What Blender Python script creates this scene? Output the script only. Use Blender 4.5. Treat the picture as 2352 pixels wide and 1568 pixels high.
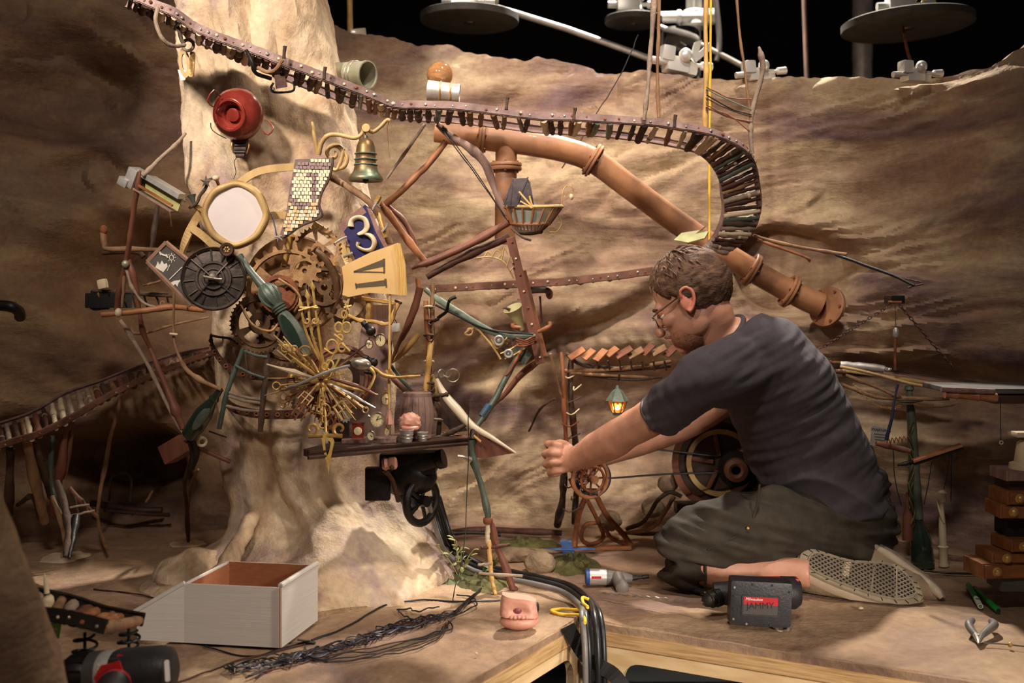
import bpy, bmesh, math, random
from mathutils import Vector, Matrix, noise, geometry
random.seed(7)
for o in list(bpy.data.objects): bpy.data.objects.remove(o)
SC = bpy.context.scene
COL = SC.collection
W, H, F = 2352.0, 1568.0, 2522.0      # frame size and focal length in pixels
CU, CV, CH = 1176.0, 700.0, 0.70      # principal column, horizon row, eye height
# ---------------------------------------------------------------- camera
cd = bpy.data.cameras.new('camera'); cam = bpy.data.objects.new('camera', cd); COL.objects.link(cam)
cam.location = (0, 0, CH); cam.rotation_euler = (math.pi/2, 0, 0)
cd.sensor_width = 36; cd.lens = 36*F/W; cd.shift_y = -(H/2-CV)/W
cd.clip_start = 0.05; cd.dof.use_dof = True; cd.dof.focus_distance = 2.66; cd.dof.aperture_fstop = 3.2
SC.camera = cam
# ---------------------------------------------------------------- world, lights, exposure
wd = bpy.data.worlds.new('world'); SC.world = wd; wd.use_nodes = True
wd.node_tree.nodes['Background'].inputs[0].default_value = (1.0, 0.80, 0.78, 1)
wd.node_tree.nodes['Background'].inputs[1].default_value = 0.035
def lamp(name, loc, tgt, power, color, size=0.25, angle=60, blend=0.6):
    l = bpy.data.lights.new(name, 'SPOT'); l.energy = power; l.color = color
    l.shadow_soft_size = size; l.spot_size = math.radians(angle); l.spot_blend = blend
    o = bpy.data.objects.new(name, l); COL.objects.link(o); o.location = loc
    o.rotation_euler = (Vector(tgt)-Vector(loc)).to_track_quat('-Z', 'Y').to_euler()
    return o
WARM = (1.0, 0.87, 0.745)
lamp('key_spot', (-1.45, 0.65, 2.55), (-0.42, 2.95, 1.24), 470, WARM, 0.10, 39, 0.9)
lamp('top_spot', (0.55, 2.0, 3.1), (0.12, 3.2, 0.8), 310, WARM, 0.10, 52, 0.95)
lamp('fill_spot', (-0.2, -0.4, 2.9), (-0.30, 3.1, 0.75), 175, WARM, 0.2, 60, 0.7)
lamp('front_spot', (1.35, -0.15, 0.66), (0.50, 2.22, -0.16), 300, WARM, 0.12, 29, 0.8)
lamp('side_spot', (2.05, 1.3, 1.35), (-0.42, 2.3, 0.05), 190, WARM, 0.10, 25, 0.8)
lamp('back_spot', (0.75, 4.5, 3.3), (0.62, 4.0, 1.4), 900, (1, 0.92, 0.8), 0.08, 70, 0.5)
vs = SC.view_settings
vs.view_transform = 'Standard'; vs.look = 'None'; vs.gamma = 1; vs.use_curve_mapping = False; vs.exposure = 0.0
try: SC.display_settings.display_device = 'sRGB'
except Exception: pass
# ---------------------------------------------------------------- helpers
def V(u, v, y): return Vector(((u-CU)/F*y, y, CH+(CV-v)/F*y))
def FL(u, v, z=0.0):
    y = (CH-z)*F/(v-CV); return V(u, v, y)
def PX(y): return y/F                  # metres in one pixel at distance y
def rgb(*c): return tuple(((x/255)/12.92 if x/255 <= .04045 else ((x/255+.055)/1.055)**2.4) for x in c)
MATS = {}
def nd(nt, t, **k):
    n = nt.nodes.new(t)
    for a, b in k.items():
        if a in n.inputs: n.inputs[a].default_value = b
        else: setattr(n, a, b)
    return n
def mat(name, c1, c2=None, scale=25, rough=0.6, metal=0.0, bump=0.25, stretch=(1, 1, 1), bscale=None, trans=0, emit=None, coat=0, detail=5, lo=.35, hi=.65):
    """two-tone grain material: colours are sRGB 0..255"""
    if name in MATS: return MATS[name]
    m = bpy.data.materials.new(name); m.use_nodes = True; nt = m.node_tree; b = nt.nodes['Principled BSDF']
    b.inputs['Roughness'].default_value = rough; b.inputs['Metallic'].default_value = metal
    if coat: b.inputs['Coat Weight'].default_value = coat
    if trans: b.inputs['Transmission Weight'].default_value = trans
    tc = nd(nt, 'ShaderNodeTexCoord'); mp = nd(nt, 'ShaderNodeMapping'); mp.inputs['Scale'].default_value = stretch
    nt.links.new(tc.outputs['Object'], mp.inputs['Vector'])
    n = nd(nt, 'ShaderNodeTexNoise', Scale=scale, Detail=detail, Roughness=0.6); nt.links.new(mp.outputs[0], n.inputs['Vector'])
    r = nd(nt, 'ShaderNodeValToRGB'); r.color_ramp.elements[0].position = lo; r.color_ramp.elements[1].position = hi
    r.color_ramp.elements[0].color = (*rgb(*c1), 1); r.color_ramp.elements[1].color = (*rgb(*(c2 or c1)), 1)
    nt.links.new(n.outputs['Fac'], r.inputs['Fac']); nt.links.new(r.outputs['Color'], b.inputs['Base Color'])
    if bump:
        n2 = nd(nt, 'ShaderNodeTexNoise', Scale=bscale or scale*3, Detail=4.0); nt.links.new(mp.outputs[0], n2.inputs['Vector'])
        bp = nd(nt, 'ShaderNodeBump', Strength=bump, Distance=0.004); nt.links.new(n2.outputs['Fac'], bp.inputs['Height'])
        nt.links.new(bp.outputs[0], b.inputs['Normal'])
    if emit:
        b.inputs['Emission Color'].default_value = (*rgb(*emit[0]), 1); b.inputs['Emission Strength'].default_value = emit[1]
    MATS[name] = m; return m
def rockmat(name, cols, purple, scale, rot, stretch, pamt=.5, bump=.55, fine=60):
    m = bpy.data.materials.new(name); m.use_nodes = True; nt = m.node_tree; b = nt.nodes['Principled BSDF']
    b.inputs['Roughness'].default_value = 0.8; b.inputs['Specular IOR Level'].default_value = 0.25
    tc = nd(nt, 'ShaderNodeTexCoord'); mp = nd(nt, 'ShaderNodeMapping'); mp.inputs['Scale'].default_value = stretch; mp.inputs['Rotation'].default_value = rot
    nt.links.new(tc.outputs['Object'], mp.inputs['Vector'])
    def nz(sc, det, dist=0, vec=mp):
        n = nd(nt, 'ShaderNodeTexNoise', Scale=sc, Detail=det, Roughness=0.62, Distortion=dist); nt.links.new(vec.outputs[0] if vec is mp else vec.outputs['Object'], n.inputs['Vector']); return n
    a = nz(scale, 5, 0.9); r = nd(nt, 'ShaderNodeValToRGB'); e = r.color_ramp.elements
    e[0].position = .29; e[0].color = (*rgb(*cols[0]), 1); e[1].position = .66; e[1].color = (*rgb(*cols[-1]), 1)
    k = e.new(.46); k.color = (*rgb(*cols[1]), 1)
    nt.links.new(a.outputs['Fac'], r.inputs['Fac'])
    p = nz(scale*.75, 4, 1.2); pr = nd(nt, 'ShaderNodeMapRange'); pr.inputs[1].default_value = .50; pr.inputs[2].default_value = .66; pr.inputs[4].default_value = pamt
    nt.links.new(p.outputs['Fac'], pr.inputs[0])
    mx = nd(nt, 'ShaderNodeMix', data_type='RGBA'); nt.links.new(pr.outputs[0], mx.inputs['Factor']); nt.links.new(r.outputs[0], mx.inputs['A']); mx.inputs['B'].default_value = (*rgb(*purple), 1)
    f = nz(fine, 6, 0, tc); fr = nd(nt, 'ShaderNodeMapRange'); fr.inputs[1].default_value = .3; fr.inputs[2].default_value = .7; fr.inputs[3].default_value = .84; fr.inputs[4].default_value = 1.12
    nt.links.new(f.outputs['Fac'], fr.inputs[0])
    mu = nd(nt, 'ShaderNodeMix', data_type='RGBA', blend_type='MULTIPLY'); mu.inputs['Factor'].default_value = 1
    nt.links.new(mx.outputs['Result'], mu.inputs['A']); nt.links.new(fr.outputs[0], mu.inputs['B']); nt.links.new(mu.outputs['Result'], b.inputs['Base Color'])
    b1 = nz(scale*9, 8, .3); b2 = nz(fine*2, 6, 0, tc); ad = nd(nt, 'ShaderNodeMath', operation='MULTIPLY_ADD'); ad.inputs[1].default_value = .35
    nt.links.new(b2.outputs['Fac'], ad.inputs[0]); nt.links.new(b1.outputs['Fac'], ad.inputs[2])
    bp = nd(nt, 'ShaderNodeBump', Strength=bump, Distance=0.02); nt.links.new(ad.outputs[0], bp.inputs['Height']); nt.links.new(bp.outputs[0], b.inputs['Normal'])
    MATS[name] = m; return m
# ---- mesh containers
class MB:
    def __init__(s): s.v = []; s.f = []
    def add(s, vs, fs):
        k = len(s.v); s.v += [tuple(x) for x in vs]; s.f += [tuple(i+k for i in f) for f in fs]; return s
    def mesh(s, name, smooth=True, auto=None):
        me = bpy.data.meshes.new(name); me.from_pydata(s.v, [], s.f); me.update()
        bm = bmesh.new(); bm.from_mesh(me); bmesh.ops.recalc_face_normals(bm, faces=bm.faces)
        if smooth:
            for f in bm.faces: f.smooth = True
            for e in bm.edges:
                if len(e.link_faces) == 2 and e.calc_face_angle(0) > (auto or 0.7): e.smooth = False
        bm.to_mesh(me); bm.free(); return me
def tag(o, label=None, cat=None, group=None, kind=None):
    if label: o['label'] = label
    if cat: o['category'] = cat
    if group: o['group'] = group
    if kind: o['kind'] = kind
    return o
def root(name, label, cat, loc, group=None):
    o = bpy.data.objects.new(name, None); COL.objects.link(o); o.location = loc; o.empty_display_size = .03
    return tag(o, label, cat, group)
def rootof(o):
    while o.parent: o = o.parent
    return o
def part(name, mb, m, parent, label=None, smooth=True, auto=None, kind=None):
    me = mb.mesh(name, smooth, auto) if isinstance(mb, MB) else mb
    me.transform(Matrix.Translation(-rootof(parent).location))
    me.materials.clear(); me.materials.append(MATS[m] if isinstance(m, str) else m)
    o = bpy.data.objects.new(name, me); COL.objects.link(o); o.parent = parent
    if label: o['label'] = label
    if kind: o['kind'] = kind
    return o
def single(name, mb, m, label, cat, group=None, kind=None, smooth=True, auto=None):
    me = mb.mesh(name, smooth, auto) if isinstance(mb, MB) else mb
    xs = [v.co for v in me.vertices]; c = Vector((sum(v.x for v in xs)/len(xs), sum(v.y for v in xs)/len(xs), min(v.z for v in xs)))
    me.transform(Matrix.Translation(-c)); me.materials.clear(); me.materials.append(MATS[m] if isinstance(m, str) else m)
    o = bpy.data.objects.new(name, me); COL.objects.link(o); o.location = c
    return tag(o, label, cat, group, kind)
def struct(name, mb, m, parent=None, smooth=True, label=None, cat=None):
    me = mb.mesh(name, smooth) if isinstance(mb, MB) else mb
    me.materials.append(MATS[m] if isinstance(m, str) else m)
    o = bpy.data.objects.new(name, me); COL.objects.link(o)
    if parent: o.parent = parent
    else: o['kind'] = 'structure'
    return tag(o, label, cat)
# ---- shapes (world coordinates)
def cr(pts, n):
    """Catmull-Rom through the points"""
    if len(pts) < 3 or n <= 1: return [Vector(p) for p in pts]
    P = [pts[0]*2-pts[1]]+list(pts)+[pts[-1]*2-pts[-2]]; out = []
    for i in range(1, len(P)-2):
        a, b, c, d = P[i-1:i+3]
        for k in range(n):
            t = k/n; out.append(.5*((2*b)+(c-a)*t+(2*a-5*b+4*c-d)*t*t+(3*b-a-3*c+d)*t**3))
    out.append(Vector(pts[-1])); return out
def lerpl(L, t):
    if not isinstance(L, (list, tuple)): return L
    x = t*(len(L)-1); i = min(int(x), len(L)-2); return L[i]+(L[i+1]-L[i])*(x-i)
def tube(pts, r, seg=8, sub=4, wob=0.0, closed=False, knots=0, flat=1.0, mb=None, ref=None):
    """swept tube; r a number or list along it; wob bends it like a twig, knots swell it; flat squashes along the second axis"""
    mb = mb or MB(); pts = [Vector(p) for p in pts]
    if len(pts) == 2 and (wob or knots): pts = [pts[0].lerp(pts[1], t/4) for t in range(5)]
    if closed:
        Q = pts+pts[:3]; q = cr(Q, sub); k = sub*len(pts); pts = q[sub:sub+k]
    else: pts = cr(pts, sub)
    n = len(pts); sd = random.random()*100
    if wob:
        L = sum((pts[i+1]-pts[i]).length for i in range(n-1))
        for i in range(n):
            w = noise.noise_vector(Vector((sd, i*6.0/n*max(1, L*4), 3.1)))*wob; pts[i] = pts[i]+w
    T = []
    for i in range(n):
        a = pts[i-1] if (closed or i > 0) else pts[i]; b = pts[(i+1) % n] if (closed or i < n-1) else pts[i]
        d = (b-a); T.append(d.normalized() if d.length > 1e-9 else Vector((0, 0, 1)))
    u = (ref or Vector((0.31, 0.2, 0.93))); u = (u-T[0]*u.dot(T[0]))
    if u.length < 1e-3: u = T[0].orthogonal()
    u.normalize(); vs = []; kn = [random.random() for _ in range(knots)]
    for i in range(n):
        u = (u-T[i]*u.dot(T[i])).normalized(); w = T[i].cross(u); t = i/(n-1)
        rr = lerpl(r, t)
        if knots:
            for k in range(knots): rr *= 1+.35*math.exp(-((t-(k+.5+.3*(kn[k]-.5))/knots)*n/1.2)**2)
        if wob: rr *= 1+.22*noise.noise(Vector((sd, i*1.7, 9)))
        for k in range(seg):
            a = 2*math.pi*k/seg; vs.append(pts[i]+u*math.cos(a)*rr+w*math.sin(a)*rr*flat)
    fs = []
    for i in range(n if closed else n-1):
        for k in range(seg):
            j = (i+1) % n; fs.append((i*seg+k, i*seg+(k+1) % seg, j*seg+(k+1) % seg, j*seg+k))
    if not closed: fs.append(tuple(range(seg))[::-1]); fs.append(tuple((n-1)*seg+k for k in range(seg)))
    return mb.add(vs, fs)
def basis(n, up=Vector((0, 0, 1))):
    n = Vector(n).normalized(); x = up.cross(n)
    if x.length < 1e-4: x = Vector((1, 0, 0)).cross(n)
    x.normalize(); return x, n.cross(x), n
def frame(loc, right, up):
    """local x,y,z -> world with z = right x up"""
    r = Vector(right).normalized(); u = Vector(up); u = (u-r*u.dot(r)).normalized(); n = r.cross(u)
    M = Matrix((r, u, n)).transposed().to_4x4(); M.translation = Vector(loc); return M
def upright(loc, up):
    """local y along up, local z towards the viewer"""
    u = Vector(up).normalized(); z = Vector((0, -1, 0)); z = (z-u*z.dot(u)).normalized(); M = Matrix((u.cross(z), u, z)).transposed().to_4x4(); M.translation = Vector(loc); return M
def facing(loc, rot=0, yaw=0, pitch=0):
    """frame whose local xy plane faces the viewer; rot spins in the plane (deg), yaw/pitch tilt it"""
    M = Matrix.Rotation(math.radians(yaw), 4, 'Z') @ Matrix.Rotation(math.radians(pitch), 4, 'X') @ Matrix.Rotation(math.pi/2, 4, 'X') @ Matrix.Rotation(math.radians(rot), 4, 'Z')
    M.translation = Vector(loc); return M
def lathe(prof, M, seg=24, mb=None, sx=1, sy=1, arc=1.0):
    """profile [(r,h)] turned about local z of frame M"""
    mb = mb or MB(); vs = []; n = len(prof); full = arc >= 1; S = seg if full else seg+1
    for r, h in prof:
        for k in range(S):
            a = 2*math.pi*arc*k/seg; vs.append(M @ Vector((r*math.cos(a)*sx, r*math.sin(a)*sy, h)))
    fs = []
    for i in range(n-1):
        for k in range(seg):
            k2 = (k+1) % S; fs.append((i*S+k, i*S+k2, (i+1)*S+k2, (i+1)*S+k))
    if full and prof[0] != prof[-1]:
        if prof[0][0] > 1e-6: fs.append(tuple(range(S))[::-1])
        if prof[-1][0] > 1e-6: fs.append(tuple((n-1)*S+k for k in range(S)))
    return mb.add(vs, fs)
def ax(p, q, up=Vector((0, 0, 1))):
    """frame with local z running from p to q"""
    p = Vector(p); q = Vector(q); x, y, z = basis(q-p, up if abs((q-p).normalized().dot(up)) < .98 else Vector((1, 0, 0)))
    M = Matrix((x, y, z)).transposed().to_4x4(); M.translation = p; return M
def turned(p, q, prof, seg=16, mb=None, sx=1, sy=1):
    """turned piece between p and q: prof [(t 0..1, radius)]"""
    L = (Vector(q)-Vector(p)).length; return lathe([(r, t*L) for t, r in prof], ax(p, q), seg, mb, sx, sy)
def slab(loops, th, M, mb=None, z0=None, bev=0):
    """flat piece with holes: loops[0] outline, the rest holes (local xy), thickness th about z (or from z0)"""
    mb = mb or MB(); za = -th/2 if z0 is None else z0; zb = za+th
    loops = [[Vector((p[0], p[1], 0)) for p in L] for L in loops]
    tri = geometry.tessellate_polygon(loops); fl = [p for L in loops for p in L]; n = len(fl)
    vs = [M @ Vector((p.x, p.y, za)) for p in fl]+[M @ Vector((p.x, p.y, zb)) for p in fl]
    fs = [tuple(t) for t in tri]+[tuple(i+n for i in t)[::-1] for t in tri]; k = 0
    for L in loops:
        m = len(L)
        for i in range(m): fs.append((k+i, k+(i+1) % m, n+k+(i+1) % m, n+k+i))
        k += m
    return mb.add(vs, fs)
def box(M, sx, sy, sz, mb=None, bev=0.0):
    """box centred on frame M with small chamfers"""
    mb = mb or MB(); b = bev; X, Y, Z = sx/2, sy/2, sz/2; vs = []; fs = []
    if b <= 0:
        vs = [M @ Vector((x, y, z)) for x in (-X, X) for y in (-Y, Y) for z in (-Z, Z)]
        return mb.add(vs, [(0, 1, 3, 2), (4, 6, 7, 5), (0, 4, 5, 1), (2, 3, 7, 6), (0, 2, 6, 4), (1, 5, 7, 3)])
    bm = bmesh.new(); bmesh.ops.create_cube(bm, size=1)
    for v in bm.verts: v.co = Vector((v.co.x*sx, v.co.y*sy, v.co.z*sz))
    bmesh.ops.bevel(bm, geom=list(bm.edges), offset=b, segments=2, affect='EDGES', profile=.7)
    bm.verts.index_update(); vs = [M @ v.co for v in bm.verts]; fs = [tuple(v.index for v in f.verts) for f in bm.faces]; bm.free()
    return mb.add(vs, fs)
def ell(c, rx, ry, rz, M=None, seg=20, rings=12, mb=None, fn=None):
    mb = mb or MB(); M = M or Matrix.Identity(4); vs = []; fs = []
    for i in range(rings+1):
        th = math.pi*i/rings
        for k in range(seg):
            a = 2*math.pi*k/seg; d = Vector((math.sin(th)*math.cos(a), math.sin(th)*math.sin(a), math.cos(th)))
            s = fn(d) if fn else 1; vs.append(Vector(c)+(M.to_3x3() @ Vector((d.x*rx*s, d.y*ry*s, d.z*rz*s))))
    for i in range(rings):
        for k in range(seg): fs.append((i*seg+k, (i+1)*seg+k, (i+1)*seg+(k+1) % seg, i*seg+(k+1) % seg))
    mb.add(vs, fs); return mb
def clean(mb, dist=1e-5):
    me = bpy.data.meshes.new('t'); me.from_pydata(mb.v, [], mb.f); bm = bmesh.new(); bm.from_mesh(me)
    bmesh.ops.remove_doubles(bm, verts=bm.verts, dist=dist); bm.verts.index_update()
    out = MB(); out.add([v.co for v in bm.verts], [tuple(v.index for v in f.verts) for f in bm.faces]); bm.free(); bpy.data.meshes.remove(me); return out
def torus(M, R, r, seg=28, ts=8, mb=None, arc=1.0, a0=0, sx=1, sy=1):
    n = seg; pts = [M @ Vector((R*math.cos(a0+2*math.pi*arc*k/n)*sx, R*math.sin(a0+2*math.pi*arc*k/n)*sy, 0)) for k in range(n if arc >= 1 else n+1)]
    return tube(pts, r, ts, 1, closed=arc >= 1, mb=mb)
def circ(r, n=24, cx=0, cy=0, a0=0, sx=1, sy=1): return [(cx+r*sx*math.cos(a0+2*math.pi*k/n), cy+r*sy*math.sin(a0+2*math.pi*k/n)) for k in range(n)]
def gearloop(r, teeth, d, sharp=.5):
    L = []
    for k in range(teeth):
        a = 2*math.pi*k/teeth; s = 2*math.pi/teeth
        for t, rr in ((0, r-d), (.22, r-d*.9), (.5-sharp*.2, r), (.5+sharp*.2, r), (.78, r-d*.9)): L.append((rr*math.cos(a+t*s), rr*math.sin(a+t*s)))
    return L
def rnd(a, b): return a+(b-a)*random.random()
def pxs(L, y): return [V(u, v, y) for u, v in L]
def pxy(L): return [V(*p) for p in L]
# ================================================================ MATERIALS
rockmat('rock_wall', [(96, 72, 64), (158, 130, 108), (204, 182, 148)], (112, 88, 98), 1.7, (0, math.radians(28), 0), (0.7, 0.8, 2.9), .85, .45)
rockmat('rock_side', [(100, 76, 62), (144, 114, 88), (176, 148, 112)], (102, 80, 82), 1.6, (0, math.radians(-32), 0), (0.7, 0.8, 2.4), .5)
rockmat('rock_column', [(136, 104, 84), (194, 166, 134), (224, 202, 172)], (144, 118, 136), 3.2, (0, math.radians(-10), 0), (1.5, 1.5, .8), .55, .4)
rockmat('set_floor', [(108, 84, 66), (150, 121, 96), (176, 148, 118)], (136, 112, 110), 2.6, (0, 0, .3), (1, 1, 1), .5, .35, 45)
rockmat('stone', [(110, 92, 76), (146, 124, 100), (170, 148, 120)], (120, 104, 104), 8, (0, 0, 0), (1, 1, 1), .4, .5, 90)
mat('plywood', (216, 180, 130), (234, 204, 158), 9, .55, 0, .08, (1, 1, 6))
mat('ply_edge', (168, 128, 82), (214, 178, 126), 60, .7, 0, .2, (.15, .15, 3))
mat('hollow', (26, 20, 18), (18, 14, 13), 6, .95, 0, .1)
mat('stage_black', (12, 12, 14), (7, 7, 9), 3, .98, 0, .05)
mat('rust', (104, 56, 34), (150, 88, 52), 30, .75, .15, .4)
mat('dark_rust', (58, 36, 30), (92, 56, 42), 34, .7, .3, .4)
mat('rail_steel', (118, 94, 90), (158, 130, 124), 26, .5, .2, .25)
mat('rail_brown', (92, 58, 46), (126, 88, 72), 20, .55, .2, .3)
mat('bolt', (150, 140, 128), (206, 196, 182), 60, .38, .8, .1)
mat('brass', (164, 124, 68), (208, 170, 104), 40, .4, .45, .2)
mat('gold_paint', (206, 164, 84), (234, 200, 124), 40, .42, .25, .25)
mat('gold_wood', (160, 126, 78), (200, 168, 112), 14, .5, .05, .25, (1, 1, .3))
mat('twig', (116, 82, 58), (156, 120, 86), 30, .8, 0, .5, (1, 1, .35))
mat('twig_grey', (132, 112, 98), (168, 146, 126), 30, .8, 0, .5)
mat('twig_dark', (58, 42, 34), (88, 66, 50), 30, .8, 0, .5)
mat('bamboo', (196, 150, 84), (222, 182, 112), 22, .45, 0, .15)
mat('bamboo_rust', (136, 84, 52), (170, 114, 76), 20, .5, 0, .2)
mat('wood_red', (94, 54, 40), (130, 80, 60), 16, .55, 0, .3, (1, 1, .3))
mat('wood_orange', (104, 62, 32), (156, 98, 52), 16, .5, 0, .2, (.3, 1, 1), coat=.1)
mat('wood_grey', (112, 88, 80), (146, 116, 104), 20, .7, 0, .4, (2, 2, .3))
mat('wood_dark', (48, 32, 26), (74, 50, 38), 18, .5, 0, .3, (.4, 1, 1))
mat('verdigris', (84, 98, 86), (124, 136, 118), 22, .6, .2, .3)
mat('green_paint', (66, 74, 66), (96, 106, 93), 14, .42, .1, .25)
mat('green_glass', (30, 42, 35), (44, 58, 46), 10, .12, 0, 0, coat=.5)
mat('blue_paint', (40, 86, 122), (60, 70, 70), 30, .55, 0, .3)
mat('bell_bronze', (118, 92, 58), (112, 126, 104), 16, .42, .6, .25, lo=.42, hi=.6)
mat('red_enamel', (116, 36, 30), (150, 58, 46), 14, .28, .1, .12, coat=.5)
mat('iron', (66, 57, 52), (98, 86, 78), 26, .42, .6, .2)
mat('black_iron', (30, 27, 27), (46, 40, 38), 26, .45, .5, .25)
mat('rig_metal', (225, 222, 216), (240, 238, 232), 10, .35, .45, 0)
mat('chrome', (205, 205, 205), (228, 226, 222), 10, .12, 1, 0)
mat('tin', (176, 170, 164), (206, 202, 198), 18, .42, .6, .2)
mat('tin_green', (136, 136, 112), (182, 180, 158), 16, .45, .4, .25)
mat('grey_disc', (54, 51, 47), (72, 68, 62), 20, .7, .1, .1)
mat('terracotta', (104, 70, 50), (172, 120, 82), 6, .52, .05, .35, coat=.03, lo=.3, hi=.6)
mat('mirror_face', (206, 194, 194), (218, 206, 200), 8, .35, 0, .06)
mat('slate', (72, 66, 62), (92, 86, 80), 10, .8, 0, .15)
mat('chalk', (222, 212, 200), (236, 228, 216), 60, .9, 0, .1)
mat('frame_wood', (150, 112, 92), (176, 138, 116), 18, .6, 0, .3)
mat('tile_cream', (232, 212, 176), (246, 232, 204), 9, .32, 0, .05)
mat('tile_tan', (214, 178, 128), (232, 200, 156), 12, .35, 0, .05)
mat('tile_purple', (140, 118, 116), (162, 140, 134), 12, .35, 0, .05)
mat('grout', (112, 92, 86), (128, 106, 98), 40, .9, 0, .3)
mat('plate_blue', (44, 40, 84), (60, 56, 104), 10, .42, .2, .15)
mat('plate_rust', (122, 88, 80), (160, 126, 116), 24, .7, .2, .4)
mat('bone', (206, 184, 150), (226, 206, 172), 18, .5, 0, .2)
mat('ivory', (198, 180, 150), (216, 200, 172), 10, .35, 0, .1, coat=.2)
mat('parchment', (212, 168, 104), (226, 188, 126), 8, .6, 0, .15)
mat('page_edge', (196, 150, 76), (226, 184, 108), 60, .6, 0, .3, (8, 8, .3))
mat('ink', (88, 74, 56), (98, 82, 60), 20, .8, 0, .1)
mat('gear_brown', (122, 88, 56), (186, 144, 98), 22, .45, .25, .3)
mat('gear_dark', (80, 58, 42), (126, 94, 64), 24, .45, .3, .3)
mat('watch_face', (222, 204, 156), (232, 216, 172), 20, .4, 0, .02)
mat('glass_clear', (255, 255, 255), (255, 255, 255), 5, .03, 0, 0, trans=1)
mat('glass_amber', (226, 168, 110), (236, 190, 140), 5, .08, 0, 0, trans=.75)
mat('glass_grey', (150, 156, 150), (166, 170, 160), 20, .25, 0, .1, trans=.3)
mat('cloth_dark', (58, 50, 54), (76, 66, 68), 60, .9, 0, .4)
mat('wire_black', (28, 26, 28), (40, 38, 40), 30, .45, .2, .1)
mat('wire_blue', (44, 46, 74), (54, 54, 84), 30, .5, .2, .1)
mat('cable_black', (22, 22, 24), (32, 32, 34), 20, .38, 0, .05)
mat('cable_grey', (110, 106, 104), (128, 122, 118), 20, .4, 0, .05)
mat('cord_yellow', (222, 178, 40), (238, 200, 66), 60, .7, 0, .2)
mat('tape_black', (26, 25, 26), (38, 36, 36), 20, .6, 0, .15)
mat('tape_blue', (74, 118, 190), (92, 138, 206), 20, .6, 0, .1)
mat('card_white', (212, 205, 196), (220, 213, 205), 4, .75, 0, .1, (2, 2, 60))
mat('card_brown', (152, 92, 58), (164, 102, 66), 30, .85, 0, .1, (1, 6, 6))
mat('moss', (66, 66, 34), (100, 94, 50), 40, .95, 0, .6)
mat('leaf', (140, 140, 84), (172, 168, 110), 20, .7, 0, .1)
mat('leaf_dark', (70, 78, 44), (98, 102, 60), 20, .7, 0, .1)
mat('skin', (182, 128, 104), (200, 148, 122), 14, .5, 0, .12, bscale=140)
mat('skin_red', (192, 114, 92), (202, 128, 104), 14, .5, 0, .12, bscale=140)
mat('hair', (64, 42, 30), (106, 76, 54), 60, .8, 0, .5, (.6, .6, 1.2))
mat('shirt', (64, 58, 64), (72, 66, 72), 40, .92, 0, .12, bscale=500)
mat('trouser', (44, 37, 28), (60, 51, 39), 22, .88, 0, .2, bscale=400)
mat('sole_rubber', (132, 118, 96), (150, 136, 112), 30, .7, 0, .15)
mat('sole_side', (192, 172, 148), (206, 188, 164), 20, .5, 0, .1)
mat('sole_waffle', (118, 106, 90), (134, 120, 102), 40, .75, 0, .15)
mat('suede', (140, 120, 96), (158, 138, 112), 30, .9, 0, .3, bscale=200)
mat('tool_black', (34, 33, 35), (44, 42, 44), 30, .48, 0, .15, bscale=200)
mat('tool_red', (178, 28, 36), (192, 40, 46), 10, .4, 0, .05)
mat('tool_grey', (96, 90, 86), (112, 106, 100), 20, .5, 0, .1)
mat('tool_blue', (36, 66, 128), (46, 80, 144), 10, .45, 0, .05)
mat('label_dark', (70, 66, 64), (78, 74, 72), 10, .4, 0, .02)
mat('print_white', (232, 228, 222), (238, 234, 230), 10, .5, 0, 0)
mat('print_black', (24, 22, 22), (30, 28, 28), 10, .6, 0, 0)
mat('marker_green', (22, 140, 62), (30, 158, 74), 10, .35, 0, .02)
mat('lime', (120, 200, 60), (140, 214, 80), 10, .5, 0, .02)
mat('gum', (204, 142, 122), (216, 160, 140), 16, .42, 0, .15)
mat('gum_dark', (120, 60, 62), (140, 76, 76), 16, .45, 0, .1)
mat('lily', (214, 204, 164), (190, 190, 130), 12, .5, 0, .1)
mat('glow', (255, 190, 90), None, 5, .5, 0, 0, emit=((255, 176, 80), 14))
mat('amber_pane', (190, 120, 56), (206, 140, 74), 8, .2, 0, 0, trans=.5)
# ================================================================ THE SETTING
def fnoise(p, o=4): return noise.fractal(p, 1.0, 2.0, o)
def tabl(T, x):
    if x <= T[0][0]: return T[0][1]
    for (a, b), (c, d) in zip(T, T[1:]):
        if x <= c:
            t = (x-a)/(c-a); t = t*t*(3-2*t)*.5+t*.5; return b+(d-b)*t
    return T[-1][1]
WP = [(-2.4, 2.75), (-1.75, 3.1), (-1.35, 3.32), (-.9, 3.5), (-.2, 3.5), (.3, 3.47), (.7, 3.42), (1.0, 3.22), (1.2, 3.02), (1.5, 2.8), (2.2, 2.5)]
TOP = [(0, -420), (380, -420), (600, -300), (700, -60), (745, 35), (770, 62), (815, 84), (870, 90), (960, 106), (1040, 103), (1052, 108), (1066, 119), (1100, 130), (1150, 139), (1214, 148), (1228, 138), (1318, 152), (1330, 160), (1360, 165), (1370, 178), (1420, 174), (1480, 168), (1530, 176), (1580, 186), (1640, 191), (1720, 191), (1800, 186), (1900, 184), (1960, 187), (2060, 186), (2150, 186), (2230, 176), (2250, 165), (2290, 138), (2340, 104), (2420, 20), (2600, -100)]
def bump2(x, z, u, v, ru, rv, y=3.5, p=2.0):
    c = V(u, v, y); dx = (x-c.x)/(ru*PX(y)); dz = (z-c.z)/(rv*PX(y)); return math.exp(-(dx*dx+dz*dz)**(p/2))
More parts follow.
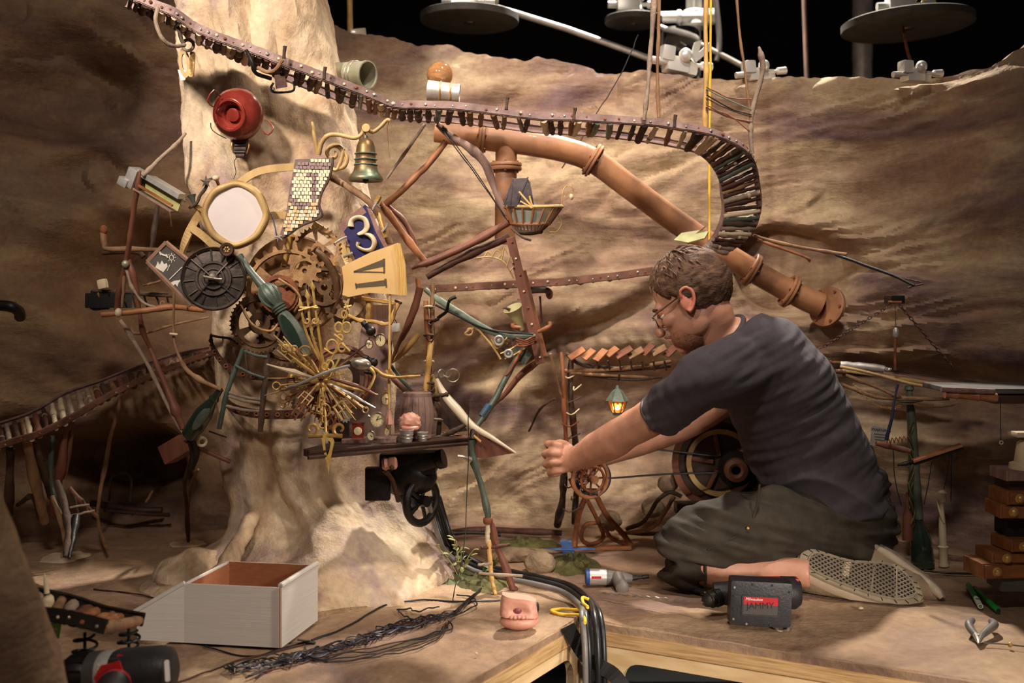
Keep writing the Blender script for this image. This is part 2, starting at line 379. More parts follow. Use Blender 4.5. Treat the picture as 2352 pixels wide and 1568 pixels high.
def strata(x, z, deg, fr, k):
    a = math.radians(deg); du = x*math.cos(a)+z*math.sin(a); dv = -x*math.sin(a)+z*math.cos(a)
    y = .085*noise.noise(Vector((du*1.1, dv*3.0, 1.3+k)))+.035*fnoise(Vector((du*2.2, dv*6, 4.2+k)), 3)
    m = max(0, noise.noise(Vector((x*1.9, z*2.3, 8.8+k)))+.16+(.22 if fr > 8 else 0))
    t = dv*fr+1.3*noise.noise(Vector((du*1.8, dv*4, 2.2+k)))+.45*noise.noise(Vector((x*8, z*8, 1))); s = t-math.floor(t)
    y -= m*(.075 if fr < 8 else .075)*(s if s < .86 else (1-s)*6)
    t = dv*20+2.2*noise.noise(Vector((du*4, dv*9, 6.2+k))); s = t-math.floor(t); m2 = max(0, noise.noise(Vector((x*4, z*4, 3.8+k)))+.06+(.25 if fr > 8 else 0))
    return y-m2*(.022 if fr < 8 else .034)*(s if s < .86 else (1-s)*6)
def wall_y(x, z):
    y = tabl(WP, x)+.09*z
    wob = .12*noise.noise(Vector((x*2, z*2, 31)))
    k = max(0, min(1, (x+wob+.95)/.4)); r = max(0, min(1, (x+wob-.55)/.5))
    if k < 1: y += 1.5*(1-k)*strata(x, z, -30, 5, 3)
    if k > 0 and r < 1: y += k*(1-r)*strata(x, z, 31, 6, 0)
    if r > 0: y += r*strata(x, z, 7, 11, 6)
    y += .006*fnoise(Vector((x*18, z*18, 0)), 4)
    jx = x+.05*noise.noise(Vector((x*5, z*5, 12))); jz = z+.05*noise.noise(Vector((x*5, z*5, 15)))
    def b2(*a): return bump2(jx, jz, *a)
    y += .42*b2(350, 640, 170, 130, 3.5, 4)+.5*b2(290, 1090, 130, 105, 3.5, 4)+.25*b2(110, 1070, 120, 130, 3.5, 4)
    y += .15*b2(150, 200, 120, 110, 3.4, 3)-.10*b2(120, 640, 150, 260, 3.3, 3)
    y += .30*b2(1850, 610, 112, 102, 3.3, 9)+.16*b2(2230, 930, 240, 95, 3.0, 4)+.2*b2(1500, 950, 230, 110, 3.4, 3)
    y += .10*b2(190, 420, 90, 60, 3.4, 3)
    y -= .16*b2(2340, 330, 90, 330, 2.9, 3)
    # the long crease running up to the right, overhung from above
    c = V(1010, 900, 3.5); e = V(1600, 640, 3.5); L = (e-c).length; t = ((jx-c.x)*(e.x-c.x)+(jz-c.z)*(e.z-c.z))/L/L; d = ((jz-c.z)*(e.x-c.x)-(jx-c.x)*(e.z-c.z))/L
    w = max(0, min(1, t*5, (1.05-t)*4)); y += w*(.06*math.exp(-(d/.03)**2)-.05*math.exp(-((d-.06)/.05)**2))
    return y
def build_wall(x0, x1, nx, nz):
    mb = MB(); vs = []; fs = []
    for i in range(nx+1):
        x = x0+(x1-x0)*i/nx; y = tabl(WP, x)+.15; u = CU+x*F/y; zt = CH+(CV-tabl(TOP, u))/F*y+.006*noise.noise(Vector((x*40, 0, 0)))+.005*noise.noise(Vector((x*15, 3, 0)))
        for j in range(nz+1):
            z = -.03+(zt+.03)*j/nz; vs.append((x, wall_y(x, z), z))
        vs.append((x, wall_y(x, zt)+.045, zt-.004)); vs.append((x, wall_y(x, 0)+.35, -.03))
    S = nz+3
    for i in range(nx):
        for j in range(S-1): fs.append((i*S+j, (i+1)*S+j, (i+1)*S+j+1, i*S+j+1))
    return mb.add(vs, fs)
struct('wall_back', build_wall(-.86, 2.15, 340, 190), 'rock_wall')
struct('wall_left', build_wall(-2.35, -.86, 150, 170), 'rock_side')
# painted floor on two plywood platforms with a V notch between them
A0 = FL(1375, 1425); A1 = FL(2352, 1577); B0 = FL(1340, 1410); B1 = FL(1060, 1568)
XS = .178
def fr_right(x): return A0.y+(A1.y-A0.y)*(x-A0.x)/(A1.x-A0.x)
def fr_left(x): return max(1.35, B0.y+(B1.y-B0.y)*(x-B0.x)/(B1.x-B0.x))
def fz(x, y): return .007*noise.noise(Vector((x*3, y*3, 0)))+.0035*noise.noise(Vector((x*14, y*14, 5)))+.0015*noise.noise(Vector((x*50, y*50, 5)))-.004
def floor_piece(xs, front, back=3.95, ny=150):
    mb = MB(); vs = []; fs = []; n = len(xs)
    for x in xs:
        y0 = front(x); jag = .004*noise.noise(Vector((x*60, 2, 2)))
        vs.append((x, y0+jag+.001, -.022)); vs.append((x, y0+jag, -.006))
        for j in range(ny+1):
            y = y0+.004+jag+(back-y0-.004)*(j/ny)**1.3; vs.append((x, y, fz(x, y)-(.003 if j == 0 else 0)))
    S = ny+3
    for i in range(n-1):
        for j in range(S-1): fs.append((i*S+j, (i+1)*S+j, (i+1)*S+j+1, i*S+j+1))
    return mb.add(vs, fs)
xl = [-2.3+(XS+2.3)*i/260 for i in range(261)]; xr = [XS+(2.3-XS)*i/220 for i in range(221)]
struct('floor', floor_piece(xl, fr_left), 'set_floor'); struct('floor', floor_piece(xr, fr_right), 'set_floor')
def rrect(x0, x1, y0, y1, r, n=6):
    L = []
    for cx, cy, a in ((x1-r, y1-r, 0), (x0+r, y1-r, 90), (x0+r, y0+r, 180), (x1-r, y0+r, 270)):
        for k in range(n+1): t = math.radians(a+90*k/n); L.append((cx+r*math.cos(t), cy+r*math.sin(t)))
    return L
def fascia(P, Q, holes, name, label, splits):
    """plywood box side below a floor edge: ply deck edge strip and boards with rounded hand holes"""
    d = (Q-P).normalized(); L = (Q-P).length; M = frame(P, d, Vector((0, 0, 1)))
    r = root(name, label, 'platform', P+Vector((0, 0, -.6)))
    part('deck_edge', slab([[(0, -.052), (L, -.052), (L, -.022), (0, -.022)]], .02, M, z0=-.0185), 'ply_edge', r, 'layered plywood edge', smooth=False)
    for k, (a, b) in enumerate(splits):
        hs = [rrect(x0, x1, z0, z1, .045) for x0, x1, z0, z1 in holes if a < x0 and x1 < b]
        part('side_board', slab([[(a+.001, -.6), (b-.001, -.6), (b-.001, -.055), (a+.001, -.055)]]+hs, .018, M, z0=-.0185), 'plywood', r, smooth=False)
    return r
dA = (A1-A0).normalized(); eA = A0+dA*1.9
fascia(A0, eA, [(.055, .60, -.36, -.082), (.72, 1.25, -.36, -.082)], 'plywood_platform', 'pale plywood platform side under the kneeling man, lit front edge', [(0, .667), (.667, 1.9)])
dB = (B0-B1).normalized(); sB = B0-dB*1.1
fascia(sB, B0-dB*.002, [(.30, .62, -.36, -.08), (.76, 1.05, -.36, -.08)], 'plywood_platform', 'shaded plywood platform side left of the black cables', [(0, 1.098)])
# studio round the set
bd = MB(); box(Matrix.Translation((0, 2.5, -.64)), 9, 9, .04, bd); struct('floor', bd, 'stage_black', smooth=False)
bd = MB(); box(Matrix.Translation((0, 6.9, 2.2)), 9, .1, 6, bd); struct('wall_stage', bd, 'stage_black', smooth=False)
# ---- the great painted column
CT = [(-420, 415, 650), (-200, 405, 700), (-40, 408, 732), (60, 414, 757), (150, 418, 775), (260, 427, 797), (340, 432, 808), (420, 447, 822), (520, 478, 848), (620, 496, 872), (720, 500, 885), (830, 505, 892), (950, 515, 893), (1050, 533, 893), (1100, 542, 902), (1150, 556, 930), (1200, 552, 965), (1250, 536, 994), (1300, 500, 1018), (1340, 452, 1034), (1375, 400, 1044), (1400, 372, 1050)]
CY = 2.96
def column():
    mb = MB(); vs = []; fs = []; nv, ns = 210, 150
    for i in range(nv+1):
        v = -420+1820*i/nv; L = tabl([(a, b) for a, b, c in CT], v); R = tabl([(a, c) for a, b, c in CT], v)
        fl = max(0, min(1, (v-1040)/330)); fl = fl*fl
        z = max(-.02, CH+(CV-v)/F*CY) if v < 1040 else (CH-340/F*CY)*(1-((v-1040)/360)**.8)-.01
        yk = (CH-z)*F/max(60, v-CV) if v > 1040 else CY
        # centre and radii: outline kept by the tabulated edges, flare pushes the front out at the roots
        cx = ((L+R)/2-CU)/F*CY; rx = (R-L)/2/F*CY; ry = max(.17, min(.22, rx*.9))+.2*fl; cy = CY-.05*fl
        for k in range(ns):
            a = 2*math.pi*k/ns; c, s = math.cos(a), math.sin(a); p = Vector((c*1.5, s*1.5, z*2.2))
            d = .045*noise.noise(p+Vector((3, 1, 2)))+.022*fnoise(Vector((c*3, s*3, z*5)), 4)+.012*max(0, noise.noise(Vector((c*4+z, s*4, z*13))))*(1+3*fl)
            d -= .05*math.exp(-((a-4.62+.25*math.sin(z*5))/.16)**2)*(math.exp(-((z-.16)/.14)**2))      # dark fold low on the front
            d += .03*math.exp(-((a-4.95)/.3)**2)*math.exp(-((z-.05)/.12)**2)+.035*fl*math.sin(a*7+1)*.6
            d -= .022*math.exp(-((a-4.55-.2*z)/.12)**2)*(1 if z > .7 else 0)*(.5+.5*math.sin(z*5))
            t = z*26+2.2*noise.noise(Vector((c*3, s*3, z*7))); q = t-math.floor(t); m = max(0, noise.noise(Vector((c*2.5, s*2.5, z*3.5)))+.05+.25*fl); d += m*.013*(q if q < .8 else (1-q)*4)
            e = 1-.5*abs(c)**6; d *= e
            vs.append((cx+(rx+d)*c, cy+(ry+d)*s, z))
    for i in range(nv):
        for k in range(ns): fs.append((i*ns+k, i*ns+(k+1) % ns, (i+1)*ns+(k+1) % ns, (i+1)*ns+k))
    fs.append(tuple(range(ns))); fs.append(tuple(nv*ns+k for k in range(ns)))
    return mb.add(vs, fs)
single('rock_column', column(), 'rock_column', 'tall pale tan sculpted rock column behind the gear clock', 'rock column')
# near column at the left edge, out of focus
def near_rock():
    mb = MB(); vs = []; fs = []; y0 = 1.55; n = 60
    for i in range(50):
        z = -.02+.56*i/49; r = .33*(1-(z/.62)**2.0)**.5 if z < .62 else .01
        for k in range(n):
            a = 2*math.pi*k/n; d = .02*noise.noise(Vector((math.cos(a)*2, math.sin(a)*2, z*4)))+.006*noise.noise(Vector((math.cos(a)*8, math.sin(a)*8, z*16)))
            vs.append((V(0, 700, y0).x-.245+(r+d)*math.cos(a), y0+(r*.6+d)*math.sin(a), z))
    for i in range(49):
        for k in range(n): fs.append((i*n+k, i*n+(k+1) % n, (i+1)*n+(k+1) % n, (i+1)*n+k))
    fs.append(tuple(49*n+k for k in range(n))); return mb.add(vs, fs)
single('foreground_rock', near_rock(), 'rock_side', 'dark blurred rock mound at the left edge close to the viewer', 'rock')
# boulder root at the left foot of the column and the leaning root in front of it
bm_ = ell(FL(455, 1352)+Vector((0, .06, .0)), .135, .11, .085, fn=lambda d: 1+.16*noise.noise(d*2.2)+.05*noise.noise(d*7), seg=40, rings=26)
single('boulder', bm_, 'rock_column', 'low rounded tan boulder left of the column foot behind the white box', 'rock')
single('root', tube(pxy([(600, 1140, 2.86), (582, 1180, 2.76), (562, 1220, 2.68), (540, 1265, 2.63), (520, 1310, 2.58), (490, 1350, 2.54)]), [.016, .017, .02, .022, .026, .03], 12, 4, .006), 'rock_column', 'thick pale root leaning down from the column to the white box', 'root')
# ================================================================ UPPER TRACK
def sweep(prof, pts, ups, mb=None, cap=True):
    """sweep a 2D profile [(side, up)] along pts; ups gives the up vector at each point"""
    mb = mb or MB(); n = len(pts); m = len(prof); vs = []
    for i in range(n):
        t = (pts[min(i+1, n-1)]-pts[max(i-1, 0)]).normalized(); u = ups[i]; u = (u-t*u.dot(t)).normalized(); s = t.cross(u)
        for a, b in prof: vs.append(pts[i]+s*a+u*b)
    fs = [(i*m+k, i*m+(k+1) % m, (i+1)*m+(k+1) % m, (i+1)*m+k) for i in range(n-1) for k in range(m)]
    if cap: fs += [tuple(range(m))[::-1], tuple((n-1)*m+k for k in range(m))]
    return mb.add(vs, fs)
def chan(h, t, f):
    """channel section: web, with lips at top and bottom on the +side"""
    return [(0, -h/2), (f, -h/2), (f, -h/2+t), (t, -h/2+t), (t, h/2-t), (f, h/2-t), (f, h/2), (0, h/2)]
HEX = {}
def bolt(p, nrm, r, parent, m='bolt', h=None):
    M = ax(p-nrm*r*.3, p+nrm); mb = lathe([(r*1.5, 0), (r*1.5, r*.35), (r, r*.4), (r, r*1.3), (r*.6, r*1.5)], M, 6)
    return part('bolt', mb, m, parent, smooth=False)
def track(name, label, near, far, n_sl, mats, hr=.021, rr=(.006, .0095), sub=6, bolts=0, rail='rail_steel', rail2=None, drop=.5, skip=0, over=.012):
    N = cr(pxy(near), sub); Fa = cr(pxy(far), sub); n = len(N)
    r = root(name, label, 'track', V(*near[len(near)//2]))
    acr = [(Fa[i]-N[i]).normalized() for i in range(n)]
    tg = [(N[min(i+1, n-1)]-N[max(i-1, 0)]).normalized() for i in range(n)]
    up = []
    for i in range(n):
        u = acr[i].cross(tg[i]);
        if i and u.dot(up[-1]) < 0: u = -u
        elif i == 0 and u.z < 0: u = -u
        up.append(u.normalized())
    for i in range(n):                      # ragged rails: small waves
        w = .0016*noise.noise(Vector((i*.8, 5, len(near)))); N[i] = N[i]+up[i]*w; Fa[i] = Fa[i]+up[i]*w*.7
    part('rail', sweep(chan(hr, .0022, -.009), N, up), rail, r, smooth=False); part('rail', sweep(chan(hr, .0022, .009), Fa, up), rail2 or rail, r, smooth=False)
    def at(L, t):
        x = t*(n-1); i = min(int(x), n-2); return L[i].lerp(L[i+1], x-i)
    for k in range(n_sl):
        t = (k+.5+rnd(-.22, .22))/n_sl
        if skip and random.random() < skip: continue
        a, b, u = at(N, t), at(Fa, min(1, max(0, t+rnd(-.004, .004)))), at(up, t); R = rnd(*rr); d = (b-a).normalized()
        p = a-d*(rnd(-.001, over) if over > 0 else -.003)-u*hr*drop*.3; q = b+d*(rnd(0, over*.5) if over > 0 else -.002)-u*hr*drop*.3
        kind = random.choice(mats); mb = tube([p, p.lerp(q, .33), p.lerp(q, .66), q], [R*rnd(.85, 1.1), R, R*rnd(.9, 1.08), R*rnd(.8, 1)], 9, 3, .0012, knots=random.choice((0, 1, 2)))
        s = part('sleeper', mb, kind, r)
        if random.random() < .3:
            tt = rnd(.25, .75); c = p.lerp(q, tt); M = ax(c-d*.004, c+d*.004); part('binding', lathe([(R*1.12, 0), (R*1.2, .002), (R*1.2, .006), (R*1.12, .008)], M, 9), 'twig_grey' if kind != 'twig_grey' else 'bone', s)
    for k in range(bolts):
        t = (k+.5+rnd(-.3, .3))/bolts; a = at(N, t); c = -at(acr, t); bolt(a+c*.001+at(up, t)*rnd(-.002, .003), c.normalized(), rnd(.0022, .0042), r, random.choice(('bolt', 'bolt', 'rust', 'bone')))
    return r, N, Fa, up
near = [(300, -14, 2.50), (350, 8, 2.51), (400, 28, 2.52), (446, 60, 2.54), (500, 84, 2.55), (545, 100, 2.56), (600, 120, 2.57), (655, 142, 2.58), (720, 166, 2.60), (783, 190, 2.62), (850, 216, 2.65), (905, 238, 2.68), (960, 240, 2.70), (1050, 243, 2.72), (1140, 254, 2.74), (1240, 266, 2.76), (1320, 268, 2.78), (1400, 273, 2.80), (1500, 280, 2.82), (1600, 295, 2.84), (1660, 311, 2.86), (1704, 334, 2.88), (1731, 366, 2.92), (1741, 412, 2.97), (1746, 468, 3.00), (1734, 515, 3.02), (1706, 552, 3.03), (1660, 582, 3.03)]
far = [(292, 8, 2.62), (346, 30, 2.63), (394, 50, 2.64), (440, 82, 2.66), (494, 108, 2.67), (540, 126, 2.68), (596, 150, 2.69), (650, 174, 2.70), (715, 200, 2.72), (780, 224, 2.74), (846, 248, 2.77), (905, 264, 2.80), (962, 270, 2.82), (1052, 276, 2.84), (1142, 286, 2.86), (1240, 298, 2.88), (1316, 302, 2.90), (1392, 308, 2.92), (1486, 320, 2.93), (1570, 336, 2.94), (1612, 352, 2.95), (1636, 378, 2.96), (1650, 410, 2.97), (1656, 446, 2.98), (1660, 482, 2.99), (1653, 516, 2.99), (1638, 546, 3.00), (1615, 572, 3.00)]
TR, TN, TF, TU = track('roller_track', 'long rusty coaster track with riveted rails sweeping across the top and curling down', near, far, 96, ['twig_dark', 'twig_dark', 'dark_rust', 'twig', 'dark_rust', 'twig_grey', 'bone', 'green_paint'], bolts=70, rail='rail_steel', rr=(.0055, .009), over=-.006, drop=1.3)
for (u, v, y) in ((652, 120, 2.56), (1163, 238, 2.70), (1318, 262, 2.74), (1549, 278, 2.78), (744, 168, 2.585)):
    part('peg', tube(pxy([(u, v+14, y), (u+1, v, y), (u+3, v-14, y)]), [.0045, .004, .005], 8, 3, .001), 'twig_dark', TR)
# hanging loops and clips on the track
for L, m in (([(362, 18, 2.49), (358, 45, 2.48), (368, 80, 2.48), (392, 104, 2.50), (424, 104, 2.53)], 'twig_grey'), ([(408, 62, 2.56), (416, 88, 2.56), (424, 104, 2.55)], 'twig_dark'), ([(566, 116, 2.53), (578, 140, 2.52), (588, 168, 2.53), (622, 180, 2.56)], 'black_iron'), ([(648, 138, 2.53), (634, 158, 2.52), (616, 166, 2.52), (592, 156, 2.53)], 'twig')):
    part('hook', tube(pxy(L), .0048, 8, 5, .001), m, TR)
r = root('shackle', 'small black wire shackle with eyelet hanging under the track on the column', 'shackle', V(648, 205, 2.6))
part('loop', tube(pxy([(628, 190, 2.6), (622, 203, 2.6), (632, 212, 2.6), (668, 210, 2.6), (676, 202, 2.6), (674, 188, 2.61)]), .0028, 7, 4), 'black_iron', r)
part('eyelet', torus(facing(V(626, 204, 2.6)), .004, .0016, 14, 6), 'bolt', r); part('tongue', slab([[(-.014, -.012), (.014, -.012), (.012, .02), (-.012, .02)]], .003, facing(V(645, 190, 2.61), 10)), 'dark_rust', r)
r = root('clasp', 'brass and leather clasp hanging at the left edge of the column', 'clasp', V(430, 175, 2.62))
part('strap', slab([circ(1, 20, 0, 0, 0, .013, .036), circ(1, 16, 0, 0, 0, .006, .022)], .006, facing(V(424, 145, 2.62), 6)), 'gold_wood', r); part('bar', slab([rrect(-.006, .006, -.03, .03, .004)], .006, facing(V(441, 148, 2.61), -4)), 'brass', r)
part('tip', slab([[(-.012, .012), (.012, .012), (.006, -.012), (-.004, -.014)]], .004, facing(V(420, 172, 2.62))), 'tin', r); part('ring', torus(facing(V(432, 104, 2.6)), .013, .004, 16, 7), 'twig_grey', r)
# ================================================================ OVERHEAD STICKS, ROPES AND RIG
for pts, r0, m, lab, nm in (
    ([(1506, -120, 2.80), (1500, 40, 2.80), (1492, 140, 2.80), (1486, 220, 2.80), (1479, 276, 2.80)], [.0065, .006, .005, .0055, .005], 'twig_grey', 'grey hanging twig holding the track, left of the orange one', 'hanging_twig'),
    ([(1511, -120, 2.95), (1513, 60, 2.95), (1510, 160, 2.95), (1513, 270, 2.95)], [.005, .0045, .004, .0045], 'twig', 'slim orange-brown hanging twig beside the grey one', 'hanging_twig'),
    ([(1622, -120, 2.88), (1621, 60, 2.88), (1622, 160, 2.88), (1620, 230, 2.88), (1620, 302, 2.88)], [.006, .0055, .006, .006, .0065], 'bamboo', 'knotted pale stick carrying wire strings down to the track', 'hanging_stick'),
    ([(1634, -120, 3.15), (1632, 100, 3.15), (1630, 300, 3.15), (1629, 560, 3.15)], .0030, 'cord_yellow', 'yellow cord hanging straight down behind the track bend', 'cord'),
    ([(1686, -120, 2.98), (1697, 60, 2.98), (1710, 160, 2.98), (1723, 262, 2.98)], [.004, .0035, .003, .003], 'twig', 'thin brown twig hanging right of the pale knotted stick', 'hanging_twig'),
    ([(1743, 108, 2.88), (1748, 125, 2.88), (1752, 160, 2.88), (1742, 205, 2.88), (1728, 258, 2.88), (1724, 300, 2.88), (1728, 352, 2.88)], [.003, .007, .0075, .005, .0065, .0055, .006], 'twig_grey', 'crooked grey twig standing up from the track bend', 'twig')):
    single(nm, tube(pxy(pts), r0, 9, 5, .0015, knots=3), m, lab, 'cord' if nm == 'cord' else 'twig')
r = root('wire_strings', 'set of slack rusty and green wires strung between the pale stick and the grey twig', 'wires', V(1680, 270, 2.88))
for (a, b, s, m) in ((200, 228, 10, 'rust'), (204, 252, 2, 'verdigris'), (218, 264, 6, 'black_iron'), (226, 268, 4, 'dark_rust'), (240, 280, 8, 'rust'), (246, 284, 4, 'dark_rust'), (250, 306, -14, 'rust')):
    part('wire', tube(pxy([(1622, a, 2.87), (1674, (a+b)/2+s, 2.875), (1727, b, 2.875)]), .0018, 5, 8, .0012), m, r)
def onw(u, v, off=.004):
    y = 3.4
    for _ in range(4): p = V(u, v, y); y = wall_y(p.x, p.z)-off
    return V(u, v, y)
single('crack_line', tube([onw(*p) for p in ((2205, 190), (2192, 240), (2186, 290), (2172, 340), (2166, 400), (2150, 450), (2112, 490))], .0014, 5, 5, .003), 'wire_black', 'thin dark line down the rock wall at the upper right, standing in for a crack', 'wire')  # dark tube added on the wall surface to stand in for a crack
single('loose_wire', tube(pxy([(1466, 80, 3.2), (1448, 122, 3.2), (1410, 200, 3.2), (1376, 250, 3.2), (1330, 330, 3.2), (1290, 385, 3.2)]), .0016, 6, 5, .004), 'wire_black', 'thin dark wire drifting down across the wall left of the twigs', 'wire')
def disc(u, v, y, rad, th, lab, tilt=0, fixture=None):
    r = root('counterweight_disc', lab, 'disc', V(u, v, y)); M = Matrix.Translation(V(u, v, y)) @ Matrix.Rotation(tilt, 4, 'Y')
    part('plate', lathe([(rad*.06, 0), (rad*.97, 0), (rad, th*.1), (rad, th*.88), (rad*.97, th), (rad*.05, th)], M, 64), 'grey_disc', r)
    part('hub', lathe([(.0, -.004), (rad*.10, -.004), (rad*.12, .002), (rad*.12, th+.02), (rad*.05, th+.02), (rad*.05, th+.22)], M, 20), 'iron', r)
    if fixture:
        part('clamp', box(M @ Matrix.Translation((-.02, 0, th+.055)), .09, .06, .07, bev=.012), 'rig_metal', r); part('clamp_screw', turned(M @ Vector((-.1, .0, th+.05)), M @ Vector((.09, 0, th+.05)), [(0, .014), (.18, .014), (.2, .008), (.8, .008), (.82, .016), (1, .016)]), 'rig_metal', r)
        part('hook', torus(M @ Matrix.Translation((.06, .0, th+.05)) @ Matrix.Rotation(1.57, 4, 'X'), .035, .008, 20, 8), fixture, r)
    return r
disc(1078, 52, 3.9, .175, .028, 'large grey round plate overhead at the upper left of the dark studio', .02, 'bolt')
disc(1455, 55, 4.3, .112, .026, 'small grey round plate overhead with a chrome clamp on top', .0, 'chrome')
disc(2084, 66, 3.75, .218, .030, 'largest dark round plate overhead at the right with a yellow strap', -.05, 'cord_yellow')
single('support_bar', tube(pxy([(1080, 0, 4.3), (1300, 66, 4.3), (1560, 160, 4.3)]), .0125, 12, 2), 'tin', 'long slanting metal bar behind the upper left plate', 'bar')
single('support_bar', tube(pxy([(1455, 36, 4.6), (1600, 98, 4.6), (1725, 162, 4.6)]), .0115, 12, 2), 'tin', 'shorter slanting metal bar running from the small plate to a clamp', 'bar')
single('stand_pole', turned(V(1980, 330, 5.2), V(1982, -300, 5.2), [(0, .045), (.3, .045), (.31, .047), (.6, .047), (.61, .044), (1, .044)], 24), 'tin', 'thick upright metal pole behind the largest plate', 'pole')
single('stand_pole', tube(pxy([(1843, -160, 4.6), (1848, 40, 4.6), (1858, 300, 4.6)]), .010, 10, 3), 'wood_grey', 'thin upright grey pole in the dark studio', 'pole')
single('yellow_stick', tube(pxy([(803, -150, 3.9), (803, 0, 3.9), (805, 80, 3.9)]), [.0105, .01, .0105], 10, 4, .0015), 'bamboo', 'pale yellow upright stick on the rim right of the column', 'stick')
bx_ = MB(); box(facing(V(822, 78, 3.85), 8, 10), .055, .028, .05, bx_, .004); single('wood_block', bx_, 'ivory', 'small white block at the foot of the yellow stick on the wall rim', 'block')
def clampthing(u, v, y, s, rot, lab, seed, more=True):
    w_ = V(u, v, 3.55); s *= 3.62/y; y = wall_y(w_.x, w_.z)+.03; random.seed(seed); r = root('rig_clamp', lab, 'clamp', V(u, v+14, y)); C = V(u, v, y); M = facing(C, rot, 15)
    def W_(x, yy, z): return M @ Vector((x*s, yy*s, z*s))
    part('body', box(M @ Matrix.Translation((0, 0, 0)), .075*s, .05*s, .06*s, bev=.010*s), 'rig_metal', r)
    part('jaw', box(M @ Matrix.Translation((-.04*s, .028*s, .01)), .045*s, .05*s, .05*s, bev=.012*s), 'rig_metal', r)
    part('jaw', box(M @ Matrix.Translation((.05*s, -.004*s, .0)), .04*s, .046*s, .05*s, bev=.012*s), 'rig_metal', r)
    part('bolt', turned(W_(-.1, -.005, .02), W_(.12, .012, .02), [(0, .012*s), (.15, .012*s), (.16, .007*s), (.8, .007*s), (.82, .014*s), (.98, .015*s), (1, .008*s)]), 'rig_metal', r)
    if more: part('wing', slab([[(-.012*s, 0), (.012*s, 0), (.026*s, .06*s), (.01*s, .085*s), (0, .03*s), (-.016*s, .07*s), (-.03*s, .05*s)]], .012*s, M @ Matrix.Translation((.045*s, .02*s, .03*s)) @ Matrix.Rotation(-.5, 4, 'Z')), 'rig_metal', r)
    part('knob', ell(W_(.015, .03, .035), .022*s, .022*s, .022*s, seg=14, rings=9), 'rig_metal', r)
    return r
clampthing(1552, 150, 4.15, 1.15, -8, 'bright chrome clamp with wing screw on the wall rim under the glass jar', 3)
clampthing(1738, 172, 4.25, .95, 4, 'bright chrome clamp on the wall rim behind the crooked twig', 4, False)
clampthing(2096, 174, 4.25, .85, 0, 'bright chrome clamp on the wall rim under the largest plate', 5, False)
single('slim_rod', tube(pxy([(2073, 60, 3.72), (2085, 120, 3.55), (2102, 168, 3.42)]), .005, 8, 3), 'rust', 'short slanting rusty rod between the largest plate and its clamp', 'rod')
r = root('rig_stand', 'chrome stand head with cross arm and clear cylinder high behind the wall', 'stand', V(1590, 200, 4.7))
part('post', turned(V(1594, 175, 4.7), V(1594, -120, 4.7), [(0, .03), (.4, .03), (.42, .045), (.46, .052), (.5, .052), (.52, .035), (.62, .035), (.64, .05), (.72, .05), (.74, .03), (1, .028)], 20), 'rig_metal', r)
part('cross_arm', turned(V(1516, 40, 4.66), V(1640, 38, 4.66), [(0, .024), (.3, .024), (.32, .03), (.38, .03), (.4, .022), (.75, .022), (.77, .034), (1, .034)], 18), 'rig_metal', r)
part('collar', torus(Matrix.Translation(V(1594, 58, 4.7)), .05, .014, 24, 8), 'rig_metal', r)
part('cylinder', turned(V(1562, 190, 4.6), V(1562, 68, 4.6), [(0, .075), (.05, .08), (.95, .08), (1, .072)], 28), 'glass_clear', r, 'clear cylinder')
part('cable', tube(pxy([(1636, -60, 4.6), (1650, 60, 4.6), (1652, 110, 4.6), (1645, 140, 4.6)]), .012, 8, 5), 'cable_grey', r)
# ================================================================ CANS AND BULB ON THE TRACK
def tincan(name, lab, p, q, r0, r1, m, hoops, hm):
    r = root(name, lab, 'can', p); p = Vector(p); q = Vector(q); L = (q-p).length; M = ax(p, q)
    part('shell', lathe([(r0*.88, .004), (r0*.92, 0), (r0, 0), (r0, L*.06), (r0*.97, L*.1), (r1*.98, L*.9), (r1*1.03, L*.93), (r1*1.03, L), (r1*.93, L), (r0*.88, .004)], M, 28), m, r)
    for t in hoops: rr = r0+(r1-r0)*t; part('hoop', torus(M @ Matrix.Translation((0, 0, L*t)), rr*1.01, .0022, 28, 6), hm, r)
    return r
tincan('tin_can', 'pale greenish dented tin can lying behind the track beside the column', V(776, 172, 2.98), V(846, 172, 2.92), .034, .037, 'tin_green', (.5, .62), 'bolt')
tincan('tin_can', 'silver tin can bound with two rings under the amber bulb', V(982, 208, 2.92), V(1056, 214, 2.92), .028, .024, 'tin', (.4, .72), 'brass')
r = root('light_bulb', 'round amber glass bulb standing behind the ringed silver can', 'bulb', V(1018, 190, 2.98))
part('globe', ell(V(1010, 172, 2.99), .0355, .0355, .0355, seg=28, rings=18, fn=lambda d: 1+.0*d.z), 'glass_amber', r); part('neck', turned(V(1016, 190, 2.99), V(1024, 212, 2.99), [(0, .024), (.5, .018), (1, .016)]), 'brass', r)
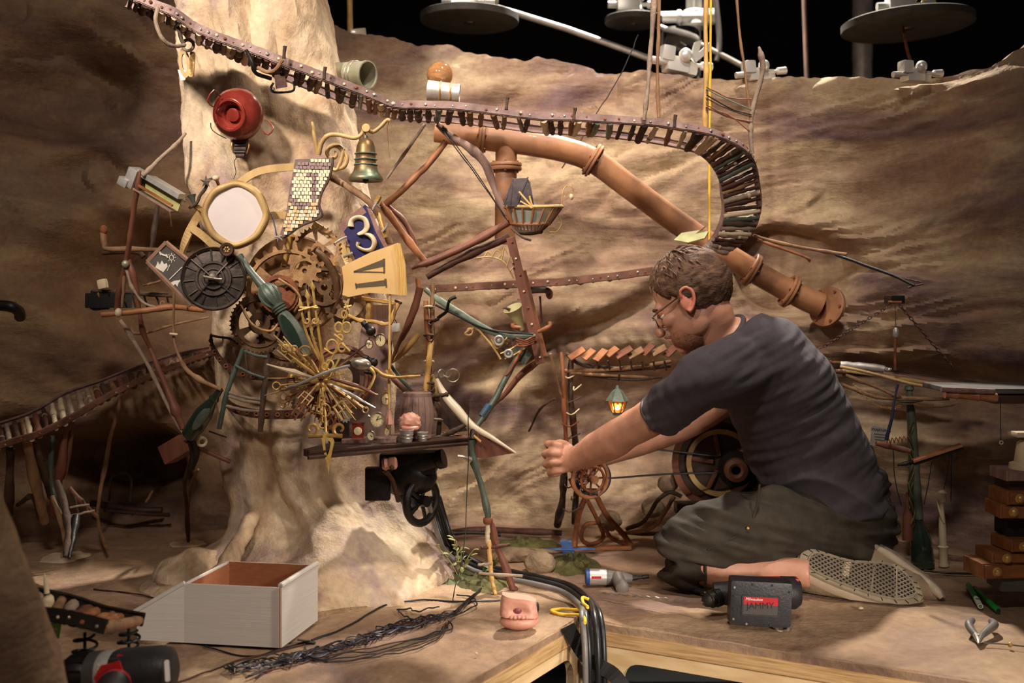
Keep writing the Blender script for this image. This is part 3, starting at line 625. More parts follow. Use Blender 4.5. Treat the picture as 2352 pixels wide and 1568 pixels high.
# ================================================================ BIG TERRACOTTA PIPE
r = root('drain_pipe', 'big terracotta drain pipe with flanges running down the back wall to the right', 'pipe', V(1500, 440, 3.3))
PP = pxy([(1000, 300, 3.15), (1060, 308, 3.15), (1130, 318, 3.15), (1215, 328, 3.15), (1300, 345, 3.16), (1365, 370, 3.17), (1440, 425, 3.18), (1560, 514, 3.2), (1680, 592, 3.2), (1780, 650, 3.2), (1850, 686, 3.2), (1885, 700, 3.2)])
part('barrel', tube(PP, [.033, .035, .037, .037, .036, .036, .035, .035, .034, .034, .035, .036], 28, 6), 'terracotta', r)
part('branch', tube(pxy([(1163, 325, 3.15), (1162, 420, 3.15), (1160, 560, 3.15)]), [.031, .031, .030], 24, 3), 'terracotta', r)
def flange(p, d, R, w=.018, k=2):
    d = d.normalized(); M = ax(p-d*w/2, p+d*w)
    prof = [(R*.6, 0), (R*.96, 0), (R, w*.12), (R, w*.38), (R*.93, w*.46), (R*.93, w*.54), (R, w*.62), (R, w*.88), (R*.96, w), (R*.6, w)]
    f = part('flange', lathe(prof, M, 32), 'terracotta', r)
    if k:
        for j in range(6):
            a = j*math.pi/3; part('flange_bolt', lathe([(.0045, -.004), (.0045, w+.004)], M @ Matrix.Translation((R*.84, 0, 0)) if False else M @ Matrix.Rotation(a, 4, 'Z') @ Matrix.Translation((R*.83, 0, 0)), 6), 'rust', f)
for a, b, y in (((1096, 313), (1120, 316), 3.15), ((1352, 362), (1372, 374), 3.17), ((1712, 612), (1740, 628), 3.2), ((1802, 662), (1826, 675), 3.2)): flange(V(*a, y).lerp(V(*b, y), .5), V(*b, y)-V(*a, y), .051)
flange(V(1161, 383, 3.15), Vector((0, 0, -1)), .047, .022); flange(V(1900, 704, 3.205), V(1910, 708, 3.225)-V(1890, 700, 3.2), .06, .014)
# ================================================================ RED POT, BELL, MOSAIC, MIRROR, SLATE, WHEEL
PM = facing(V(553, 262, 2.70), 0, -14, 12)
r = root('red_pot', 'round red enamel pot mounted mouth-outward high on the column', 'pot', V(553, 300, 2.70))
part('body', clean(lathe([(0, -.03), (.03, -.03), (.055, -.012), (.064, .01), (.062, .028), (.05, .046), (.04, .052), (.0385, .057), (.034, .0575), (.031, .05), (.027, .044), (.025, .043), (.022, .034), (.017, .0335), (.016, .041), (.010, .043), (0, .043)], PM @ Matrix.Translation((0, 0, 0)), 48)), 'red_enamel', r, auto=.9)
part('rim', torus(PM @ Matrix.Translation((0, 0, .054)), .038, .0025, 40, 8), 'red_enamel', r)
for L in ([(494, 248, 2.64), (476, 232, 2.62), (492, 206, 2.62), (506, 222, 2.64)], [(604, 300, 2.66), (616, 310, 2.65), (628, 294, 2.65), (614, 276, 2.66)]): part('handle', tube(pxy(L), .0018, 7, 2), 'red_enamel', r)
part('wire', tube(pxy([(484, 282, 2.66), (486, 296, 2.66), (500, 308, 2.66), (520, 318, 2.67)]), .0012, 6, 4), 'wire_black', r)
for k in range(6): a = k*1.05+.4; part('rivet', ell(PM @ Vector((.058*math.cos(a), .058*math.sin(a), .026)), .0028, .0028, .0028, seg=8, rings=6), 'rust', r)
r = root('spool', 'small black thread spool hanging under the red pot', 'spool', V(552, 360, 2.70))
for k, (v, w) in enumerate(((325, .018), (334, .014), (342, .016), (350, .015), (357, .012))): part('coil', turned(V(552-w*900, v, 2.70), V(552+w*900, v, 2.70), [(0, .002), (.04, .0055), (.96, .0055), (1, .002)], 10), 'black_iron' if k % 2 else 'twig_dark', r)
for s in (-1, 1): part('bracket', tube(pxy([(552+s*17, 320, 2.70), (552+s*20, 335, 2.69), (552+s*15, 352, 2.70)]), .0018, 6, 3), 'brass', r)
part('thread', tube(pxy([(545, 360, 2.70), (538, 372, 2.69), (542, 395, 2.69), (536, 410, 2.69)]), .001, 5, 4, .001), 'wire_blue', r)
r = root('hanging_bell', 'green-bronze hand bell hanging from the curled bracket', 'bell', V(840, 418, 2.66))
BM = Matrix.Translation(V(840, 412, 2.66))
part('cup', lathe([(.0345, 0), (.041, -.004), (.0425, 0), (.0405, .006), (.035, .013), (.030, .02), (.0275, .03), (.027, .034), (.0255, .036), (.0255, .046), (.026, .048), (.0245, .051), (.0245, .060), (.0255, .062), (.024, .066), (.022, .08), (.018, .091), (.010, .098), (.006, .1), (.004, .106), (.0, .106)], BM, 40), 'bell_bronze', r)
for h, rr in ((.035, .0275), (.048, .0265), (.062, .0257)): part('band', torus(BM @ Matrix.Translation((0, 0, h)), rr, .0016, 36, 6), 'verdigris', r)
part('clapper', ell(BM @ Vector((0, 0, -.002)), .008, .008, .008, seg=12, rings=8), 'iron', r)
part('hanger', tube(pxy([(840, 318, 2.66), (837, 306, 2.66), (842, 296, 2.66), (841, 288, 2.66)]), .003, 8, 4), 'twig', r)
r = root('bell_bracket', 'curled brass twig bracket fixed to the column above the mosaic', 'bracket', V(735, 355, 2.68))
part('upright', tube(pxy([(717, 281, 2.68), (722, 310, 2.67), (730, 354, 2.68)]), [.004, .0055, .006], 9, 4, .0008), 'gold_wood', r)
part('arm', tube(pxy([(732, 355, 2.68), (738, 330, 2.67), (752, 312, 2.66), (775, 309, 2.66), (815, 317, 2.66), (832, 306, 2.66), (838, 292, 2.66), (855, 303, 2.66), (872, 292, 2.66), (888, 276, 2.66), (896, 277, 2.66)]), [.006, .006, .006, .0052, .005, .005, .005, .005, .0048, .005, .004], 9, 5, .0006), 'gold_wood', r)
part('knob', lathe([(0, -.005), (.0095, -.005), (.011, 0), (.0095, .005), (0, .005)], facing(V(841, 294, 2.65)), 20), 'gold_wood', r)
part('tassel', tube(pxy([(891, 280, 2.66), (889, 296, 2.66), (892, 330, 2.66), (895, 362, 2.66)]), [.002, .002, .001, .0006], 6, 4, .001), 'twig', r)
def spiral(c, y, r0, r1, turns, a0, n=30, sgn=1): return [V(c[0]+(r0+(r1-r0)*k/n)*math.cos(a0+sgn*2*math.pi*turns*k/n), c[1]-(r0+(r1-r0)*k/n)*math.sin(a0+sgn*2*math.pi*turns*k/n), y) for k in range(n+1)]
r = root('scroll_ornament', 'olive carved scroll ornament between the mosaic and the bell', 'ornament', V(770, 388, 2.70))
part('scroll', tube(spiral((766, 352), 2.70, 4, 22, 1.15, 1.0, 26, -1)+pxy([(776, 388, 2.7), (764, 388, 2.7)]), [.003, .0045, .005, .0055, .006, .0065, .005], 9, 2), 'gold_wood', r)
part('outer_scroll', tube(pxy([(790, 343, 2.70), (797, 362, 2.70), (790, 382, 2.70), (772, 390, 2.70)]), [.003, .006, .006, .003], 9, 5), 'gold_wood', r)
# mosaic panel, each tessera its own tile
MY = 2.62; mo = [(678, 366), (765, 361), (758, 404), (742, 436), (733, 470), (736, 497), (690, 520), (652, 545), (643, 541), (658, 490), (664, 440), (672, 400)]
r = root('mosaic_panel', 'curved mosaic shard of cream and purple tiles with part of a numeral', 'mosaic', V(700, 545, MY)); MC = V(700, 450, MY); MM = facing(MC, 0, 8)
def loc2(u, v): p = MM.inverted() @ V(u, v, MY); return (p.x, p.y)
part('backing', slab([[loc2(*p) for p in mo]], .008, MM, z0=-.009), 'grout', r, smooth=False)
part('edge', tube([V(u, v, MY-.001) for u, v in ((765, 361), (758, 404), (742, 436), (733, 470), (738, 497), (690, 520), (652, 546))], .0032, 7, 4, .002), 'twig_dark', r)
def inpoly(p, L):
    x, y = p; c = False
    for (a, b), (d, e) in zip(L, L[1:]+L[:1]):
        if (b > y) != (e > y) and x < (d-a)*(y-b)/(e-b)+a: c = not c
    return c
tk = 0
for j in range(22):
    for i in range(17):
        v = 368+j*8.4+rnd(-.5, .5); u0 = 640+i*8.6+(j % 2)*4; u = u0+(0 if v < 470 else (v-470)*.12); w, h = 3.7, 3.6
        q = [(u-w+rnd(-.6, .6), v-h+rnd(-.6, .6)), (u+w+rnd(-.6, .6), v-h+rnd(-.6, .6)), (u+w+rnd(-.6, .6), v+h+rnd(-.6, .6)), (u-w+rnd(-.6, .6), v+h+rnd(-.6, .6))]
        if not all(inpoly(p, mo) for p in q): continue
        d1 = math.hypot((u-693)/1.0, (v-432)/1.45)
        m = 'tile_cream' if v < 465 else ('tile_tan' if random.random() < .65 else 'tile_cream')
        if (375 < v < 386 and u < 758) or (24 < d1 < 33 and u < 712 and v > 392) or (717 < u < 730 and 396 < v < 462): m = 'tile_purple'
        if 386 < v < 394: m = 'tile_cream'
        part('tile', slab([[loc2(*p) for p in q]], .0022+rnd(0, .0009), MM, z0=-.0005), m, r, smooth=False)
# band ring of the clock
r = root('clock_hoop', 'yellow bent-wood hoop of the great clock running behind mirror and mosaic', 'hoop', V(690, 600, 2.67))
for L in ([(415, 602, 2.68), (424, 560, 2.67), (440, 520, 2.67), (462, 486, 2.68)], [(545, 425, 2.66), (580, 400, 2.66), (620, 388, 2.66), (680, 383, 2.67)], [(612, 496, 2.67), (640, 494, 2.67), (662, 495, 2.67)], [(520, 592, 2.67), (470, 545, 2.66), (440, 522, 2.66)], [(720, 515, 2.68), (752, 536, 2.67), (778, 560, 2.67), (798, 595, 2.66), (806, 618, 2.66)]):
    P = cr(pxy(L), 6); part('band', sweep([(-.004, -.009), (.004, -.009), (.004, .009), (-.004, .009)], P, [Vector((0, 0, 1)).cross((P[min(i+1, len(P)-1)]-P[max(i-1, 0)])).cross(P[min(i+1, len(P)-1)]-P[max(i-1, 0)]) for i in range(len(P))]), 'gold_wood', r, smooth=False)
part('dark_arm', tube(pxy([(757, 405, 2.68), (800, 430, 2.66), (838, 455, 2.65), (862, 482, 2.65), (880, 512, 2.66), (895, 560, 2.66)]), [.008, .008, .0085, .009, .009, .008], 9, 5, .001), 'twig', r)
part('stay', turned(V(668, 535, 2.68), V(652, 610, 2.68), [(0, .008), (.1, .011), (.15, .008), (.5, .0075), (.55, .010), (.6, .0075), (1, .007)], 10), 'bamboo', r)
# mirror
r = root('round_mirror', 'pale round mirror disc in an irregular gold wooden frame', 'mirror', V(541, 560, 2.60)); MI = facing(V(541, 492, 2.60), 0, 6)
def oct_(R, w=.0): return [(R*(1+.012*math.cos(8*a+.3)+.012*math.sin(3*a)+.012*math.cos(4*a+.6))*math.cos(a), R*1.03*(1+.012*math.cos(8*a+.3)+.012*math.sin(3*a)+.012*math.cos(4*a+.6))*math.sin(a)) for a in [2*math.pi*k/64 for k in range(64)]]
part('glass', slab([oct_(.064)], .006, MI), 'mirror_face', r)
fr_ = [MI @ Vector((p[0], p[1], .003)) for p in oct_(.0685)]
part('frame', tube(fr_, [.0075*(1+.18*math.sin(k*.7)) for k in range(33)], 10, 1, closed=True), 'gold_wood', r); part('frame_edge', tube([MI @ Vector((p[0], p[1], -.004)) for p in oct_(.074)], .0045, 8, 1, closed=True), 'brass', r)
# slate
SM = facing(V(397, 630, 2.58), 0, 5); sl = [(378, 556), (430, 594), (464, 642), (437, 703), (338, 598)]
def sl2(u, v): p = SM.inverted() @ V(u, v, 2.58); return (p.x, p.y)
r = root('chalk_slate', 'framed slate with chalk doodles of a bone, a sun and a castle', 'slate', V(400, 700, 2.58))
so = [sl2(*p) for p in ((381, 556), (456, 618), (462, 672), (437, 703), (338, 600))]
part('board', slab([so], .005, SM), 'slate', r, smooth=False)
for a, b in (((338, 600), (381, 556)), ((338, 600), (437, 703)), ((381, 556), (442, 606))): part('frame', tube([V(*a, 2.575), V(*b, 2.575)], .0052, 4, 1), 'frame_wood', r, smooth=False)
def ch(pts, w=.0011, closed=False): part('chalk_line', tube([SM @ Vector((*sl2(*p), .0033)) for p in pts], w, 5, 2, closed=closed), 'chalk', r)
ch([(369, 582), (377, 586), (384, 588)], .0022); ch([(368, 578), (371, 586)], .002); ch([(383, 584), (386, 592)], .002)
ch([(395+5*math.cos(k), 592+6*math.sin(k)) for k in range(6)], .0011, True)
for k in range(8): a = k*.785; ch([(395+7*math.cos(a), 592+8*math.sin(a)), (395+10*math.cos(a), 592+11*math.sin(a))], .001)
part('chalk_drawing', slab([[sl2(*p) for p in ((358, 614), (362, 606), (364, 600), (368, 608), (373, 598), (378, 607), (384, 604), (386, 612), (376, 625))]], .0006, SM, z0=.0026), 'chalk', r, smooth=False)
ch([(385, 622), (391, 608)]); part('chalk_drawing', slab([[sl2(*p) for p in ((392, 650), (400, 645), (418, 642), (410, 650), (408, 658), (403, 652), (398, 657))]], .0006, SM, z0=.0026), 'chalk', r, smooth=False); ch([(390, 642), (419, 613)], .0014)
# dark hand wheel
r = root('ribbed_wheel', 'dark brown ribbed metal lid like a wheel with a bow-tie handle', 'wheel', V(491, 710, 2.55)); WM = facing(V(491, 640, 2.55), 0, 10, -4); R = .0745
part('rim', lathe([(R*.90, -.004), (R*.98, -.012), (R, -.004), (R, .006), (R*.97, .011), (R*.94, .008), (R*.90, .006), (R*.90, -.004)], WM, 56), 'iron', r)
part('plate', clean(lathe([(R*.92, -.002), (R*.92, .002), (R*.56, .004), (R*.54, .010), (R*.48, .010), (R*.46, .006), (R*.36, .006), (R*.34, .012), (R*.28, .012), (R*.26, .008), (0, .01)], WM, 56)), 'iron', r, auto=.6)
for k in range(12):
    a = k*math.pi/6+.1; part('rib', tube([WM @ Vector((R*.58*math.cos(a), R*.58*math.sin(a), .005)), WM @ Vector((R*.93*math.cos(a), R*.93*math.sin(a), .005))], .0018, 6, 1), 'iron', r)
for k in range(4):
    a = k*math.pi/2+.85; part('spoke', tube([WM @ Vector((.008*math.cos(a), .008*math.sin(a), .013)), WM @ Vector((R*.9*math.cos(a), R*.9*math.sin(a), .006))], .0022, 7, 1), 'iron', r)
part('hub', lathe([(.014, .006), (.012, .014), (.006, .017), (0, .017)], WM, 20), 'iron', r)
part('handle', tube([WM @ Vector((x, -.001+x*-.16, .024+abs(x)*.1)) for x in (-.021, -.012, 0, .012, .021)], [.0042, .003, .002, .003, .0042], 8, 4), 'bolt', r)
r = root('drain_fitting', 'small round metal drain fitting wedged between mirror and wheel', 'fitting', V(521, 585, 2.53)); KM = facing(V(521, 573, 2.53), 0, 5)
part('cap', lathe([(0, -.012), (.011, -.012), (.0165, -.006), (.0165, .002), (.0145, .005), (.0095, .004), (.009, .0015), (0, .0015)], KM, 28), 'dark_rust', r)
for k in range(6): a = k*1.047; part('petal', ell(KM @ Vector((.0052*math.cos(a), .0052*math.sin(a), .002)), .0026, .0026, .0012, KM, 10, 6), 'brass', r)
# star twig
r = root('star_branch', 'crooked twig tipped with metal stars beside the mirror', 'ornament', V(440, 480, 2.63))
part('twig', tube(pxy([(436, 478, 2.63), (452, 466, 2.62), (460, 448, 2.62), (472, 432, 2.62), (478, 415, 2.62), (488, 410, 2.62)]), [.004, .004, .0045, .004, .004, .003], 8, 4, .001), 'twig_dark', r)
def star(c, R, th, par, m='tin', rot=0, nm='star', k5=5):
    L = [((R if k % 2 == 0 else R*.4)*math.cos(k*math.pi/k5+rot+1.57), (R if k % 2 == 0 else R*.4)*math.sin(k*math.pi/k5+rot+1.57)) for k in range(2*k5)]
    M = facing(c); vs = [M @ Vector((x, y, 0)) for x, y in L]+[M @ Vector((0, 0, th)), M @ Vector((0, 0, -th))]; n = 2*k5
    return part(nm, MB().add(vs, [(i, (i+1) % n, n) for i in range(n)]+[((i+1) % n, i, n+1) for i in range(n)]), m, par, smooth=False)
star(V(473, 417, 2.61), .016, .005, r, 'bolt'); star(V(424, 460, 2.61), .008, .003, r, 'bolt', .3); part('knob', ell(V(496, 409, 2.62), .0085, .0085, .007, seg=12, rings=8), 'bone', r); part('horn', turned(V(440, 448, 2.63), V(446, 470, 2.63), [(0, .011), (.4, .006), (1, .003)], 12), 'green_paint', r)
part('stem', tube(pxy([(497, 412, 2.63), (502, 424, 2.64)]), .004, 8, 1), 'bamboo', r); part('foot', tube(pxy([(445, 470, 2.63), (470, 488, 2.64)]), .007, 8, 1), 'gold_wood', r)
rr_ = root('metal_star', 'small grey star hanging at the tip of the mosaic shard', 'star', V(640, 548, 2.6)); star(V(641, 545, 2.6), .012, .004, rr_, 'tin', .2)
part('thread', tube(pxy([(636, 540, 2.6), (630, 510, 2.62), (622, 490, 2.63)]), .002, 6, 4, .002), 'wire_blue', rr_)
# metal and wood trough
r = root('metal_trough', 'grey metal trough with green wooden sides jutting left of the mirror', 'trough', V(350, 480, 2.72)); TRM = frame(V(352, 434, 2.72), V(430, 478, 2.68)-V(300, 400, 2.74), Vector((.3, -.2, 1)))
part('side', box(TRM @ Matrix.Translation((.018, -.022, .0)), .13, .004, .03, bev=.001), 'wood_grey', r, smooth=False); part('side', box(TRM @ Matrix.Translation((.014, .020, -.004)), .14, .014, .026, bev=.001), 'tin', r, smooth=False); part('floor_strip', box(TRM @ Matrix.Translation((.018, -.002, -.012)), .13, .042, .004, bev=.001), 'leaf', r, smooth=False)
part('rim', box(TRM @ Matrix.Translation((.025, -.006, .016)), .115, .006, .005, bev=.001), 'wood_orange', r, smooth=False); part('metal_end', box(TRM @ Matrix.Translation((-.062, 0, 0)), .03, .05, .04, bev=.004), 'tin', r); part('metal_lip', box(TRM @ Matrix.Translation((-.076, -.018, 0)), .03, .022, .05, bev=.004), 'tin', r)
# ================================================================ GEARS
def gear(u, v, y, R, teeth, d, holes, lab, m, th=.004, rot=0, yaw=0, sharp=.5, ring=None, hub=None, kids=()):
    r = root('gear_wheel', lab, 'gear', V(u, v, y)); M = facing(V(u, v, y), rot, yaw); loops = [gearloop(R, teeth, d, sharp)]+holes
    part('disc', slab(loops, th, M), m, r, smooth=False)
    if ring: part('raised_ring', lathe([(ring*.92, th*.4), (ring*.92, th*1.3), (ring, th*1.3), (ring, th*.4), (ring*.92, th*.4)], M, 40), m, r)
    if hub: part('hub', lathe([(hub*.45, -.01), (hub, -.01), (hub, .012), (hub*.8, .016), (hub*.45, .016), (hub*.45, -.01)], M, 20), 'gear_dark', r)
    for k in kids: part('rivet', lathe([(k[2], 0), (k[2], th*1.4), (0, th*1.6)], M @ Matrix.Translation((k[0], k[1], 0)), 10), 'rust', r)
    return r
def kidney(r0, r1, a0, a1, n=8): return [(r1*math.cos(a0+(a1-a0)*k/n), r1*math.sin(a0+(a1-a0)*k/n)) for k in range(n+1)]+[(r0*math.cos(a1-(a1-a0)*k/n), r0*math.sin(a1-(a1-a0)*k/n)) for k in range(n+1)]
def spokes(n, r0, r1, gap, a0=0): return [kidney(r0, r1, a0+2*math.pi*k/n+gap, a0+2*math.pi*(k+1)/n-gap) for k in range(n)]
single('round_plate', lathe([(0, -.004), (.118, -.004), (.122, 0), (.118, .004), (0, .006)], facing(V(676, 655, 2.685)), 40), 'gear_brown', 'round brown backing plate behind the cluster of gears', 'plate')
gear(662, 668, 2.64, .112, 26, .013, spokes(5, .052, .090, .16)+[circ(.012, 14)], 'largest brown toothed gear at the heart of the clock', 'gear_brown', .005, 4, ring=.1, kids=[(.045*math.cos(a), .045*math.sin(a), .004) for a in (0, 1.2, 2.4, 3.6, 4.8)])
gear(730, 572, 2.66, .058, 30, .006, spokes(5, .016, .044, .13, .3)+[circ(.006, 12)], 'thin brown bicycle chainring gear touching the mosaic tip', 'gear_brown', .003, 10, sharp=.2, hub=.008)
gear(745, 660, 2.62, .062, 13, .016, spokes(3, .018, .036, .3, .5)+[circ(.008, 12)], 'dark claw-toothed gear right of the largest gear', 'gear_dark', .006, 15, sharp=.8, ring=.044)
gear(596, 742, 2.63, .073, 42, .005, spokes(4, .026, .05, .2, .5)+[circ(.01, 12)], 'fine-toothed brown gear low on the left of the clock', 'gear_dark', .004, 0, sharp=.2, ring=.058, kids=[(.061*math.cos(a), .061*math.sin(a), .003) for a in (2.4, 2.8, 3.2, 3.6, 4.0)])
gear(642, 676, 2.61, .047, 40, .001, [kidney(.018, .034, 2.2, 4.0), kidney(.018, .034, .4, 2.0), circ(.007, 12)]+[circ(.0028, 8, .039*math.cos(a), .039*math.sin(a)) for a in (0, .6, 1.2, 5.2, 5.8)], 'smooth orange-brown perforated disc in front of the largest gear', 'rust', .006, 0, ring=.04)
gear(700, 622, 2.615, .040, 10, .011, [kidney(.012, .024, .4, 2.6), circ(.006, 10)], 'small rusty cog with a crescent slot above the claw gear', 'gear_brown', .007, 20, sharp=.7)
gear(660, 770, 2.66, .075, 34, .006, spokes(5, .03, .056, .2)+[circ(.012, 12)], 'dark oily gear behind the fine-toothed one under the green baluster', 'gear_dark', .005, 0, ring=.06)
gear(795, 690, 2.68, .060, 20, .007, spokes(4, .02, .045, .2)+[circ(.008, 12)], 'dark gear half hidden behind the claw gear on the right', 'gear_dark', .004, 0)
r = root('curved_pipe', 'curved dark pipe bending over the right side of the gears', 'pipe', V(745, 600, 2.60))
part('tube', tube(pxy([(724, 574, 2.59), (742, 588, 2.59), (760, 615, 2.60), (772, 650, 2.61), (774, 690, 2.62), (766, 718, 2.63)]), [.0075, .008, .008, .008, .0075, .007], 12, 5), 'gear_dark', r); part('lip', torus(ax(V(722, 572, 2.588), V(742, 590, 2.59)), .008, .002, 18, 6), 'rust', r)
for i, (L, lab) in enumerate((([(552, 700, 2.61), (580, 745, 2.60), (620, 760, 2.60), (640, 742, 2.61)], 'thin brown wire hoop curved across the fine-toothed gear'), ([(640, 640, 2.60), (676, 664, 2.59), (690, 690, 2.59), (676, 716, 2.60)], 'curved copper spring arm in front of the orange disc'))):
    single('spring_arm', tube(pxy(L), .0032, 8, 6), 'gear_brown', lab, 'spring')
# green baluster
r = root('green_baluster', 'carved green table-leg baluster slanting across the gears as a clock hand', 'baluster', V(704, 812, 2.52))
part('stem', turned(V(548, 590, 2.58), V(612, 668, 2.56), [(0, .012), (.15, .010), (.5, .0085), (1, .012)], 20), 'green_paint', r)
P_, Q_ = V(604, 655, 2.56), V(638, 704, 2.55); part('tulip', turned(P_, Q_, [(0, .010), (.2, .019), (.45, .022), (.7, .02), (.9, .014), (1, .013)], 24), 'green_paint', r)
for k in range(8):
    a = k*math.pi/4; M = ax(P_, Q_); L = (Q_-P_).length; part('petal', tube([M @ Vector((rr*math.cos(a), rr*math.sin(a), t*L)) for t, rr in ((0, .011), (.25, .0205), (.5, .023), (.75, .0195), (.95, .0135))], [.001, .0032, .004, .003, .001], 6, 3), 'verdigris' if k % 2 else 'green_paint', r)
for k in range(3): part('ring', torus(ax(V(638+k*4, 704+k*5, 2.55), V(660, 736, 2.55)), .0145-k*.0004, .003, 24, 8), 'green_paint', r)
BP, BQ = V(648, 718, 2.55), V(708, 818, 2.52); part('blade', turned(BP, BQ, [(0, .012), (.08, .017), (.3, .0225), (.55, .023), (.8, .019), (1, .012)], 8), 'green_paint', r)
nv_ = (BQ-BP).normalized(); c_ = BP.lerp(BQ, .45)+Vector((-.003, -.021, .004)); part('sunk_panel', slab([circ(1, 24, 0, 0, 0, .011, .045)], .006, frame(c_, nv_.cross(Vector((0, -1, 0))).normalized()*-1, nv_)), 'green_glass', r)
random.seed(21)
# ================================================================ NUMBER PLATES
def poly2(M, L, y): I = M.inverted(); return [((I @ V(u, v, y)).x, (I @ V(u, v, y)).y) for u, v in L]
def textmesh(txt, size, depth, M, name, align='CENTER', shear=0, spacing=1.0):
    c = bpy.data.curves.new(name, 'FONT'); c.body = txt; c.size = size; c.extrude = depth; c.align_x = align; c.align_y = 'CENTER'; c.shear = shear; c.space_character = spacing; c.resolution_u = 3
    o = bpy.data.objects.new(name, c); COL.objects.link(o); dg = bpy.context.evaluated_depsgraph_get(); me = bpy.data.meshes.new_from_object(o.evaluated_get(dg))
    bpy.data.objects.remove(o); bpy.data.curves.remove(c); me.transform(M); me.name = name; return me
NM = facing(V(830, 545, 2.60), 0, 6, 0)
r = root('number_plate', 'dark blue rusted number plate with a cream numeral 3', 'plate', V(840, 600, 2.60))
part('plate', slab([poly2(NM, [(780, 520), (800, 500), (826, 482), (838, 470), (850, 478), (866, 520), (892, 570), (880, 590), (818, 600)], 2.60)], .005, NM), 'plate_blue', r, smooth=False)
part('rust_edge', slab([poly2(NM, [(778, 518), (800, 497), (832, 474), (842, 488), (806, 512), (790, 532), (804, 566), (797, 566)], 2.60)], .0066, NM), 'plate_rust', r, smooth=False)
part('rust_edge', slab([poly2(NM, [(842, 476), (852, 480), (868, 518), (893, 570), (888, 580), (862, 530)], 2.60)], .0066, NM), 'plate_rust', r, smooth=False)
part('numeral', tube(pxy([(806, 520, 2.592), (808, 506, 2.592), (822, 499, 2.592), (838, 504, 2.592), (843, 520, 2.592), (836, 532, 2.592), (822, 538, 2.592), (836, 536, 2.592), (852, 542, 2.592), (860, 556, 2.592), (854, 572, 2.592), (838, 574, 2.592), (822, 566, 2.592), (823, 556, 2.592)]), [.0085, .0065, .006, .0075, .0095, .008, .0045, .005, .009, .0095, .009, .0065, .006, .0085], 10, 5, flat=.6), 'bone', r, 'cream numeral three')
for L in ([(770, 558, 2.58), (786, 548, 2.58), (796, 544, 2.585)], [(872, 476, 2.6), (862, 470, 2.59), (856, 482, 2.59), (866, 462, 2.59)], [(878, 532, 2.59), (888, 520, 2.59), (890, 512, 2.59)], [(790, 590, 2.6), (800, 585, 2.59), (810, 580, 2.59)]): part('wire_tie', tube(pxy(L), .0028, 7, 4), 'tin', r)
part('strap', tube(pxy([(788, 540, 2.61), (800, 572, 2.60), (806, 602, 2.60)]), [.004, .005, .006], 8, 3), 'gold_wood', r)
for L in ([(870, 490, 2.61), (878, 520, 2.60), (886, 545, 2.60)], [(862, 470, 2.62), (872, 450, 2.62)]): part('strap', tube(pxy(L), .006, 8, 3, .001), 'brass', r)
VM = facing(V(862, 625, 2.58), 0, -6, 0)
r = root('parchment_board', 'torn tan parchment board with a sideways roman six and layered page edge', 'board', V(860, 680, 2.58))
part('sheet', slab([poly2(VM, [(784, 612), (800, 604), (850, 580), (916, 558), (926, 600), (931, 650), (928, 678), (880, 674), (850, 672), (800, 682), (785, 677), (788, 650)], 2.58)], .006, VM), 'parchment', r, smooth=False)
for k in range(4):
    d = k*4.2; part('page', slab([poly2(VM, [(905+d, 563-k), (909+d, 562-k), (920+d, 610), (923+d, 678), (918+d, 678), (915+d, 610)], 2.58)], .014-.001*k, VM), 'page_edge', r, smooth=False)
for L in ([(880, 596), (883, 612), (812, 626), (812, 622)], [(812, 622), (884, 624), (884, 627), (812, 626)], [(885, 643), (888, 656), (818, 661), (817, 652)]): part('numeral_stroke', slab([poly2(VM, L, 2.58)], .0012, VM, z0=.0025), 'ink', r, smooth=False)
for L in ([(880, 594), (886, 594), (886, 628), (882, 628)], [(884, 640), (889, 640), (891, 660), (887, 660)], [(815, 650), (818, 650), (820, 663), (817, 663)]): part('serif', slab([poly2(VM, L, 2.58)], .0012, VM, z0=.0025), 'ink', r, smooth=False)
# brass twig frame and beaded rod under the parchment
r = root('twig_trellis', 'brass bound twig trellis hanging below the parchment board', 'trellis', V(880, 745, 2.60))
for L, w in (([(830, 684, 2.6), (850, 688, 2.6), (880, 692, 2.6), (912, 698, 2.6)], .0042), ([(800, 724, 2.62), (830, 736, 2.61), (860, 738, 2.6), (880, 744, 2.6), (896, 742, 2.6)], .0042), ([(918, 690, 2.6), (908, 712, 2.6), (896, 745, 2.6)], .005), ([(846, 690, 2.61), (848, 715, 2.61), (846, 735, 2.61)], .007)): part('stick', tube(pxy(L), w, 8, 4, .001, knots=2), 'bamboo' if w != .007 else 'brass', r)
part('peg', tube(pxy([(908, 690, 2.6), (922, 696, 2.59)]), .003, 7, 1), 'twig_dark', r)
r = root('beaded_rod', 'long knotted brass rod with a pink plumb hanging before the clock board', 'rod', V(895, 960, 2.57))
part('rod', tube(pxy([(896, 676, 2.58), (895, 760, 2.575), (894, 850, 2.57), (894, 940, 2.57)]), .0026, 8, 8, .0015, knots=6), 'bamboo', r)
part('plumb', turned(V(894, 940, 2.57), V(893, 974, 2.57), [(0, .003), (.3, .0055), (.9, .0095), (1, .0095)], 4), 'gum', r); part('claw', tube(pxy([(886, 850, 2.56), (894, 866, 2.56), (902, 862, 2.56), (894, 846, 2.56)]), .004, 7, 3), 'brass', r)
part('cross_twig', tube(pxy([(846, 842, 2.55), (862, 848, 2.55), (882, 862, 2.55), (920, 866, 2.55), (966, 863, 2.55)]), [.004, .004, .0038, .003, .0028], 8, 4, .001, knots=3), 'brass', r)
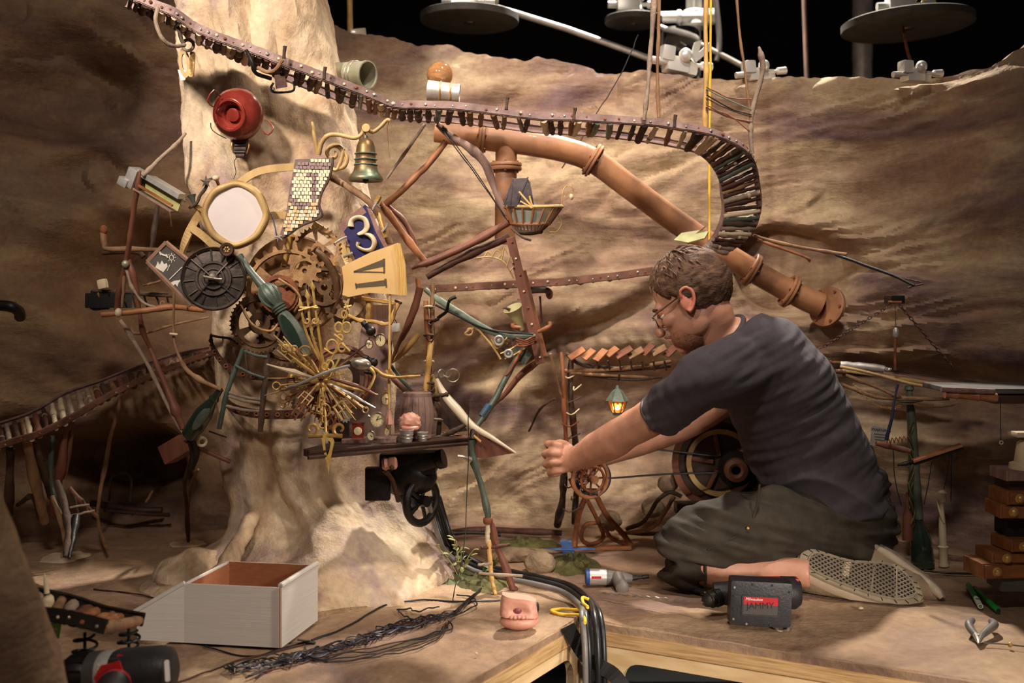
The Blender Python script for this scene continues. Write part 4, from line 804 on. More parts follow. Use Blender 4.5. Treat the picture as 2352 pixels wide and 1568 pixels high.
# ================================================================ CLOCK BOARD AND WATCHES
r = root('clock_board', 'narrow grey upright board behind the small clocks', 'board', V(875, 1005, 2.66))
part('panel', slab([poly2(facing(V(870, 860, 2.66), 0, 0), [(838, 700), (905, 700), (898, 850), (897, 1005), (800, 1005), (815, 860)], 2.66)], .012, facing(V(870, 860, 2.66))), 'wood_grey', r, smooth=False)
part('ledge', box(facing(V(850, 1010, 2.62), 2), .13, .012, .05, bev=.002), 'wood_grey', r, smooth=False); part('foot', box(facing(V(780, 990, 2.66)), .05, .06, .03, bev=.002), 'iron', r, smooth=False)
def watch(u, v, y, R, sx, case, lab, h1, h2, kind='watch', yaw=0, crown=0):
    r = root('pocket_watch' if kind == 'watch' else kind, lab, 'clock', V(u, v, y)-Vector((0, 0, R))); M = facing(V(u, v, y), 0, yaw)
    S = Matrix.Diagonal((sx, 1, 1, 1)); MS = M @ S
    part('case', lathe([(0, -R*.45), (R*.8, -R*.45), (R, -R*.15), (R, R*.15), (R*.95, R*.3), (R*.84, R*.28), (R*.82, R*.1), (0, R*.1)], MS, 28), case, r)
    part('dial', lathe([(R*.83, R*.09), (R*.83, R*.14), (0, R*.14)], MS, 28), 'watch_face', r)
    for a, L, w in ((h1, .5, .06), (h2, .72, .045)): part('hand', slab([[(-R*w, -R*.1), (R*w, -R*.1), (R*w*.5, R*L), (-R*w*.5, R*L)]], R*.04, MS @ Matrix.Translation((0, 0, R*.18)) @ Matrix.Rotation(-math.radians(a), 4, 'Z')), 'print_black', r, smooth=False)
    for k in range(12): part('hour_mark', slab([[(-R*.02, R*.66), (R*.02, R*.66), (R*.02, R*.77), (-R*.02, R*.77)]], R*.02, MS @ Matrix.Translation((0, 0, R*.15)) @ Matrix.Rotation(k*math.pi/6, 4, 'Z')), 'print_black', r, smooth=False)
    if crown is not None:
        c = math.radians(crown); d = Vector((math.sin(c)*sx, math.cos(c), 0)); part('crown', turned(M @ (d*R), M @ (d*R*1.3), [(0, R*.14), (.5, R*.14), (.6, R*.2), (1, R*.2)], 10), case, r)
    return r
watch(874, 781, 2.60, .0165, .85, 'gear_dark', 'small dark-cased clock at the top of the clock board', -20, 5, crown=-60)
watch(848, 790, 2.60, .012, .8, 'gear_dark', 'tiny dark clock tucked left of the topmost clock', 200, 90)
watch(886, 915, 2.58, .0165, .7, 'gear_brown', 'brown tilted clock hanging half way down the clock board', 95, 180, yaw=20)
watch(866, 963, 2.55, .0185, .95, 'bolt', 'silver pocket watch with a big white dial above the shelf', 25, 75, yaw=8, crown=-70)
watch(852, 1000, 2.57, .0115, .85, 'bolt', 'small silver watch resting on the ledge right of the red clock', 150, 110)
watch(889, 990, 2.58, .0105, .7, 'brass', 'tiny brass watch below the big silver pocket watch', 40, 190)
r = root('red_clock', 'little square red carved clock with a round yellow dial on the ledge', 'clock', V(823, 1008, 2.56)); M = facing(V(823, 989, 2.56))
part('case', slab([rrect(-.0135, .0135, -.018, .018, .002, 3)], .012, M), 'red_enamel', r); part('dial', lathe([(.0095, 0), (.0095, .0075), (.0075, .0085), (.003, .008), (0, .009)], M, 24), 'watch_face', r); part('top', box(M @ Matrix.Translation((0, .019, 0)), .03, .004, .014, bev=.001), 'wood_red', r); part('base', box(M @ Matrix.Translation((0, -.0185, 0)), .03, .004, .014, bev=.001), 'wood_red', r)
def bulbs(u, v, a, s, lab):
    r = root('dark_bulb', lab, 'bulb', V(u, v, 2.59)); d = Vector((math.cos(a), 0, math.sin(a))); c = V(u, v, 2.59)
    part('globe', ell(c, .012*s, .012*s, .012*s, seg=18, rings=12), 'black_iron', r); part('socket', turned(c+d*.006*s, c+d*.03*s, [(0, .008*s), (.5, .007*s), (.6, .0085*s), (1, .006*s)], 12), 'black_iron', r)
bulbs(852, 760, 2.3, 1.0, 'black glossy bulb above the topmost clock'); bulbs(858, 832, 2.6, .9, 'black bulb peeking out beside the burst of hands'); bulbs(858, 856, 3.0, .7, 'smallest black bulb under the other one beside the burst')
r = root('wooden_ring', 'turned brown wooden clock ring behind the burst of hands', 'ring', V(800, 985, 2.63)); M = facing(V(782, 868, 2.60), 0, 14)
part('ring', clean(lathe([(.058, -.012), (.077, -.012), (.080, -.004), (.077, .004), (.072, .007), (.070, .003), (.066, .003), (.064, .008), (.058, .006), (.058, -.012)], M, 56)), 'wood_red', r); part('inner_ring', lathe([(.03, -.01), (.044, -.01), (.046, 0), (.03, 0), (.03, -.01)], M, 40), 'wood_dark', r)
# ================================================================ BURST OF HANDS, KEYS AND CUTLERY
C = V(738, 872, 2.50)
r = root('hand_burst', 'spiky golden burst of clock hands, keys, forks and a spoon', 'burst', V(738, 900, 2.50))
part('core', ell(V(738, 874, 2.52), .022, .022, .022, seg=18, rings=12), 'gear_dark', r)
for k in range(6): a = k*1.05; part('core_leaf', ell(V(738, 874, 2.50)+Vector((.016*math.cos(a), -.006, .016*math.sin(a))), .012, .004, .007, Matrix.Rotation(-a, 4, 'Y'), 10, 7), 'brass', r)
def G(L, w, m, nm, sub=4, wob=.0006, kn=0): return part(nm, tube([V(*p) for p in L], w, 7, sub, wob, knots=kn), m, r)
# trident with cross bars
for tip, mid in (((690, 700), (706, 770)), ((706, 680), (716, 765)), ((718, 660), (733, 770))): t = G([(745, 845, 2.49), (*mid, 2.47), (*tip, 2.46)], [.0032, .003, .0026], 'gold_paint', 'prong'); part('spear_tip', turned(V(tip[0]+2, tip[1]+8, 2.46), V(tip[0]-2, tip[1]-16, 2.46), [(0, .002), (.35, .006), (1, .0005)], 6), 'gold_paint', t)
for a, b in (((686, 713), (728, 702)), ((688, 706), (731, 706))): G([(*a, 2.457), (*b, 2.457)], .0022, 'gold_paint', 'crossbar')
for s in (-1, 1): part('curl', tube(spiral((714+s*9, 736), 2.458, 3, 9, .9, 1.2 if s > 0 else 1.9, 16, s), .0018, 6, 2), 'gold_paint', r)
# broad pierced hand
HM = facing(V(772, 800, 2.46), 0, 0)
ph = part('pierced_hand', tube(pxy([(744, 862, 2.462), (756, 832, 2.461), (770, 806, 2.46), (780, 776, 2.46), (788, 740, 2.46), (797, 706, 2.46), (804, 684, 2.46)]), [.006, .0045, .004, .004, .0035, .003, .0008], 8, 4, flat=.5), 'gold_paint', r)
for u, v, R_ in ((791, 722, .0065), (778, 752, .0085), (796, 752, .0095), (763, 796, .0125), (785, 798, .0075), (757, 838, .0085), (781, 776, .006), (746, 842, .006)): part('pierced_ring', torus(HM @ Matrix.Translation(HM.inverted() @ V(u, v, 2.459)), R_, .0024, 18, 7, sy=1.25), 'gold_paint', ph)
for a_, b_ in (((790, 706), (808, 702)), ((792, 698), (802, 712)), ((768, 768), (786, 782)), ((744, 800), (762, 812)), ((786, 790), (804, 806)), ((758, 866), (780, 822))): part('pierced_bar', tube([V(*a_, 2.458), V(*b_, 2.458)], .0026, 7, 1), 'gold_paint', ph)
# other pieces: tip, depth, kind
def spike(tip, y, w, m, nm='spike', a=.08): p = V(*tip, y); d = p-C; return part(nm, tube([C+d*a, C+d*.5, p], [w, w*1.1, w*.35], 7, 3, .0008, knots=1), m, r)
spike((612, 836), 2.44, .0046, 'bone', 'horn'); spike((628, 768), 2.5, .004, 'gold_wood'); spike((650, 772), 2.5, .0035, 'gold_paint'); spike((636, 782), 2.46, .003, 'brass'); spike((608, 908), 2.5, .0032, 'gold_wood'); spike((862, 936), 2.48, .0042, 'tin', 'glass_spike'); spike((868, 906), 2.50, .004, 'brass'); spike((846, 786), 2.52, .0026, 'dark_rust'); spike((614, 868), 2.54, .003, 'gold_wood'); spike((662, 812), 2.44, .003, 'gold_paint'); spike((818, 814), 2.46, .0028, 'twig')
for u, v in ((846, 786), (830, 803)): part('bead', ell(V(u, v, 2.52), .0045, .0045, .0045, seg=10, rings=7), 'bone', r)
# keys with bows and bits
def key(tip, y, m, bow=.011, w=.003, bit=.012):
    p = V(*tip, y); d = (p-C); L = d.length; d.normalize(); s = part('key', tube([C+d*.02, p-d*bow], w, 8, 1), m, r); x = d.cross(Vector((0, 1, 0))).normalized()
    part('bow', torus(frame(p, d, x), bow, w*.8, 20, 7), m, s)
    for k in (.55, .68): part('bit', box(frame(C+d*L*k+x*bit*.5, d, x), .004, bit, .003), m, s, smooth=False)
key((700, 806), 2.45, 'brass', .013); key((655, 800), 2.47, 'gold_paint', .008, .0024); key((676, 800), 2.46, 'gold_wood', .006)
def fork(tip, y, m, w=.0026, sp=14):
    p = V(*tip, y); d = (p-C); L = d.length; d.normalize(); x = d.cross(Vector((0, 1, 0))).normalized(); s = part('fork', tube([C+d*.02, C+d*(L*.62)], w, 7, 1), m, r)
    part('crossbar', tube([C+d*L*.62-x*.014, C+d*L*.62+x*.014], w*.9, 6, 1), m, s); part('crossbar', tube([C+d*L*.78-x*.012, C+d*L*.78+x*.012], w*.7, 6, 1), m, s)
    for k in (-1, 0, 1): part('tine', tube([C+d*L*.62+x*.012*k, p+x*.013*k-d*abs(k)*.006], w*.8, 6, 1), m, s)
fork((676, 965), 2.47, 'rust'); fork((800, 962), 2.47, 'gold_wood', .003); fork((640, 790), 2.53, 'gold_wood')
# scissors-like lower hand
LM = facing(V(748, 990, 2.46))
for s in (-1, 1): part('scroll_curl', tube(spiral((748+s*32, 985), 2.46, 5, 17, 1.0, -1.2 if s > 0 else 4.3, 20, s)[::1]+[V(748+s*6, 1000, 2.46)], [.002, .0034, .004, .0045, .005], 8, 2), 'brass', r)
part('pointer_loop', slab([poly2(LM, [(738, 1000), (750, 992), (762, 1000), (768, 1014), (762, 1040), (757, 1066), (755, 1088), (752, 1066), (744, 1040), (740, 1014)], 2.46), poly2(LM, [(750, 1006), (746, 1016), (748, 1034), (752, 1046), (757, 1034), (760, 1016)], 2.46)], .004, LM), 'gold_paint', r, smooth=False)
G([(742, 890, 2.49), (746, 940, 2.47), (748, 992, 2.46)], .0035, 'brass', 'shank'); part('swivel', torus(facing(V(747, 942, 2.465)), .011, .002, 18, 6, sy=1.3), 'brass', r)
# spoon lying across
sp = G([(662, 888, 2.45), (690, 880, 2.44), (740, 858, 2.43), (790, 842, 2.43), (804, 839, 2.43)], [.0026, .003, .0036, .0032, .003], 'tin', 'spoon'); part('spoon_bowl', ell(V(826, 834, 2.43), .026, .0125, .0135, Matrix.Rotation(.18, 4, 'Y'), 22, 14, fn=lambda d: 1-.25*max(0, -d.x)), 'bolt', sp)
G([(760, 868, 2.46), (800, 880, 2.45), (830, 890, 2.45), (860, 905, 2.45)], [.004, .005, .004, .003], 'wood_red', 'twig_arm'); G([(835, 905, 2.46), (846, 895, 2.46), (860, 862, 2.47), (846, 840, 2.48)], .0036, 'brass', 'claw', 5)
for i in range(34):                    # the thicket of smaller hands underneath
    a = rnd(math.pi*1.02, math.pi*1.98) if i < 24 else rnd(0.1, math.pi-.1); R = rnd(60, 120) if i < 24 else rnd(50, 100); tip = (738+R*math.cos(a)*1.05, 872-R*math.sin(a))
    m = random.choice(('brass', 'gold_wood', 'gear_brown', 'rust', 'gold_paint', 'dark_rust', 'brass')); y = rnd(2.44, 2.60); k = random.random()
    if k < .55: spike(tip, y, rnd(.0018, .0032), m, 'clock_hand', .1)
    elif k < .8: key(tip, y, m, rnd(.005, .009), .002, .007)
    else: fork(tip, y, m, .0018)
for i in range(9):
    a = rnd(math.pi*1.1, math.pi*1.9); R = rnd(55, 100); c = V(738+R*math.cos(a), 872-R*math.sin(a), rnd(2.52, 2.58)); q = rnd(.012, .022)
    part('cog', slab([gearloop(q, 12, q*.2), circ(q*.4, 12)], .003, facing(c, rnd(0, 90), rnd(-40, 40), rnd(-30, 30))), random.choice(('rust', 'gear_brown', 'brass', 'tin_green')), r, smooth=False)
part('brass_bell', turned(V(672, 852, 2.5), V(672, 872, 2.5), [(0, .004), (.2, .009), (.7, .012), (1, .014)], 18), 'brass', r)
# ================================================================ GREEN LADDER
r = root('ladder', 'crooked green-grey twig ladder leaning below the gears', 'ladder', V(555, 990, 2.62))
part('stile', tube(pxy([(560, 800, 2.62), (540, 850, 2.62), (520, 905, 2.61), (503, 985, 2.61)]), .006, 9, 4, .0015), 'green_paint', r); part('stile', tube(pxy([(614, 815, 2.60), (610, 870, 2.60), (602, 940, 2.59), (598, 992, 2.59)]), .006, 9, 4, .0015, knots=3), 'twig_dark', r)
for a, b in (((562, 806), (614, 820)), ((542, 840), (608, 868)), ((524, 900), (604, 918)), ((520, 908), (602, 926)), ((512, 930), (600, 945))): part('rung', tube(pxy([(*a, 2.612), ((a[0]+b[0])/2, (a[1]+b[1])/2+3, 2.60), (*b, 2.595)]), .0036, 8, 4, .001), 'twig_grey' if a[1] > 890 else 'green_paint', r)
part('rung', tube(pxy([(564, 808, 2.612), (568, 850, 2.61)]), .0036, 8, 1), 'twig_dark', r)
r = root('riveted_band', 'rusty riveted metal band wrapped round the column behind the ladder', 'band', V(590, 950, 2.70))
for (L, w) in (([(512, 915, 2.86), (540, 938, 2.73), (590, 950, 2.69), (650, 952, 2.68), (700, 950, 2.68)], .011), ([(484, 770, 2.75), (490, 800, 2.73), (520, 840, 2.70), (570, 862, 2.68), (630, 868, 2.68)], .008)):
    P = cr(pxy(L), 5); part('strip', sweep([(-.002, -w), (.002, -w), (.002, w), (-.002, w)], P, [Vector((0, 0, 1))]*len(P)), 'dark_rust', r, smooth=False)
    for k in range(2, len(P)-1, 2): part('rivet', torus(facing(P[k]+Vector((0, -.004, 0))), .0045, .0018, 12, 5), 'rust', r)
part('bent_wire', tube(pxy([(484, 770, 2.74), (500, 773, 2.72), (530, 778, 2.68), (548, 790, 2.66)]), .0032, 7, 4, .001), 'dark_rust', r)
# ================================================================ SHELF WITH BARREL, POTS
S0, S1 = V(706, 1044, 2.44), V(1082, 1012, 2.70); sd = (S1-S0); sd.z = 0; sL = sd.length; sd.normalize(); zs = (S0.z+S1.z)/2; SMx = frame(Vector((S0.x, S0.y, zs)), sd, Vector((0, 0, 1)))
r = root('shelf', 'long dark varnished wooden shelf under the clocks', 'shelf', SMx @ Vector((sL/2, 0, .0)))
prof = [(0, -.010), (.006, -.010), (.010, -.004), (.004, .0), (.008, .004), (.010, .008), (0, .008)]
pts = [Vector((S0.x, S0.y, zs))+sd*sL*t/8 for t in range(9)]
part('board', slab([[(0.012, 0), (sL, 0), (sL, .2), (.19, .17), (.012, .045)]], .015, frame(Vector((S0.x, S0.y, zs)), sd, Vector((-sd.y, sd.x, 0)))), 'wood_dark', r, smooth=False)
part('moulding', sweep([(a, b) for a, b in prof], pts, [Vector((0, 0, 1))]*9), 'wood_dark', r, smooth=False); part('end_lip', box(SMx @ Matrix.Translation((sL-.002, .0, -.06)), .012, .02, .12, bev=.003), 'wood_red', r)
ST = zs+.0085
def on_shelf(u, y): p = V(u, 1000, y); return Vector((p.x, p.y, ST))
def barrel(c, R, h, m, lab, name='barrel', hoops=(.16, .84), lid=True, gr=None):
    r = root(name, lab, 'barrel', c, gr); n = 16; prof = [(R*(.80+.20*math.sin(math.pi*(t/8))), h*t/8) for t in range(9)]
    for k in range(n):
        M = Matrix.Translation(c) @ Matrix.Rotation(2*math.pi*k/n, 4, 'Z'); vs = []; w = math.pi/n*.93
        for q, z in prof:
            for a in (-w, 0, w): vs.append(M @ Vector((q*math.cos(a), q*math.sin(a), z)))
            for a in (w, -w): vs.append(M @ Vector(((q-.004)*math.cos(a), (q-.004)*math.sin(a), z)))
        fs = [(i*5+j, i*5+(j+1) % 5, (i+1)*5+(j+1) % 5, (i+1)*5+j) for i in range(8) for j in range(5)]+[(4, 3, 2, 1, 0), (40, 41, 42, 43, 44)]
        part('stave', MB().add(vs, fs), m, r)
    for t in hoops: q = R*(.80+.20*math.sin(math.pi*t))*1.015; part('hoop', lathe([(q*.97, h*t-.005), (q*1.01, h*t-.005), (q*1.01, h*t+.005), (q*.97, h*t+.005), (q*.97, h*t-.005)], Matrix.Translation(c), 32), 'wood_grey' if m == 'wood_grey' else 'dark_rust', r)
    if lid: part('lid', lathe([(0, h*.955), (R*.77, h*.955), (R*.77, h*.985), (0, h*.985)], Matrix.Translation(c), 28), m, r)
    return r
barrel(on_shelf(958, 2.68), .041, .112, 'wood_grey', 'greyish wooden barrel standing on the shelf', hoops=(.06, .94))
r = root('cloth_sack', 'small slumped pink-brown sack in front of the barrel on the shelf', 'sack', on_shelf(942, 2.62)); part('bag', ell(on_shelf(942, 2.628)+Vector((0, .0, .045)), .026, .014, .022, fn=lambda d: 1+.22*noise.noise(d*3+Vector((5, 0, 0)))+.08*noise.noise(d*9), seg=30, rings=20), 'gum', r); part('mouth', torus(Matrix.Translation(on_shelf(942, 2.62)+Vector((0, 0, .032))), .017, .005, 18, 7), 'gum', r)
def pot(c, R, h, lab, m='tin'):
    r = root('small_pot', lab, 'pot', c); part('body', lathe([(0, .001), (R*.75, 0), (R*.8, h*.05), (R, h*.9), (R*1.05, h*.92), (R*1.05, h), (R*.9, h), (R*.78, h*.15), (0, h*.12)], Matrix.Translation(c), 24), m, r)
    for t in (.35, .6): part('hoop', torus(Matrix.Translation(c+Vector((0, 0, h*t))), R*(.8+.2*t)*1.01, .0014, 22, 5), 'bolt', r)
pot(on_shelf(934, 2.60), .0165, .030, 'small tin bucket on the shelf under the sack'); pot(on_shelf(970, 2.62), .0135, .022, 'smaller tin bucket on the shelf right of the other')
r = root('hanging_tin', 'little grey tin box hanging below the twig frame', 'tin', V(909, 756, 2.64)); part('can', box(facing(V(909, 752, 2.64), 4), .020, .02, .016, bev=.002), 'tin', r); part('loop', tube(pxy([(903, 742, 2.64), (905, 732, 2.63), (912, 742, 2.64)]), .001, 5, 4), 'wire_black', r)
# machinery below the shelf
r = root('motor', 'black motor and gearbox bolted under the shelf', 'motor', V(940, 1140, 2.74))
part('housing', ell(V(935, 1090, 2.76), .075, .06, .055, seg=28, rings=18, fn=lambda d: 1+.1*noise.noise(d*3)), 'black_iron', r); part('arm', turned(V(930, 1075, 2.74), V(1020, 1052, 2.72), [(0, .03), (.5, .026), (.8, .02), (.85, .024), (1, .024)], 18), 'black_iron', r); part('mount', box(facing(V(940, 1060, 2.76)), .14, .05, .1, bev=.006), 'black_iron', r); part('leg', tube(pxy([(930, 1110, 2.75), (935, 1140, 2.74), (950, 1170, 2.72)]), [.03, .022, .014], 12, 4), 'black_iron', r)
r = root('flywheel', 'black iron flywheel seen at an angle under the shelf', 'wheel', V(970, 1200, 2.72)); M = facing(V(968, 1150, 2.74), 0, 52)
part('rim', torus(M, .055, .010, 36, 10), 'black_iron', r)
for k in range(5): a = k*1.2566; part('spoke', tube([M @ Vector((0, 0, 0)), M @ Vector((.052*math.cos(a), .052*math.sin(a), 0))], .005, 7, 1), 'black_iron', r)
part('hub', turned(M @ Vector((0, 0, -.02)), M @ Vector((0, 0, .02)), [(0, .014), (1, .014)], 14), 'black_iron', r)
r = root('pulley_bracket', 'pink-brown carved pulley block under the shelf', 'pulley', V(895, 1075, 2.62)); part('block', turned(V(878, 1066, 2.62), V(912, 1062, 2.62), [(0, .012), (.2, .016), (.4, .013), (.6, .016), (.9, .015), (1, .01)], 16), 'gum', r); part('bolt', ell(V(900, 1074, 2.6), .006, .006, .006, seg=10, rings=8), 'dark_rust', r); part('stay', tube(pxy([(880, 1078, 2.64), (900, 1100, 2.66), (915, 1150, 2.7)]), .006, 8, 3), 'dark_rust', r); part('plate', box(facing(V(868, 1110, 2.68)), .06, .08, .03, bev=.004), 'black_iron', r)
random.seed(33)
def sticks(r, rows, nm='stick'):
    """rows: (pts, radius, material[, knots])"""
    for row in rows:
        L, w, m = row[:3]; part(nm, tube(pxy(L), w, 9, 4, .0014, knots=row[3] if len(row) > 3 else 0), m, r)
# ================================================================ SWING ARM SCAFFOLD RIGHT OF THE CLOCK
r = root('stick_scaffold', 'tall wired scaffold of bamboo and rusty sticks rising beside the shelf', 'scaffold', V(985, 1010, 2.76))
sticks(r, (
    ([(978, 690, 2.74), (984, 800, 2.74), (983, 900, 2.75), (980, 930, 2.76)], .0055, 'bamboo_rust', 4), ([(994, 650, 2.76), (993, 760, 2.76), (990, 860, 2.76), (1000, 930, 2.77)], .005, 'twig', 4),
    ([(990, 780, 2.74), (985, 830, 2.73), (978, 910, 2.74)], .006, 'bamboo', 3), ([(990, 860, 2.75), (1002, 905, 2.76), (1010, 940, 2.77)], .006, 'gold_wood', 2), ([(1000, 915, 2.76), (1010, 960, 2.76), (1005, 1020, 2.76)], .005, 'twig_dark', 2),
    ([(965, 660, 2.77), (955, 700, 2.77), (938, 745, 2.77), (918, 785, 2.78), (898, 830, 2.78)], [.009, .010, .009, .006, .004], 'wood_red'), ([(900, 868, 2.8), (940, 905, 2.8), (965, 930, 2.8)], .0065, 'wood_red'), ([(898, 840, 2.82), (930, 880, 2.82), (958, 912, 2.82)], .005, 'green_paint'),
    ([(962, 766, 2.8), (930, 805, 2.8), (898, 832, 2.8)], [.0055, .006, .005], 'bamboo', 4), ([(1005, 730, 2.75), (1025, 715, 2.74), (1032, 690, 2.73), (1048, 682, 2.73)], [.004, .0045, .004, .005], 'black_iron'), ([(988, 740, 2.74), (1008, 732, 2.74)], .004, 'black_iron'),
    ([(985, 910, 2.75), (1030, 905, 2.74)], .005, 'twig_dark', 1), ([(975, 962, 2.74), (1018, 963, 2.74)], .003, 'twig_grey'), ([(1010, 1005, 2.74), (1050, 985, 2.72), (1078, 970, 2.72)], .0055, 'twig_dark', 1), ([(1003, 1014, 2.72), (1045, 1008, 2.71), (1082, 1004, 2.70)], .005, 'wood_red', 1)))
for v in (705, 735, 770, 830, 880): part('binding', torus(facing(V(986+rnd(-2, 2), v, 2.74), 0, 0, 80), .011, .003, 14, 6), random.choice(('twig_dark', 'rust', 'bone')), r)
for k in range(6): v = 700+k*38; part('wire', tube(pxy([(978, v, 2.735), (990, v+8, 2.73), (998, v-4, 2.74)]), .0016, 5, 3), 'dark_rust', r)
r = root('arm_frame', 'rusty wooden swing arm frame reaching right across the wall', 'frame', V(1210, 830, 2.82))
sticks(r, (
    ([(945, 615, 2.78), (1010, 592, 2.79), (1090, 555, 2.80), (1172, 508, 2.82)], [.006, .009, .009, .009], 'wood_red', 2), ([(980, 636, 2.80), (1050, 598, 2.81), (1110, 570, 2.82), (1170, 545, 2.83)], [.008, .0095, .010, .010], 'dark_rust', 1),
    ([(884, 470, 2.78), (920, 440, 2.78), (955, 405, 2.79), (985, 375, 2.80), (1024, 325, 2.82)], [.0085, .0085, .009, .008, .008], 'bamboo_rust'), ([(872, 466, 2.76), (900, 500, 2.77), (940, 555, 2.78), (985, 612, 2.79)], [.0075, .0085, .0085, .008], 'bamboo_rust', 2), ([(890, 472, 2.79), (925, 505, 2.79), (945, 540, 2.79), (960, 580, 2.79)], .006, 'wood_red', 2),
    ([(1005, 285, 2.80), (1030, 308, 2.80), (1080, 340, 2.80), (1115, 375, 2.81), (1135, 430, 2.82), (1162, 495, 2.82)], [.007, .009, .0095, .013, .009, .007], 'wood_grey', 1), ([(976, 285, 2.86), (945, 330, 2.86), (915, 372, 2.86), (888, 410, 2.86)], [.004, .004, .0035, .003], 'twig_grey', 1),
    ([(960, 640, 2.78), (962, 680, 2.78), (948, 720, 2.78), (925, 760, 2.79)], [.007, .008, .006, .003], 'bamboo_rust'), ([(868, 468, 2.68), (862, 480, 2.66), (866, 500, 2.66)], .006, 'brass', 1)))
BMx = upright(V(1207, 690, 2.82), V(1172, 540, 2.82)-V(1243, 838, 2.82))
part('post', box(BMx, .0235, .333, .012, bev=.002), 'wood_red', r, smooth=False); part('post', box(upright(V(1226, 720, 2.845), V(1200, 620, 2.85)-V(1252, 828, 2.84)), .016, .23, .012, bev=.002), 'bamboo_rust', r, smooth=False)
for k in range(8): t = k/7; p = V(1176, 556, 2.812).lerp(V(1240, 820, 2.812), t); part('nail', ell(p, .0032, .002, .0032, seg=8, rings=5), 'bone' if k % 2 else 'rust', r)
for L in ([(1022, 300, 2.79), (1060, 350, 2.79), (1100, 405, 2.80), (1160, 500, 2.81)], [(1010, 292, 2.78), (1050, 345, 2.78), (1092, 400, 2.79), (1165, 505, 2.80)]): part('stay_wire', tube(pxy(L), .0014, 5, 4, .001), 'wire_black', r)
# fretwork bracket
for L in ([(1095, 592, 2.81), (1130, 590, 2.81), (1160, 605, 2.81), (1180, 640, 2.82)], [(1130, 590, 2.81), (1140, 575, 2.81), (1152, 582, 2.81), (1146, 592, 2.81)], [(1152, 598, 2.81), (1158, 570, 2.81), (1166, 585, 2.81)], [(1164, 612, 2.81), (1172, 590, 2.81), (1178, 604, 2.81)], [(1112, 590, 2.81), (1120, 578, 2.81), (1128, 584, 2.81)], [(1172, 622, 2.81), (1180, 612, 2.81)]): part('fretwork', tube(pxy(L), .0022, 6, 4), 'gold_wood', r)
for k, L in enumerate(([(1236, 762, 2.80), (1252, 755, 2.79), (1263, 748, 2.79), (1262, 738, 2.79)], [(1196, 752, 2.82), (1180, 750, 2.82), (1178, 742, 2.82)])): part('hook', tube(pxy(L), [.004, .006, .006, .004][:len(L)], 9, 4), 'bamboo_rust', r)
# cradle
r = root('basket_cradle', 'wicker cradle basket with a black hood sitting on the swing arm', 'cradle', V(1220, 535, 2.78))
CX, CYY = (1160+1290)/2, 2.78
def ring(v, hw, hd, k=24, sk=0): c = V(CX+sk, v, CYY); return [c+Vector((hw*PX(CYY)*math.cos(2*math.pi*i/k), hd*math.sin(2*math.pi*i/k), .004*math.cos(2*math.pi*i/k)**2)) for i in range(k)]
part('rim', tube(ring(478, 66, .045), .0045, 8, 1, closed=True), 'gold_wood', r); part('lower_rim', tube(ring(517, 44, .03, sk=-6), .004, 8, 1, closed=True), 'bamboo_rust', r); part('keel', tube(ring(534, 30, .02, sk=-12), .005, 8, 1, closed=True, wob=.003), 'twig_dark', r)
a, b, c = ring(480, 62, .041), ring(516, 42, .028, sk=-6), ring(536, 26, .017, sk=-12)
part('basket_wall', MB().add(a+b+c, [(i, (i+1) % 24, 24+(i+1) % 24, 24+i) for i in range(24)]+[(24+i, 24+(i+1) % 24, 48+(i+1) % 24, 48+i) for i in range(24)]+[tuple(range(48, 72))]), 'glass_grey', r)
a, b = ring(478, 67, .046, 16), ring(517, 45, .031, 16, -6)
for i in range(16): part('rib', tube([a[i], a[i].lerp(b[i], .5)+Vector((0, -.002, 0)), b[i]], .0028, 6, 2), 'bamboo_rust', r)
b2, c2 = ring(518, 44, .031, 28, -6), ring(536, 30, .02, 28, -12)
for i in range(28): part('wicker', tube([b2[i], c2[(i+1) % 28]], .0018, 5, 1), 'wood_red', r)
hd = MB(); n = 12; ribs = []
for k, (u0, v0, u1, v1) in enumerate(((1160, 474, 1165, 440), (1158, 470, 1172, 428), (1172, 474, 1178, 410), (1186, 474, 1212, 408), (1226, 476, 1216, 418))):
    w = .040; ribs.append([V(u0+(u1-u0)*math.sin(math.pi*i/n)**.6, v0+(v1-v0)*math.sin(math.pi*i/n)**.6, CYY-w*math.cos(math.pi*i/n)) for i in range(n+1)])
vs = [p for q in ribs for p in q]; hd.add(vs, [(k*(n+1)+i, k*(n+1)+i+1, (k+1)*(n+1)+i+1, (k+1)*(n+1)+i) for k in range(4) for i in range(n)]); part('hood', hd, 'cloth_dark', r, smooth=True)
for q in ribs: part('hood_rib', tube(q, .0022, 6, 1), 'cloth_dark', r)
for L in ([(1225, 478, 2.735), (1205, 455, 2.735), (1192, 440, 2.736)], [(1224, 478, 2.734), (1216, 450, 2.734)], [(1222, 478, 2.733), (1195, 462, 2.735)]): part('hood_stay', tube(pxy(L), .0025, 6, 2), 'bamboo', r)
part('lantern_hook', tube(pxy([(1290, 476, 2.78), (1292, 445, 2.78), (1300, 428, 2.78), (1314, 430, 2.78), (1316, 442, 2.78), (1305, 442, 2.78), (1296, 452, 2.78)]), .0012, 6, 5), 'brass', r); part('bauble', ell(V(1312, 452, 2.78), .0055, .0055, .008, seg=12, rings=8), 'bone', r)
part('wire_loop', tube(pxy([(1282, 495, 2.78), (1290, 510, 2.78), (1280, 530, 2.78), (1262, 533, 2.78)]), .001, 5, 4), 'brass', r); part('peg', tube(pxy([(1175, 525, 2.74), (1200, 545, 2.72), (1220, 552, 2.72)]), .003, 7, 3), 'twig_dark', r)
